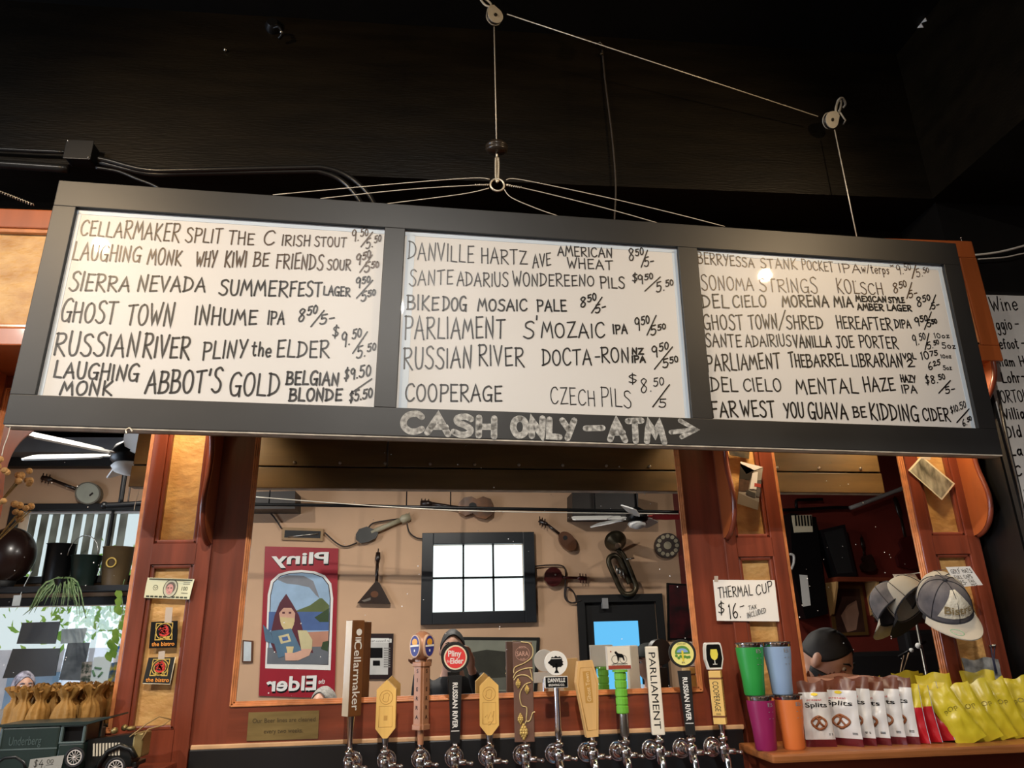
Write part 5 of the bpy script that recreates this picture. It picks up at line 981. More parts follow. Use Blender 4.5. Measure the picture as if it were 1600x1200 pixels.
mb = MB(); bag_mesh(mb, .125, .212, .018, M, [(1, 0)], 140.0); mb.build('pouch', mat('grey printed pouch film', (70, 72, 74), .35, c2=(176, 178, 178), scale=28, detail=5), t)
t = thing('lanyard', 'thin dark lanyard hanging on the right pilaster above the pouch', 'lanyard', tuple(V(1553, 1010, 2.25)))
mb = MB(); mb.tube([V(1548, 1008, 2.255), V(1551, 1030, 2.235), V(1556, 1052, 2.22)], .0018, 6); mb.tube([V(1554, 1010, 2.255), V(1553, 1030, 2.235), V(1558, 1052, 2.22)], .0018, 6); mb.build('cord', mat('dark blue cord', (30, 34, 60), .7), t)
mb = MB(); mb.tube([V(1546, 1010, 2.262), V(1556, 1008, 2.25)], .004, 8); mb.build('clip', STEEL, t)
# yellow wrapper at the lower left corner
mb = MB(); M = place(V(262, 1206, 2.20), 0, radians(70)); bag_mesh(mb, .115, .05, .014, M, [(1, 0)], 9.0)
LWZ = 1.19

# ================================================================== paper bags and toy van on the left ledge
LZL = 1.243
mb = MB(); mb.bb(-1.30, -.895, 2.135, 2.255, LZL, 1.338, bev=.004); o = mb.build('bottle_crate', mat('dark cardboard', (44, 36, 26), .7)); tag(o, 'dark low box carrying the brown paper bags on the left ledge', 'box')
KR = mat('crumpled brown paper', (158, 116, 54), .75, var=.18, scale=14, bump=.4, bscale=50)
def paper_bag_mesh(seed):
    mb = MB(); N1 = 20
    def P(u, v):
        a = 2 * pi * u; neck = 1 - .55 * math.exp(-((v - .74) / .12) ** 2) if v < .74 else .45 + .75 * (v - .74) / .26
        w = .023 * neck * (1 + .16 * noise.noise(Vector((cos(a) * 2 + seed, sin(a) * 2, v * 4)))); fl = .06 + .14 * v
        rr = w * (1 + fl * sin(9 * a + seed)); sq = 1 / max(abs(cos(a)), abs(sin(a))) if v < .3 else 1 + (1 / max(abs(cos(a)), abs(sin(a))) - 1) * max(0, 1 - (v - .3) * 3)
        return Vector((rr * cos(a) * (1 + (sq - 1) * .6), rr * .8 * sin(a) * (1 + (sq - 1) * .6), v * .105 + (.006 * sin(5 * a + seed) if v > .95 else 0)))
    mb.grid(P, N1 * 2, 16, wrap=True); mb.add([P(i / 20, 0) for i in range(20)], [tuple(range(19, -1, -1))]); return mb
pos = [(18 + 14.5 * i, 1137 - 4 * (i % 2), 2.20 if i % 2 == 0 else 2.225) for i in range(9)]; pos += [(30, 1142, 2.165), (56, 1143, 2.165), (96, 1143, 2.162)]
pl = ['behind at the far left edge', 'second of the back row', 'third of the back row', 'fourth of the back row', 'fifth of the back row', 'sixth of the back row', 'seventh of the back row', 'eighth of the back row', 'last of the back row beside the pilaster', 'front row, left one', 'front row, middle one', 'front row, right one']
pm = [paper_bag_mesh(s).build('paper_bag', KR) for s in (1.3, 4.1)]
for i, (px, py, y) in enumerate(pos):
    o = pm[i] if i < 2 else pm[i % 2].copy()
    if i >= 2: COL.objects.link(o)
    o.location = (V(px, py, y).x, y, 1.338); o.rotation_euler = (0, 0, i * 1.7); o.scale = (1, 1, 1) if i < 9 else (1.1, 1.0, .97)
    tag(o, 'crumpled brown paper bag with gathered top, ' + pl[i], 'paper bag', 'brown paper bags on the left ledge')
t = thing('toy_van', 'dark green vintage toy delivery van with spoked wheels on the left ledge', 'toy van', (-1.06, 2.07, LZL)); k = .000252
B = frame((V(0, 1150, 2.065).x, 2.065, LZL), (1, 0, 0), (0, 0, 1)); yv = lambda Y: (886 - Y) * k; xv = lambda X: X * k
VG = mat('dark green toy enamel', (24, 40, 36), .4, var=.15, coat=.05); VB = mat('black toy enamel', (12, 14, 14), .35); VR = mat('grey green toy trim', (70, 84, 82), .4)
def vb(mb, X0, X1, Y0, Y1, d0, d1, mi=0, bev=.002): mb.box(((xv(X0) + xv(X1)) / 2, (yv(Y0) + yv(Y1)) / 2, (d0 + d1) / 2), (abs(xv(X1) - xv(X0)), abs(yv(Y1) - yv(Y0)), abs(d1 - d0)), B, mi, bev)
mb = MB(); vb(mb, 90, 640, 400, 790, -.05, .05, 0, .005); vb(mb, 640, 870, 560, 790, -.048, .048, 0, .004); mb.prism([(xv(X), yv(Y)) for X, Y in ((60, 400), (90, 375), (900, 372), (1090, 330), (1095, 345), (880, 400))], -.053, .053, B); body = mb.build('van_body', VG, t)
mb = MB()
for X0, X1 in ((640, 668), (845, 872)): vb(mb, X0, X1, 395, 565, .040, .049); vb(mb, X0, X1, 395, 565, -.049, -.040)
vb(mb, 640, 872, 545, 565, .04, .0495); vb(mb, 640, 872, 395, 415, .04, .0495); vb(mb, 90, 640, 590, 604, .0495, .0515); vb(mb, 110, 125, 410, 585, .0495, .0512); mb.build('window_frame', VR, body)
mb = MB(); vb(mb, 655, 860, 405, 560, -.035, .035, 0, 0); mb.build('cab_window', BLACKM, body)
mb = MB(); mb.prism([(xv(X), yv(Y)) for X, Y in ((870, 790), (870, 545), (1290, 505), (1300, 790))], -.026, .026, B); hood = mb.build('hood', VB, t)
mb = MB()
for j in range(9): mb.prism([(xv(X), yv(Y)) for X, Y in ((940 + j * 29, 690), (925 + j * 29, 580), (940 + j * 29, 578), (956 + j * 29, 690))], .0262, .0285, B)
mb.build('louvres', mat('cream toy trim', (196, 188, 170), .4), hood)
mb = MB(); vb(mb, 1290, 1385, 500, 720, -.028, .028, 0, .004); mb.build('radiator', BRASS, t)
mb = MB(); mb.tube([B @ Vector((xv(X), yv(Y), .026)) for X, Y in ((1000, 800), (1020, 740), (1080, 650), (1190, 605), (1290, 640), (1340, 720))], .007, 8, flat=1.8); mb.tube([B @ Vector((xv(X), yv(Y), .040)) for X, Y in ((70, 800), (100, 720), (180, 665), (280, 660), (360, 710), (400, 790))], .007, 8, flat=1.8); vb(mb, 400, 1010, 785, 805, .02, .056); vb(mb, 60, 1340, 760, 800, -.045, .02); mb.build('fender', VB, t)
WHL = mat('cream toy spokes', (190, 182, 176), .4)
for X, Y, d, r in ((240, 800, .046, 92), (1190, 790, .044, 92), (820, 680, .055, 88), (240, 800, -.046, 92), (1190, 790, -.044, 92)):
    C_ = B @ Matrix.Translation((xv(X), yv(Y), d)); rr = r * k; mb = MB(); mb.tube([C_ @ Vector((rr * .9 * cos(2 * pi * a / 28), rr * .9 * sin(2 * pi * a / 28), 0)) for a in range(29)], rr * .14, 8, caps=False); wl = mb.build('wheel', BLACKD, t)
    mb = MB(); mb.tube([C_ @ Vector((rr * .70 * cos(2 * pi * a / 28), rr * .70 * sin(2 * pi * a / 28), .001)) for a in range(29)], rr * .07, 6, caps=False)
    for a in range(12): mb.tube([C_ @ Vector((0, 0, .001)), C_ @ Vector((rr * .7 * cos(2 * pi * a / 12), rr * .7 * sin(2 * pi * a / 12), .001))], rr * .035, 5)
    mb.ball((0, 0, .001), rr * .16, C_, nu=10, nv=6); mb.build('spokes', WHL, wl)
mb = MB(); mb.ball((xv(1110), yv(470), .03), .008, B, nu=12, nv=8); mb.ball((xv(1110), yv(470), -.03), .008, B, nu=12, nv=8); mb.lathe([(.004, 0), (.012, .002), (.012, .008), (.004, .010)], B @ Matrix.Translation((xv(1215), yv(485), 0)) @ Matrix.Rotation(-pi / 2, 4, 'X'), 14); mb.build('headlight', BRASS, t)
mb = MB(); text(mb, 'Underberg', B, yv(480) - yv(560), w=xv(290), cx=xv(340), y=yv(560), z=.0512); mb.build('lettering', VR, body)
mb = MB(); mb.tube([B @ Vector((xv(X), yv(Y), d)) for X, Y, d in ((1260, 530, .03), (1330, 480, .034), (1400, 420, .03), (1500, 360, .02), (1590, 400, .0), (1540, 440, .01), (1420, 470, .03), (1380, 560, .032))], .0018, 6); mb.build('raffia_bow', mat('tan raffia', (150, 120, 74), .8), t)
t = thing('price_tag', 'small pale price tag leaning on the toy van', 'price tag', tuple(B @ Vector((xv(580), yv(800), .06)))); mb = MB(); TG = B @ Matrix.Translation((0, 0, .0575)); mb.prism([(xv(X), yv(Y)) for X, Y in ((430, 680), (728, 655), (718, 785), (425, 795))], 0, .001, TG); p = mb.build('card', mat('grey paper tag', (150, 148, 140), .7), t); mb = MB()
hand(mb, '$4.', TG, yv(680) - yv(745), xv(105), x=xv(470), y=yv(750), z=.0014, lw=.0014); hand(mb, '00', TG, yv(680) - yv(715), xv(55), x=xv(585), y=yv(720), z=.0014, lw=.0011); mb.ribbon([[(xv(580), yv(735)), (xv(640), yv(730))]], lambda a, b: TG @ Vector((a, b, .0014)), .0011, NF); mb.build('handwriting', INK, p)
t = thing('foil_wrapper', 'yellow crumpled wrapper at the foot of the left pilaster', 'wrapper', tuple(V(262, 1206, 2.20)))
mb = MB(); mb.bb(-.80, -.665, 2.15, 2.262, 1.10, 1.168, bev=.004); o = mb.build('napkin_box', mat('dark carton', (40, 28, 22), .6)); tag(o, 'dark carton just under the yellow wrapper beneath the left pilaster', 'box')
mb = MB(); M = place((V(262, 1200, 2.19).x, 2.20, 1.1695), radians(4), radians(60)); bag_mesh(mb, .125, .06, .012, M, [(1, 0)], 9.0); mb.build('wrapper', mat('pale yellow wrapper', (206, 184, 84), .45, var=.1), t)
# ================================================================== ropes, pulleys, hooks above the board
CBL = mat('pale steel cable', (214, 206, 190), .4, .4, var=.05)
ring_c = plane_hit(777, 289, BC, BN); ring_y = ring_c.y
t = thing('suspension_wires', 'steel ring with thin wires fanning out to the top of the menu board', 'wire', tuple(ring_c))
mb = MB(); R = frame(ring_c, BX, BZ); mb.tube([R @ Vector((.0215 * cos(2 * pi * a / 32), .0215 * sin(2 * pi * a / 32), 0)) for a in range(33)], .0034, 8, caps=False); mb.build('ring', STEELD, t)
def top(px, py): q = plane_hit(px, py, BC, BN); return q
for pts in ([(765, 280), (740, 277), (640, 283), (425, 301)], [(764, 288), (640, 294), (500, 307)], [(764, 294), (720, 302), (597, 316)], [(791, 281), (815, 280), (940, 305), (1050, 330), (1135, 351)], [(791, 288), (850, 300), (950, 324), (1035, 347)], [(788, 296), (800, 308), (840, 324), (878, 336)]):
    P = [top(*p) for p in pts]; P = smooth_pts(P, 5); P = [p - BN * (.012 * i / (len(P) - 1)) for i, p in enumerate(P)]; mb = MB(); mb.tube(P, .0016, 6); mb.build('wire', CBL, t)
for sgn, (px, py) in ((1, (815, 293)), (-1, (742, 289))):
    mb = MB(); A = top(px, py); c = top(777 + sgn * 14, 289); mb.tube([c.lerp(A, a / 24) + Vector((0, .003 * sin(a * 1.9), .003 * cos(a * 1.9))) for a in range(25)], .0012, 5); mb.build('twisted_end', CBL, t)
p1 = V(771, 32, ring_y); p2 = V(1296, 188, 2.03); tp = plane_hit(776, 231, BC, BN)
t = thing('hoist_cable', 'thin pale cable running over two pulleys and holding the menu board ring', 'cable', tuple(ring_c))
p2d = V(1304, 203, 2.03)
mb = MB(); mb.tube([tp, V(772, 42, ring_y)], .0019, 6); a1 = V(792, 22, ring_y); a2 = V(1278, 182, 2.03); mb.tube([a1, a2], .0019, 6); e = p2d.copy(); e.z = 2.803; mb.tube([p2d, e], .0022, 6); mb.build('cable', CBL, t)
mb = MB(); R = Matrix.Translation(tp) @ Matrix.Rotation(radians(14), 4, 'X'); mb.lathe([(.004, .024), (.022, .020), (.033, .010), (.036, .003), (.034, .002), (.034, -.002), (.036, -.003), (.033, -.012), (.022, -.018), (.004, -.020)], R, 32); cl_ = mb.build('stopper', mat('dark brown stopper', (44, 36, 28), .35, coat=.3), t)
mb = MB(); q0 = tp - Vector((0, 0, .016)); q1 = ring_c + Vector((0, 0, .016)); mb.tube([q0, q0.lerp(q1, .2)], .0035, 8); mb.tube(smooth_pts([q0.lerp(q1, .2) + Vector((.004, 0, 0)), q0.lerp(q1, .45) + Vector((.005, 0, 0)), q0.lerp(q1, .9) + Vector((.003, 0, 0)), q1 - Vector((0, 0, .006)), q0.lerp(q1, .9) - Vector((.004, 0, 0)), q0.lerp(q1, .45) - Vector((.004, 0, 0)), q0.lerp(q1, .2) - Vector((.003, 0, 0))], 4), .0036, 8); mb.build('snap_hook', STEELD, t)
def pulley(lab, c, ax, r, hook):
    t = thing('pulley', lab, 'pulley', tuple(c), group='steel pulleys of the board hoist'); ax = Vector(ax).normalized(); u = ax.orthogonal().normalized(); u = (Vector((0, 0, 1)) - ax * ax.z).normalized(); w = u.cross(ax)
    R = frame(c, w, u); hk = Vector(hook)
    hd = hk - c; hd = (hd - ax * hd.dot(ax)); hd.normalize(); R = frame(c, hd.cross(ax) if hd.cross(ax).cross(hd).dot(ax) > 0 else ax.cross(hd), hd)
    mb = MB()
    for d0, d1 in ((.006, .009), (-.009, -.006)): mb.prism([(r * cos(radians(a)), r * sin(radians(a))) for a in range(150, 391, 12)] + [(.35 * r, 1.25 * r), (-.35 * r, 1.25 * r)], d0, d1, R)
    mb.build('cheek', ZINC, t)
    mb = MB(); mb.lathe([(r * .95, -.005), (r * .78, 0), (r * .95, .005)], R, 28); mb.lathe([(.006, -.012), (.006, .012)], R, 12); mb.build('wheel', mat('dark pulley wheel', (60, 56, 50), .4, .6), t)
    mb = MB(); a = R @ Vector((0, r * 1.2, 0)); sd = R.to_3x3() @ Vector((1, 0, 0)); m = a.lerp(hk, .5)
    mb.tube(smooth_pts([a, a.lerp(hk, .2) + sd * .010, m + sd * .012, hk + sd * .006, hk - sd * .006, m - sd * .012, a.lerp(hk, .2) - sd * .010, a], 4), .0036, 8); mb.build('shackle', ZINC, t)
    return t
pulley('steel pulley near the ceiling above the centre of the board', p1 + Vector((.004, 0, .018)), (.30, -.9, -.2), .028, V(752, -4, ring_y))
mb = MB(); h0 = V(752, -4, ring_y); mb.tube([h0 + Vector((0, 0, -.008)), h0 + Vector((0, .01, .03)), Vector((h0.x, h0.y + .02, ZC))], .006, 8); o = mb.build('ceiling_hook', ZINC); tag(o, 'steel ceiling hook holding the centre pulley', 'hook')
pulley('steel pulley with shackle on the black beam at the right', p2 + Vector((.004, 0, 0)), (.25, -.8, -.35), .030, V(1313, 158, 2.06))
mb = MB(); h0 = V(1313, 160, 2.06); h1 = V(1318, 168, 2.10); mb.tube(smooth_pts([V(1306, 172, 2.06), V(1309, 158, 2.055), V(1316, 153, 2.06), V(1321, 162, 2.08), h1], 5), .0042, 8); mb.tube([V(1310, 172, 2.06), V(1321, 188, 2.08), V(1318, 194, 2.10)], .0032, 8); o = mb.build('wall_hook', ZINC); tag(o, 'pale hook and chain link fixed to the beam beside the right pulley', 'hook')
# dark cord and fittings on the beam
mb = MB(); mb.tube(smooth_pts([V(941, 78, 2.095), V(946, 130, 2.09), V(957, 220, 2.085), V(962, 290, 2.085), V(960, 345, 2.085), V(958, 420, 2.085)], 6), .0032, 8); o = mb.build('dark_cord', mat('dark rubber cord', (52, 46, 40), .5)); tag(o, 'dark cord hanging down the middle of the black beam', 'cord')
mb = MB(); mb.tube([V(930, 70, 2.095), V(938, 66, 2.08), V(946, 74, 2.08), V(950, 78, 2.097)], .003, 6); mb.ball(tuple(V(940, 84, 2.088)), .006); o = mb.build('cord_clip', mat('dark tarnished metal', (70, 62, 48), .35, .7)); tag(o, 'small dark clip holding the cord on the black beam', 'clip')
t = thing('dark_fixture', 'small dark metal fixture glinting on the beam at the upper left', 'fixture', tuple(V(432, 48, 2.1)))
mb = MB(); mb.lathe([(.030, 0), (.030, .012), (.018, .030)], front(tuple(V(428, 44, 2.10))), 18); mb.tube(smooth_pts([V(428, 44, 2.06), V(436, 42, 2.05), V(441, 52, 2.055), V(436, 60, 2.07)], 5), .006, 8); mb.build('bracket', BLACKM, t); mb = MB(); mb.ball(tuple(V(440, 50, 2.046)), .006); mb.ball(tuple(V(352, 78, 2.092)), .006); mb.build('screws', STEEL, t)
t = thing('torn_label', 'torn pale label hanging near the ceiling at the upper right', 'label', tuple(V(1433, 38, 1.9)))
z0 = V(1433, 38, 1.795); mb = MB(); q5 = [(1414, 46), (1424, 40), (1432, 28), (1446, 26), (1449, 33), (1440, 36), (1444, 43)]; mb.prism([(plane_hit(a, b, Vector((1.80, 0, 0)), Vector((-1, 0, 0))).y, plane_hit(a, b, Vector((1.80, 0, 0)), Vector((-1, 0, 0))).z) for a, b in q5], -.003, -.001, Matrix(((0, 0, 1, 1.80), (1, 0, 0, 0), (0, 1, 0, 0), (0, 0, 0, 1)))); mb.build('paper', PAPER, t)
# conduits and junction box, left
CON = mat('black painted conduit', (30, 30, 30), .28, .3, var=.1); CY = 2.075
jb = V(129, 242, 2.075)
t = thing('junction_box', 'black square electrical junction box above the left end of the board', 'junction box', tuple(jb)); mb = MB(); mb.box(tuple(jb), (.078, .05, .066), None, 0, .006); b = mb.build('box', BLACKM, t)
mb = MB(); mb.box((jb.x, jb.y - .027, jb.z), (.084, .004, .072), None, 0, .002); mb.build('cover', mat('black box cover', (26, 26, 27), .35), b)
mb = MB()
for sx, sz in ((-.036, .03), (.036, -.03)): mb.ball((jb.x + sx, jb.y - .0295, jb.z + sz), .003)
mb.build('screws', STEEL, b)
for nm, pts, r, lab in (('conduit', [(-60, 226), (0, 233), (104, 238)], .0065, 'upper thin black conduit entering the junction box from the left'), ('conduit', [(-60, 256), (0, 257), (106, 264)], .014, 'thick black conduit entering the junction box from the left'),
    ('conduit', [(154, 248), (172, 252), (230, 266), (300, 266), (470, 262), (510, 263), (545, 276), (575, 302), (590, 330)], .0085, 'long bent conduit from the junction box, upper of the pair'), ('conduit', [(154, 252), (172, 258), (235, 272), (300, 271), (470, 268), (505, 270), (535, 283), (560, 310), (572, 335)], .0085, 'long bent conduit from the junction box, lower of the pair'), ('conduit', [(150, 262), (185, 268), (215, 280), (245, 292), (270, 310)], .005, 'thin short cable dropping from the junction box behind the board')):
    mb = MB(); mb.tube(smooth_pts([V(a, b, CY + (.01 if 'lower' in lab else 0)) for a, b in pts], 6), r, 10); o = mb.build(nm, CON); tag(o, lab, 'conduit', 'black conduits above the board')
mb = MB(); A = V(-10, 296, 2.0); Bq = V(52, 320, 2.0); mb.tube([A.lerp(Bq, j / 60) + Vector((0, .004 * sin(j * 1.6), .004 * cos(j * 1.6))) for j in range(61)], .0016, 5); o = mb.build('ball_chain', STEELD); tag(o, 'thin coiled chain above the left end of the back bar header', 'chain')
for pts, r, lab in (([(1520, 399), (1560, 394), (1600, 384), (1660, 366)], .0042, 'thick white cable at the right end of the header'), ([(1528, 405), (1570, 402), (1600, 396), (1660, 388)], .0026, 'thin white cable just under the thick one at right')):
    mb = MB(); mb.tube(smooth_pts([V(a, b, 2.10) for a, b in pts], 6), r, 8); o = mb.build('white_cable', mat('white cable sheath', (200, 196, 186), .5)); tag(o, lab, 'cable')
mb = MB(); q = V(1513, 368, 1.998); mb.lathe([(.0015, 2.80), (.0015, 2.815), (.004, 2.816), (.004, 2.818)], Matrix.Translation((1.80, 2.02, 0)), 8); o = mb.build('nail', STEEL); tag(o, 'small nail in the top right corner of the header', 'nail')
# black upright strip, wine list board
t = thing('wine_list', 'tall white hand lettered wine list board at the right edge', 'sign', tuple(V(1600, 600, 2.1))); wy = 2.10
a0 = V(1530, 460, wy); mb = MB(); mb.bb(1.838, 2.16, wy, wy + .012, 1.74, a0.z, bev=.002); p = mb.build('board', mat('greyed whiteboard', (206, 204, 200), .35), t)
mb = MB(); mb.bb(1.828, 1.838, wy - .004, wy + .014, 1.73, a0.z + .008); mb.bb(1.828, 2.17, wy - .004, wy + .014, a0.z, a0.z + .010); mb.build('board_frame', BLACKD, p)
P0 = Vector((0, wy - .0012, 0)); mb = MB()
for s, x0, y0, x1, y1, h, lw in (('Wine', 1550, 486, 1591, 484, 19, 2.1), ('ggio', 1558, 516, 1582, 514, 16, 2.0), ('-', 1587, 512, 1593, 512, 12, 2.0), ('efoot', 1563, 545, 1592, 544, 14, 2.0), ('-', 1597, 542, 1603, 542, 12, 2.0), ('liam H', 1563, 572, 1602, 572, 14, 2.0), ('Lohr', 1567, 598, 1595, 597, 15, 2.0), ('-', 1597, 594, 1603, 594, 12, 2.0), ('ORTOLA', 1566, 629, 1616, 626, 17, 1.8), ('Willia', 1566, 655, 1602, 654, 15, 2.3), ('Old', 1572, 684, 1597, 682, 15, 2.2), ('La', 1578, 712, 1598, 711, 14, 2.4), ('C', 1588, 744, 1597, 743, 14, 2.2)): px_word(mb, P0, NF, s, x0, y0, x1, y1, h * 1.1, lw=lw * 1.3)
mb.build('handwriting', INK, p)
mb = MB(); mb.tube([V(1559, 610, 2.06), V(1575, 690, 2.06), V(1592, 760, 2.06), V(1600, 800, 2.06), V(1606, 860, 2.08), V(1612, 980, 2.10), V(1618, 1200, 2.11)], .0042, 8); o = mb.build('black_cord', mat('black rubber cord', (26, 22, 20), .45)); tag(o, 'black cord hanging in front of the wine list', 'cord')
mb = MB(); mb.tube([V(205, 672, 2.0).lerp(V(205, 672, 2.0), 0), V(198, 672, 1.855), V(204, 676, 1.85)], .002, 6) if False else mb.tube(smooth_pts([plane_hit(198, 678, BC, BN), plane_hit(197, 672, BC, BN), plane_hit(203, 669, BC, BN), plane_hit(207, 675, BC, BN)], 4), .0022, 6); o = mb.build('cup_hook', STEELD); tag(o, 'tiny white hook under the left end of the menu board', 'hook')
mb = MB(); mb.tube(smooth_pts([plane_hit(16, 667, BC, BN), plane_hit(12, 682, BC, BN), plane_hit(6, 698, BC, BN), plane_hit(3, 712, BC, BN)], 4), .0012, 5); o = mb.build('loose_thread', CBL); tag(o, 'loose pale thread hanging off the lower left board corner', 'thread')
# dried flowers at the left edge
for i, (px, py, n) in enumerate(((6, 728, 8), (2, 785, 8))):
    t = thing('dried_flowers', ('upper' if i == 0 else 'lower') + ' bunch of dried tan flower heads at the left edge', 'flowers', tuple(V(px, py, 2.22)), group='dried flowers at the left edge'); mb = MB(); c = V(px, py, 2.20)
    for j in range(n): mb.ball((c.x + random.uniform(-.05, .022), c.y + random.uniform(-.02, .02), c.z + random.uniform(-.022, .022)), random.uniform(.008, .013), nu=10, nv=7)
    mb.build('flower_heads', mat('dried tan petals', (176, 140, 92), .9, var=.3, scale=60, bump=.5), t); mb = MB(); 
    for j in range(4): mb.tube([c + Vector((random.uniform(-.04, .01), 0, 0)), c + Vector((-.08, .03, -.12)), Vector((c.x - .11, 2.265, c.z - .2))], .0018, 5)
    mb.build('stems', mat('dried stems', (110, 90, 54), .9), t)
# ================================================================== the room behind, seen in the mirrors
def wq(pxs, y=YB): return [(-p.x, p.z) for p in (MV(a, b, y) for a, b in pxs)]
RW = lambda y=YB: rearw((0, y, 0))          # local x = -world x, local z = into the room
def wshape(mb, pxs, d0, d1, mi=0, y=YB): return mb.prism(wq(pxs, y), d0, d1, RW(y), mi)
def wtube(mb, pxs, r, d=.03, mi=0, k=6, y=YB, n=8): return mb.tube(smooth_pts([MV(a, b, y + d) for a, b in pxs], k), r, n, mi)
MS = 8.1 / FPX / .94     # metres per pixel on the rear wall, about
DK = mat('dark stained instrument wood', (38, 24, 18), .35, var=.2, coat=.2); BRN = mat('brown instrument wood', (92, 56, 34), .35, var=.2, coat=.2); RDW = mat('dark red instrument wood', (66, 14, 14), .3, coat=.3); CORDM = mat('brown black cord', (40, 28, 22), .6)
# painted advertising panel
t = thing('painted_sign', 'tall red advertising panel with a hooded reader on the rear wall', 'sign', tuple(MV(470, 970)))
mb = MB(); wshape(mb, [(415, 854), (529, 857), (523, 1091), (405, 1087)], 0, .02); pn = mb.build('panel', mat('crimson sign paint', (150, 22, 38), .45, var=.06), t)
arch = [(415, 1044), (419, 930), (424, 908), (436, 897), (452, 892.5), (472, 891), (492, 893), (508, 899), (518, 912), (521, 935), (517, 1047)]
def shrink(pts, k): cx = sum(p[0] for p in pts) / len(pts); cy = sum(p[1] for p in pts) / len(pts) + 6; return [(cx + (a - cx) * k, cy + (b - cy) * k) for a, b in pts]
mb = MB(); wshape(mb, arch, .021, .023); mb.build('arch_border', WHITE, pn); mb = MB(); wshape(mb, shrink(arch, .925), .0235, .0245); mb.build('inner_border', mat('dark maroon line', (40, 12, 20), .5), pn)
sc = shrink(arch, .90); xs0 = 421; xs1 = 514
pal = [mat('sign sky blue', (150, 178, 204), .5), mat('sign smoke grey', (126, 128, 134), .5), mat('sign hill green', (88, 100, 54), .5), mat('sign lake blue', (70, 96, 146), .5), mat('sign table grey', (98, 102, 108), .5), mat('sign hood maroon', (84, 26, 40), .5), mat('sign beard blond', (200, 180, 130), .5), mat('sign flesh', (206, 160, 136), .5), mat('sign book blue', (78, 108, 130), .5), mat('sign sleeve cream', (196, 184, 140), .5), mat('sign dark green bush', (46, 66, 34), .5), mat('sign pink wall', (180, 128, 104), .5)]
mb = MB(); D = [.025]
def pp(pts, mi): wshape(mb, pts, D[0], D[0] + .0004, mi); D[0] += .0005
pp(sc, 0); pp([(432, 905), (450, 899), (475, 900), (490, 908), (500, 935), (494, 930), (484, 918), (466, 914), (448, 912)], 1)
pp([(462, 955), (485, 946), (500, 935), (504, 935), (515, 946), (514, 962), (466, 962)], 2); pp([(421, 956), (515, 956), (514, 985), (420, 985)], 3); pp([(492, 965), (515, 950), (514, 972), (500, 972)], 10)
pp([(478, 988), (514, 986), (513, 1012), (478, 1012)], 11); pp([(419, 1012), (514, 1010), (513, 1038), (418, 1037)], 4); pp([(505, 1003), (514, 1001), (513, 1018), (502, 1014)], 10)
pp([(424, 990), (430, 962), (438, 942), (448, 928), (458, 944), (468, 962), (474, 985), (486, 998), (490, 1020), (430, 1020), (424, 1005)], 5); pp([(437, 958), (444, 950), (456, 950), (462, 958), (461, 972), (450, 980), (439, 972)], 7); pp([(438, 964), (461, 966), (460, 976), (456, 985), (446, 986), (440, 976)], 6)
for a in (444, 454): pp([(a - 2, 956), (a + 2, 956), (a + 2, 959), (a - 2, 959)], 5)
pp([(466, 985), (480, 985), (489, 1000), (488, 1016), (472, 1018)], 9); pp([(452, 1020), (470, 1014), (488, 1014), (484, 1024), (466, 1032), (450, 1030)], 7)
pp([(424, 986), (456, 982), (472, 1016), (436, 1028)], 8); pp([(412, 976), (424, 988), (430, 1006), (416, 1002)], 8); pp([(436, 994), (452, 990), (456, 1002), (440, 1006)], 9); pp([(441, 996), (450, 994), (452, 1000), (443, 1002)], 3); pp([(448, 1010), (460, 1010), (458, 1020), (450, 1020)], 6); pp([(446, 1020), (462, 1020), (463, 1032), (447, 1032)], 7)
mb.build('painting', pal, pn)
mb = MB(); R = RW()
def wtext(mb, s, px0, py0, px1, py1, h, d, mi=0, bold=.0, y=YB):
    a, b = MV(px0, py0, y), MV(px1, py1, y); w = abs(b.x - a.x); text(mb, s, RW(y), h * MS, w=w, cx=-(a.x + b.x) / 2, y=(a.z + b.z) / 2, z=d, mi=mi, bold=bold)
mbs = MB(); wtext(mbs, 'Pliny', 425, 883, 514, 884, 16, .0208, 0, .035); wtext(mbs, 'Elder', 417, 1080, 495, 1083, 18, .0208, 0, .035); mbs.build('lettering_shadow', BLACKM, pn)
wtext(mb, 'Pliny', 424, 881, 513, 881, 16, .0215, 0, .035); wtext(mb, 'Elder', 416, 1077, 494, 1080, 18, .0215, 0, .035); wtext(mb, 'the', 498, 1068, 508, 1068, 6, .0215, 0, .02); mb.build('lettering', WHITE, pn)
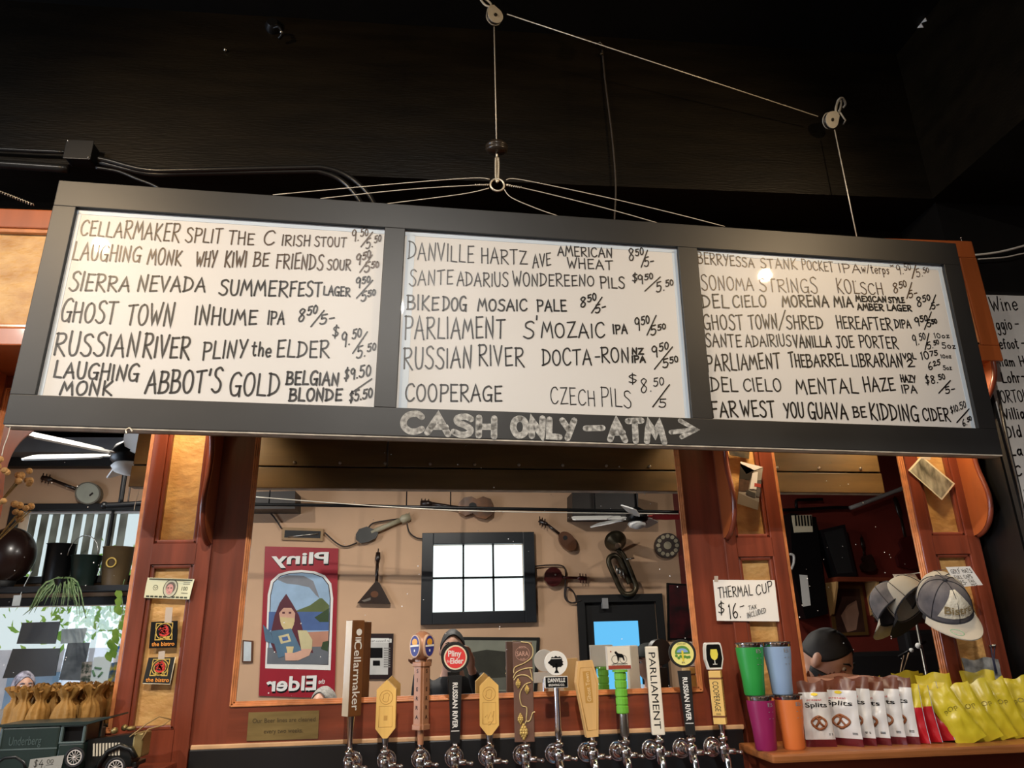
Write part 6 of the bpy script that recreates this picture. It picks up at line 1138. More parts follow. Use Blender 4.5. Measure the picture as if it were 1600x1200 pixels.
# small frames and pictures
def picture(name, lab, quad, fw, fm, im, d=.025, extra=None, cat='picture'):
    t = thing(name, lab, cat, tuple(MV(*quad[3]))); mb = MB(); wshape(mb, quad, 0, d); f = mb.build('picture_frame', fm, t); cx = sum(p[0] for p in quad) / 4; cy = sum(p[1] for p in quad) / 4
    hw = (quad[1][0] - quad[0][0]) / 2; hh = (quad[3][1] - quad[0][1]) / 2; inn = [(cx + (a - cx) * (1 - fw / hw), cy + (b - cy) * (1 - fw / hh)) for a, b in quad]; mb = MB(); wshape(mb, inn, d, d + .001); i = mb.build('image', im, f)
    if extra: extra(i, d + .0015)
    return t
picture('framed_print', 'small white print in a thin brown frame left of the red sign', [(380, 1000), (396, 1001), (395, 1035), (379, 1035)], 2.2, BRN, mat('pale print', (196, 204, 206), .4))
def news(i, d):
    mb = MB(); wshape(mb, [(574, 998), (612, 998), (612, 1004), (574, 1004)], d, d + .0005, 2); wtext(mb, 'San Francisco News', 576, 1003, 610, 1003, 3, d + .001, 0)
    wshape(mb, [(577, 1012), (598, 1012), (598, 1028), (577, 1028)], d, d + .0005, 0); wshape(mb, [(583, 1032), (594, 1032), (594, 1040), (583, 1040)], d, d + .0005, 0)
    for j in range(9): wshape(mb, [(600, 1012 + j * 3.6), (610, 1012 + j * 3.6), (610, 1013.6 + j * 3.6), (600, 1013.6 + j * 3.6)], d, d + .0005, 1)
    mb.build('newsprint', [BLACKM, mat('grey newsprint', (130, 128, 124), .7), WHITE], i)
picture('framed_newspaper', 'newspaper page in a black frame right of the red sign', [(568, 990), (615, 990), (613, 1061), (567, 1061)], 7, mat('black red frame', (34, 18, 20), .4), mat('newsprint page', (196, 194, 188), .6), extra=news)
def land(i, d):
    mb = MB(); wshape(mb, [(706, 1025), (760, 1015), (828, 1022), (826, 1078), (706, 1076)], d, d + .0005, 0); wshape(mb, [(720, 1062), (826, 1056), (826, 1078), (720, 1076)], d + .0006, d + .001, 1); mb.build('landscape', [mat('painted dark hills', (52, 52, 44), .4, var=.2), mat('painted grey water', (96, 96, 86), .4)], i)
picture('landscape_painting', 'wide grey green landscape painting under the window behind the taps', [(698, 995), (843, 996), (838, 1086), (698, 1084)], 5, mat('black green frame', (26, 26, 24), .4), mat('painted grey sky', (128, 130, 116), .35, var=.1), extra=land)
picture('framed_print', 'dark red and black framed poster beside the door', [(1041, 911), (1082, 913), (1085, 1000), (1043, 1000)], 3, BLACKM, mat('dark red poster', (72, 14, 20), .4, c2=(20, 10, 12), scale=8))
def flute(i, d):
    mb = MB(); mb.tube([MV(450, 839, YB + .035), MV(497, 834, YB + .035)], .010, 8); mb.build('flute', STEEL, i)
picture('flute_case', 'flute mounted in a shallow tan framed case', [(442, 824.5), (506, 827), (505, 846), (441, 844)], 4, mat('tan case wood', (150, 118, 78), .5), BLACKD, d=.03, extra=flute, cat='case')
# instruments
def necked(t_, body_px, neck, head, bm, nm, th=.07, nw=.02, extra=None):
    mb = MB(); wshape(mb, body_px, .02, th); b = mb.build('body', bm, t_); A, B2 = MV(*neck[0], YB + th * .8), MV(*neck[1], YB + th * .8); mb = MB(); mb.tube([A, B2], [nw * 1.1, nw], 8, flat=.6); n = mb.build('neck', nm, t_)
    C2 = MV(*head, YB + th * .7); mb = MB(); mb.tube([B2, B2.lerp(C2, .3), C2], [nw, nw * 1.8, nw * 1.5], 8, flat=.6)
    for j in range(3): q = B2.lerp(C2, .3 + .3 * j); mb.tube([q + Vector((0, 0, -.05)), q + Vector((0, 0, .05))], .006, 6)
    mb.build('headstock', nm, t_)
    mb = MB(); mb.tube([A, MV(*[sum(p[k] for p in body_px) / len(body_px) for k in (0, 1)], YB + th * .5)], nw * .5, 6); mb.build('strings', STEEL, b)
    return b
def ell(cx, cy, rx, ry, rot=0, n=26): c, s = cos(radians(rot)), sin(radians(rot)); return [(cx + rx * cos(2 * pi * i / n) * c - ry * sin(2 * pi * i / n) * s, cy + rx * cos(2 * pi * i / n) * s + ry * sin(2 * pi * i / n) * c) for i in range(n)]
t = thing('balalaika', 'black triangular balalaika hung upright beside the window', 'balalaika', tuple(MV(587, 900))); b = necked(t, [(559, 943), (611, 944), (594, 912), (589, 908), (585, 912)], ((588, 915), (590, 878)), (591, 863), DK, DK, nw=.016)
mb = MB(); wshape(mb, ell(586, 929, 6, 5), .071, .073); wshape(mb, [(566, 939), (580, 934), (580, 938), (570, 941)], .071, .073, 1); mb.build('rosette', [BRN, mat('mother of pearl grey', (110, 104, 96), .3)], b)
t = thing('acoustic_guitar', 'sunburst acoustic guitar hung sideways under the ceiling pipe', 'guitar', tuple(MV(740, 795))); body = [(716, 789), (724, 780), (736, 778), (744, 782), (754, 778), (766, 782), (770, 794), (768, 806), (758, 813), (746, 810), (738, 804), (726, 808), (716, 802)]
b = necked(t, body, ((718, 794), (675, 787)), (657, 786), mat('sunburst wood', (40, 24, 14), .3, c2=(150, 90, 34), scale=4, coat=.4), DK, th=.10); mb = MB(); wshape(mb, ell(738, 793, 6, 5.5), .101, .103); mb.build('sound_hole', BLACKD, b)
t = thing('mandolin', 'brown mandolin hung diagonally right of the window', 'mandolin', tuple(MV(880, 845))); b = necked(t, ell(885, 847, 17, 11, 52), ((874, 834), (856, 820)), (842, 813), BRN, DK, th=.09, nw=.014); mb = MB(); wshape(mb, ell(881, 842, 3.5, 3.5), .091, .093); mb.build('sound_hole', BLACKD, b)
t = thing('round_banjo', 'dark red round bodied banjo hung sideways above the door', 'banjo', tuple(MV(863, 902))); b = necked(t, ell(863, 902, 14, 15), ((876, 902), (902, 903)), (917, 904), RDW, RDW, th=.08, nw=.014); mb = MB(); mb.ball(tuple(MV(868, 898, YB + .085)), .012); mb.build('bridge', STEEL, b)
t = thing('electric_lute', 'grey and black electric instrument hung slanting on its cord', 'instrument', tuple(MV(575, 835))); b = necked(t, [(557, 836), (562, 828), (574, 824), (584, 828), (592, 834), (588, 842), (576, 848), (564, 850), (557, 844)], ((580, 832), (625, 813)), (641, 807), mat('grey black shell', (66, 66, 64), .35), mat('cream neck', (168, 160, 134), .4), th=.07, nw=.026)
t = thing('banjo', 'pale skinned banjo hung slanting on the wall in the left mirror', 'banjo', tuple(MV(143, 772))); b = necked(t, ell(143, 773, 20, 17.5), ((124, 766), (82, 750)), (65, 746), mat('banjo rim', (110, 104, 90), .4), DK, th=.09, nw=.016); mb = MB(); wshape(mb, ell(143, 773, 17.5, 15.5), .091, .093); mb.build('drum_skin', mat('pale drum skin', (170, 172, 156), .6), b)
mb = MB(); wshape(mb, [(146, 776), (151, 772), (152, 774), (147, 778)], .094, .104); mb.build('bridge', DK, b)
t = thing('tuba', 'old dark brass tuba hung on the wall above the door', 'tuba', tuple(MV(975, 890))); TB = mat('dark tarnished brass', (74, 66, 50), .35, .7, var=.25)
mb = MB(); bc = MV(963, 848, YB + .16); M = frame(bc, (1, 0, 0), (0, .5, .85)); mb.lathe([(.115, .05), (.125, .045), (.10, .02), (.06, -.03), (.035, -.08)], M, 28, caps=False); mb.build('bell', TB, t)
mb = MB(); wtube(mb, [(965, 858), (974, 868), (982, 885), (990, 905), (994, 918), (988, 927), (976, 928), (968, 918), (960, 900), (952, 882), (952, 872), (960, 868), (968, 874), (976, 892), (984, 912)], .030, .08); mb.build('tubing', TB, t)
mb = MB(); [mb.tube([MV(962 + j * 5, 884 + j * 3, YB + .10), MV(966 + j * 5, 897 + j * 3, YB + .12)], .015, 8) for j in range(3)]; mb.tube([MV(978, 874, YB + .1), MV(991, 872, YB + .1)], .009, 6); mb.build('valves', STEEL, t)
t = thing('dial_drum', 'round dial with pale numbered plates on the reddish wall', 'dial', tuple(MV(1041, 853))); mb = MB(); wshape(mb, ell(1041, 853, 19.5, 19.5), 0, .05); b = mb.build('disc', mat('dark brown disc', (54, 38, 30), .5), t); mb = MB()
for j in range(12): a = 2 * pi * j / 12; wshape(mb, ell(1041 + 14.5 * cos(a), 853 + 14.5 * sin(a), 3.2, 3.2, 0, 8), .051, .054)
wshape(mb, ell(1041, 853, 6, 6), .051, .054); mb.build('plates', mat('aged ivory plates', (176, 164, 136), .6), b)
# cords and pipe
for lab, pts in (('cord looping from the ceiling box to the flute case', [(418, 797), (428, 808), (440, 826)]), ('cord sagging between flute case and electric instrument', [(507, 832), (525, 848), (540, 854), (558, 848)]), ('cord curving over the neck of the electric instrument', [(574, 827), (582, 818), (600, 814), (622, 811)]), ('cord from the electric instrument to the window', [(636, 818), (640, 832), (650, 840), (660, 842)]), ('cord looping between window, red banjo and door', [(834, 885), (860, 883), (880, 885), (884, 900), (882, 930), (888, 940), (900, 941), (896, 925), (886, 918), (884, 932), (892, 942), (908, 938)])):
    mb = MB(); wtube(mb, pts, .008, .04); o = mb.build('wall_cord', CORDM); tag(o, 'dark ' + lab, 'cord', 'cords strung along the rear wall')
t = thing('ceiling_pipe', 'long black pipe hung across the room above the wall instruments', 'pipe', tuple(MV(730, 795, -2.4))); mb = MB(); wtube(mb, [(380, 788), (540, 790), (740, 794), (900, 797), (1060, 800)], .016, 0, y=-2.4, n=10); mb.build('pipe', BLACKM, t); mb = MB()
for px, py in ((420, 789), (635, 792), (704, 793), (930, 798)): q = MV(px, py, -2.4); mb.tube([q, Vector((q.x, q.y, ZC))], .006, 6)
mb.build('hangers', BLACKM, t)
mb = MB(); wtube(mb, [(380, 775), (700, 797), (1060, 803)], .005, .03, y=-2.4); o = mb.build('pale_wire', CBL); tag(o, 'thin pale wire stretched just under the black pipe', 'wire')
for lab, quad in (('dark box speaker high on the wall at the left', [(385, 778), (470, 776), (470, 803), (385, 803)]), ('grey box speaker high on the wall behind the white fan', [(886, 778), (985, 776), (985, 816), (886, 815)])):
    mb = MB(); wshape(mb, quad, 0, .34); c = MV(quad[2][0] - 40, quad[2][1] - 20, YB + .34); o = mb.build('box_speaker', mat('dark speaker box', (44, 38, 34), .5)); tag(o, lab, 'speaker')
t = thing('door_camera', 'small white device above the door', 'device', tuple(MV(944, 944))); mb = MB(); wshape(mb, [(939, 935), (948, 935), (949, 951), (940, 951)], 0, .06); mb.build('housing', mat('pale grey device', (150, 150, 150), .4), t)
# fans
def fan(lab, c, R_, rots, tilt, drop, red=None):  # red: index of the blade coloured as if in red light
    t = thing('ceiling_fan', lab, 'fan', tuple(c), group='white ceiling fans'); T = Matrix.Translation(c)
    mb = MB(); mb.tube([c + Vector((0, 0, .05)), Vector((c.x, c.y, ZC))], .014, 8); mb.build('rod', BLACKM, t)
    mb = MB(); mb.lathe([(.03, .10), (.09, .06), (.11, .02), (.11, -.03), (.09, -.05)], T, 24); mb.build('motor', BLACKM, t)
    mb = MB(); mb.lathe([(.085, -.05), (.10, -.07), (.08, -.10), (.02, -.12)], T, 24); mb.build('light_bowl', WHITE, t)
    for n_, a in enumerate(rots):
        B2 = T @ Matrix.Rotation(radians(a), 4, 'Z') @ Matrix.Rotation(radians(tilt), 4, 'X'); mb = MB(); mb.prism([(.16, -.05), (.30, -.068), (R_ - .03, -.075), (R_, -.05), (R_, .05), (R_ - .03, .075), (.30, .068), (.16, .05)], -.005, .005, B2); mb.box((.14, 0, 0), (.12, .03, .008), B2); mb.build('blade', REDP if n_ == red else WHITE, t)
    return t
fan('white ceiling fan in the left mirror above the slanting banjo', MV(205, 712, .15), .62, (185, 242, 305, 5, 65, 125), 24, 0)
fan('white ceiling fan above the tuba, red light coloured into one blade', MV(995, 808, -2.6), .66, (184, 112, 12, -60, -120), 22, 0, 2)  # red light on this blade is put into its colour
# ---- left mirror: blinds, shelf, pots, posters
BLD = translucent('vertical blind cloth', (150, 150, 140), (196, 196, 186), .6, 3)
t = thing('vertical_blind', 'grey vertical slat blind in the upper window of the left mirror', 'blind', (-3.5, YB - .02, 2.22)); mb = MB()
for j in range(16):
    x = -4.30 + j * .115
    if j == 9: continue
    mb.box((x, YB - .05, 2.56), (.105, .004, .66), Matrix.Translation((x, YB - .05, 0)) @ Matrix.Rotation(radians(24), 4, 'Z') @ Matrix.Translation((-x, -YB + .05, 0)))
mb.build('slats', BLD, t); mb = MB(); mb.bb(-4.40, -2.56, YB - .08, YB - .02, 2.875, 2.898); mb.build('head_rail', WHITE, t)
mb = MB(); mb.bb(-4.8, -2.5, YB, YB + .31, 2.055, 2.105); o = mb.build('window_shelf', BLACKD); tag(o, 'long black shelf under the blind in the left mirror', 'shelf')
for px, r0, r1, hh, m, lab in ((88, .13, .115, .42, BLACKM, 'black tall pot'), (131, .145, .10, .30, mat('dark green metal', (24, 38, 34), .4), 'dark green bucket with a wire handle'), (180, .15, .115, .38, mat('brown wooden pail', (84, 66, 40), .55, var=.2), 'brown pail with a pale ring mark')):
    c = MV(px, 900, YB + .17); c.z = 2.105; t = thing('bucket' if px > 90 else 'pot', lab + ' on the black window shelf', 'bucket' if px > 90 else 'pot', tuple(c), group='pots on the window shelf'); mb = MB(); mb.lathe([(r1, 0), (r0, hh), (r0 + .01, hh + .005), (r0 - .01, hh), (r1 - .01, .02)], Matrix.Translation(c), 26, caps=False); mb.add([c + Vector((r1 * cos(2 * pi * k / 26), r1 * sin(2 * pi * k / 26), .01)) for k in range(26)], [tuple(range(26))]); b = mb.build('pail', m, t)
    if px == 131: mb = MB(); mb.tube([c + Vector((-.145 + .06 * j * 0 + .145 * (1 - cos(pi * j / 10)), .10, hh + .20 * sin(pi * j / 10))) for j in range(11)], .005, 6); mb.build('handle', STEEL, t)
    if px == 180: mb = MB(); mb.tube([c + Vector((.045 * cos(2 * pi * j / 20), r0 - .008, hh * .58 + .045 * sin(2 * pi * j / 20))) for j in range(21)], .008, 6); mb.build('ring_mark', GOLDP, b)
t = thing('dark_gourd', 'large round dark gourd instrument on the shelf end in the left mirror', 'gourd', tuple(MV(20, 900, YB + .2))); mb = MB(); c = MV(12, 868, YB + .27); mb.ball(tuple(c), (.25, .24, .28), nu=28, nv=18); mb.build('shell', mat('polished dark brown gourd', (36, 20, 16), .3, coat=.4), t); mb = MB(); mb.lathe([(.10, 2.105), (.12, 2.16), (.10, c.z - .24)], Matrix.Translation((c.x, c.y, 0)), 20); mb.build('stand', BLACKD, t)
LEAF = mat('green striped leaf', (70, 104, 58), .5, c2=(150, 170, 120), scale=30)
t = thing('spider_plant', 'trailing spider plant hanging off the black window shelf', 'plant', tuple(MV(100, 908, YB + .25))); mb = MB(); c = MV(100, 902, YB + .42); c.z = 2.16
for j in range(46):
    a = random.uniform(0, 2 * pi); L = random.uniform(.18, .42); d = Vector((cos(a), .4 * abs(sin(a)) + .15, 0)); P = [c + d * (L * .75 * s_) + Vector((0, 0, L * random.uniform(.1, .5) * s_ - L * 1.25 * s_ * s_)) for s_ in [k / 6 for k in range(7)]]
    mb.tube(P, [.004, .011, .012, .011, .009, .006, .002], 4, flat=.25)
mb.build('leaves', LEAF, t); mb = MB(); mb.lathe([(.06, 2.06), (.085, 2.16)], Matrix.Translation((c.x, c.y, 0)), 18); p_ = mb.build('pot', BLACKM, t); mb = MB(); mb.tube([(c.x, YB + .311, 2.09), (c.x, YB + .36, 2.09)], .012, 8); mb.build('bracket', BLACKM, p_)
t = thing('ivy_vine', 'pale green vine trailing down beside the storefront glass', 'plant', tuple(MV(188, 910, YB + .25))); mb = MB(); vp = [MV(a, b, YB + .28) for a, b in ((195, 905), (190, 925), (192, 950), (188, 975), (182, 995), (178, 1010), (176, 1022))]; mb.tube(smooth_pts(vp, 4), .004, 5); mb.build('stem', LEAF, t); mb = MB()
for p in smooth_pts(vp, 2)[2:]: M = frame(p + Vector((random.uniform(-.05, .05), .01, -.02)), (1, 0, random.uniform(-.5, .5)), (0, -.3, -1)); mb.prism([(0, -.05), (.035, -.02), (.03, .02), (0, .06), (-.03, .02), (-.035, -.02)], -.001, .001, M)
mb.build('leaves', translucent('pale ivy leaf', (120, 160, 70), (160, 190, 90), .4), t)
mb = MB(); wtube(mb, [(30, 935), (38, 915), (50, 892)], .004, .3); c = MV(28, 930, YB + .3); mb.box((c.x, c.y, c.z - .05), (.07, .01, .10)); o = mb.build('hanging_tag', mat('pale hanging tag', (190, 196, 196), .6)); tag(o, 'small white tag hanging on a string from the shelf', 'tag')
t = thing('pipe_stand', 'black upright pipe with cross bar in front of the blind', 'pipe', tuple(MV(190, 790, -1.9))); mb = MB(); wtube(mb, [(198, 722), (193, 755), (188, 789)], .022, 0, y=-1.9, k=3); mb.tube([MV(194, 722, -1.9), MV(194, 722, -1.9) + Vector((0, 0, .6)), Vector((MV(194, 722, -1.9).x, -1.9, ZC))], .018, 8); mb.build('upright', BLACKM, t); mb = MB(); wtube(mb, [(163, 790), (190, 789), (235, 786)], .026, 0, y=-1.9, k=3); mb.ball(tuple(MV(163, 790, -1.9)), .034); mb.build('cross_bar', BLACKM, t)
mb = MB(); wtube(mb, [(206, 740), (203, 762), (200, 785)], .007, 0, y=-1.95, k=4); o = mb.build('pull_cord', CORDM); tag(o, 'dark twisted pull cord beside the black upright pipe', 'cord'); 
PST = [('grey panelled flyer', [(101, 1005), (136, 1004), (123, 1064), (87, 1063)], translucent('grey flyer', (110, 116, 122), (136, 142, 146), .5, 8)), ('white flyer with a triangular green arrow mark', [(143, 1027), (170, 1026), (163, 1070), (135, 1070)], translucent('white flyer', (226, 230, 228), None, .5)), ('pink red flyer at the bottom', [(140, 1076), (180, 1073), (172, 1100), (146, 1100)], translucent('pink flyer', (196, 110, 112), (220, 190, 186), .5, 9)), ('pale yellow flyer low on the glass', [(56, 1073), (88, 1072), (84, 1090), (52, 1090)], translucent('yellow flyer', (216, 210, 150), (230, 226, 190), .5, 9)), ('pale blue flyer low on the glass', [(96, 1073), (130, 1071), (126, 1098), (94, 1098)], translucent('blue flyer', (160, 190, 206), (200, 216, 222), .5, 9)), ('blue and white flyer near the vine', [(168, 1011), (187, 1009), (184, 1024), (166, 1026)], translucent('bright blue flyer', (70, 130, 190), (220, 226, 228), .5, 14)), ('yellow and blue flyer beside the pilaster', [(170, 1036), (180, 1035), (174, 1066), (164, 1067)], translucent('yellow blue flyer', (200, 180, 70), (90, 120, 150), .5, 12)), ('white sheet between the dark panels', [(92, 983), (132, 981), (126, 1004), (90, 1006)], translucent('white sheet', (200, 206, 206), None, .5)), ('photo flyer beside the grey panel', [(124, 1035), (140, 1034), (136, 1072), (120, 1072)], translucent('photo flyer', (90, 100, 90), (200, 190, 180), .5, 25))]
for k, (lab, quad, m) in enumerate(PST):
    t = thing('window_flyer', lab + ' on the storefront glass', 'flyer', tuple(MV(*quad[3], YB - .06)), group='flyers on the storefront glass'); mb = MB(); wshape(mb, quad, -.066 + .001 * k, -.0655 + .001 * k); p = mb.build('sheet', m, t)
    if k == 1: mb = MB(); [wtube(mb, [(152 + 8 * cos(a), 1050 + 8 * sin(a)), (152 + 8 * cos(a + 1.4), 1050 + 8 * sin(a + 1.4))], .010, -.055, k=2) for a in (0, 2.09, 4.19)]; mb.build('arrow_mark', mat('faded green print', (90, 130, 96), .6), p)
for k, (quad, lab) in enumerate((([(33, 973), (92, 971), (84, 1006), (24, 1006)], 'upper dark rounded panel on the storefront glass'), ([(18, 1014), (92, 1013), (84, 1056), (2, 1060)], 'lower dark rounded panel on the storefront glass'))):
    mb = MB(); wshape(mb, quad, -.04, -.02); o = mb.build('window_placard', mat('dark grey panel', (52, 52, 50), .4)); tag(o, lab, 'panel')
t = thing('street_tree', 'light green street tree outside the storefront', 'tree', (-3.9, YB - 1.9, 0)); mb = MB(); mb.tube([(-3.6, YB - 1.9, -.5), (-3.62, YB - 1.9, .8), (-3.7, YB - 1.9, 1.7), (-3.9, YB - 1.9, 2.3)], [.06, .05, .04, .02], 8); mb.tube([(-3.64, YB - 1.9, 1.0), (-3.4, YB - 1.85, 1.7), (-3.2, YB - 1.9, 2.1)], [.04, .03, .015], 8); mb.build('trunk', mat('pale bark', (150, 140, 120), .8), t); mb = MB()
for j in range(900):
    p = Vector((-3.9 + random.gauss(0, .62), YB - 1.9 + random.gauss(0, .25), 2.05 + random.gauss(0, .26))); M = frame(p, (random.uniform(-1, 1), random.uniform(-1, 1), random.uniform(-1, 1)), (random.uniform(-1, 1), .3, 1)); mb.add([(0, -.055, 0), (.026, 0, 0), (0, .06, .01), (-.026, 0, 0)], [(0, 1, 2, 3)], 0, False, M)
mb.build('foliage', translucent('pale green leaf', (134, 178, 74), (178, 204, 100), .55, 3), t)  # pale yellow-green leaf tones varied by noise
t = thing('street_building', 'pale building across the street outside the storefront', 'building', (-4, -6.6, 0)); mb = MB(); mb.bb(-8.5, -1.8, -6.9, -6.6, -.5, 1.5); w_ = mb.build('facade', mat('pale pink facade', (206, 190, 184), .7, var=.1), t); mb = MB(); [mb.bb(-8 + 1.1 * j, -7.3 + 1.1 * j, -6.6, -6.57, .3, 1.2) for j in range(6)]; mb.build('windows', mat('blue grey shop window', (120, 140, 156), .3), w_)
# ---- right mirror: red wall
t = thing('wall_shelf', 'reddish wooden wall shelf with a pale bracket in the right mirror', 'shelf', tuple(MV(1340, 908))); mb = MB(); wshape(mb, [(1290, 904), (1372, 905), (1372, 911), (1290, 911)], 0, .26); b = mb.build('board', WOODH, t)
for px in (1290, 1352):
    q = MV(px, 911); mb = MB(); M = Matrix(((0, 0, 1, q.x), (1, 0, 0, YB), (0, 1, 0, q.z), (0, 0, 0, 1))); mb.prism([(0, 0), (.25, 0), (.23, -.06), (.06, -.34), (0, -.36)], -.012, .012, M); mb.build('bracket', mat('tan bracket wood', (206, 160, 102), .5), t)
t = thing('suitcase', 'black suitcase leaning upright on the red wall shelf', 'suitcase', tuple(MV(1310, 903, YB + .15))); mb = MB(); q = [(1268, 832), (1306, 823), (1324, 902), (1292, 905)]; wshape(mb, q, .04, .20); b = mb.build('shell', mat('black case vinyl', (18, 18, 20), .35), t); mb = MB(); wshape(mb, [(1274, 836), (1303, 829), (1318, 897), (1294, 899)], .2005, .204); mb.build('panel', mat('black grey case face', (36, 38, 38), .3), b)
t = thing('piano_accordion', 'black piano accordion with a pale keyboard on the red wall', 'accordion', tuple(MV(1240, 880))); mb = MB(); wshape(mb, [(1222, 806), (1262, 812), (1280, 960), (1246, 968), (1226, 900)], .0, .20); b = mb.build('body', BLACKM, t); mb = MB()
wshape(mb, [(1224, 810), (1254, 809), (1256, 835), (1228, 836)], .2005, .215, 0)
for j in range(6): wshape(mb, [(1228 + j * 4.6, 810), (1230 + j * 4.6, 810), (1231.5 + j * 4.6, 826), (1229.5 + j * 4.6, 826)], .216, .225, 1)
mb.build('keyboard', [CREAM, BLACKM], b); mb = MB(); wshape(mb, [(1236, 900), (1248, 901), (1253, 947), (1241, 949)], .2005, .203); mb.build('window_slit', WHITE, b); mb = MB(); wtube(mb, [(1234, 866), (1240, 868), (1240, 880), (1236, 890)], .014, .21); mb.build('strap', WHITE, b)  # white patch on the body stands for a glowing window slit
for k, (bx, by, s, nk, hd_, lab) in enumerate(((1352, 880, 13, (1349, 858), (1346, 840), 'small dark violin hung low on the red wall'), (1418, 862, 26, (1408, 810), (1398, 778), 'large dark guitar hung high on the red wall'))):
    t = thing('violin' if k == 0 else 'hanging_guitar', lab, 'violin' if k == 0 else 'guitar', tuple(MV(bx, by))); body = [(bx - s * .5, by - s * .8), (bx + s * .3, by - s), (bx + s * .62, by - s * .55), (bx + s * .55, by - s * .1), (bx + s * .95, by + s * .4), (bx + s * .8, by + s * .95), (bx, by + s * 1.1), (bx - s * .7, by + s * .9), (bx - s * .85, by + s * .35), (bx - s * .5, by - s * .1), (bx - s * .65, by - s * .5)]
    necked(t, body, ((bx - s * .1, by - s * .7), nk), hd_, RDW if k else DK, DK, nw=.013 + .006 * k)
picture('framed_painting', 'dark brown painting of a pale figure under the red wall shelf', [(1292, 915), (1345, 915), (1356, 992), (1302, 994)], 5, mat('old gilt frame', (110, 80, 40), .4, .3), mat('dark brown painting', (40, 24, 20), .4, c2=(70, 44, 34), scale=6), extra=lambda i, d: [(lambda mb: (wshape(mb, [(1312, 962), (1322, 946), (1336, 938), (1340, 958), (1336, 984), (1322, 988)], d, d + .0005), mb.build('figure', mat('painted flesh', (150, 112, 92), .5), i)))(MB())])
picture('framed_print', 'dark wide framed group picture beside the wall shelf', [(1365, 905), (1448, 905), (1452, 972), (1366, 972)], 5, mat('dark mahogany frame', (58, 26, 16), .35), mat('dark brown group photo', (36, 18, 16), .4, c2=(66, 34, 30), scale=14))
mb = MB(); wtube(mb, [(1328, 794), (1375, 777), (1425, 757)], .024, .16, k=2); o = mb.build('pale_conduit', mat('pale grey pipe', (150, 146, 140), .4)); tag(o, 'pale grey pipe sloping up across the red wall', 'pipe')
mb = MB(); wtube(mb, [(1215, 797), (1250, 796), (1300, 793), (1326, 793)], .018, .08, k=2); wtube(mb, [(1245, 796), (1244, 783), (1252, 781), (1285, 780)], .018, .08, k=2); o = mb.build('black_pipe', BLACKM); tag(o, 'black bent pipe high on the red wall', 'pipe')
t = thing('bench_seat', 'high black upholstered bench back along the red wall', 'bench', tuple(MV(1400, 1060, -2.9))); a, b = MV(1310, 1020, -2.9), MV(1480, 1000, -2.9); mb = MB(); mb.bb(a.x, b.x + 1.0, -3.05, -2.85, .1, a.z, bev=.04); mb.bb(a.x + .75, b.x + 1.0, -3.06, -2.86, .1, a.z + .20, bev=.04); mb.build('back_rest', mat('black upholstery', (14, 14, 15), .6), t); mb = MB(); mb.bb(a.x, b.x + 1.0, -2.85, -2.35, .1, .48, bev=.03); mb.build('seat', BLACKD, t)
t = thing('microphone_stand', 'thin microphone stand with a boom in front of the black bench', 'microphone stand', (MV(1438, 1000, -.9).x, -.9, 0)); b0 = MV(1437, 1000, -.9); mb = MB(); mb.tube([(b0.x, -.9, .03), (b0.x, -.9, MV(1437, 905, -.9).z)], .011, 8); mb.build('pole', STEEL, t); mb = MB(); mb.tube([MV(1446, 1003, -.9), MV(1404, 1026, -.85)], .009, 8); mb.build('boom', BLACKM, t); mb = MB(); mb.ball(tuple(MV(1435, 1009, -.86)), .022); mb.ball(tuple(MV(1424, 1016, -.86)), .016); mb.build('microphone', WHITE, t); mb = MB(); [mb.tube([(b0.x, -.9, .12), (b0.x + .3 * cos(a), -.9 + .3 * sin(a), .01)], .011, 8) for a in (0, 2.09, 4.19)]; mb.build('leg', BLACKM, t); mb = MB(); mb.tube([MV(1412, 1024, -.85), MV(1408, 1045, -.85), MV(1404, 1068, -.85)], .005, 6); mb.tube([MV(1420, 1020, -.85), MV(1412, 1045, -.85), MV(1404, 1070, -.85)], .005, 6); mb.build('cable', mat('tan cable', (170, 140, 110), .6), t)
# ================================================================== people
def head_pts(mb, M, w=.152, l=.196, h=.232):
    def P(u, v):
        a = 2 * pi * u; t = -pi / 2 + pi * v; x, y, z = cos(t) * cos(a), cos(t) * sin(a), sin(t)
        fz = max(0.0, y); px, py, pz = x * w / 2, y * l / 2, z * h / 2
        if z < 0: px *= 1 - .34 * (-z) ** 1.3; py *= 1 - .12 * (-z) + (.10 * fz if z > -.95 else 0)
        g = lambda cx, cz, s: math.exp(-((x - cx) ** 2 + (z - cz) ** 2) / (s * s)) * (1 if y > 0 else 0)
        py += .024 * math.exp(-(x / .13) ** 2 - ((z + .22) / .16) ** 2) * (y > 0) + .010 * math.exp(-(x / .10) ** 2 - ((z + .02) / .18) ** 2) * (y > 0)
        py -= .013 * (g(.36, .02, .17) + g(-.36, .02, .17)); py += .007 * math.exp(-((z - .17) / .09) ** 2) * (fz > .6)
        py += .006 * g(0, -.50, .16) - .005 * g(0, -.42, .07) + .010 * g(0, -.78, .18)
        return Vector((px, py, pz))
    mb.grid(P, 48, 36, wrap=True, M=M)
    for s in (-1, 1):
        mb.ball((0, 0, 0), (.012, .020, .033), M @ Matrix.Translation((s * .078, -.008, -.012)) @ Matrix.Rotation(s * radians(-22), 4, 'Z'), nu=12, nv=10)
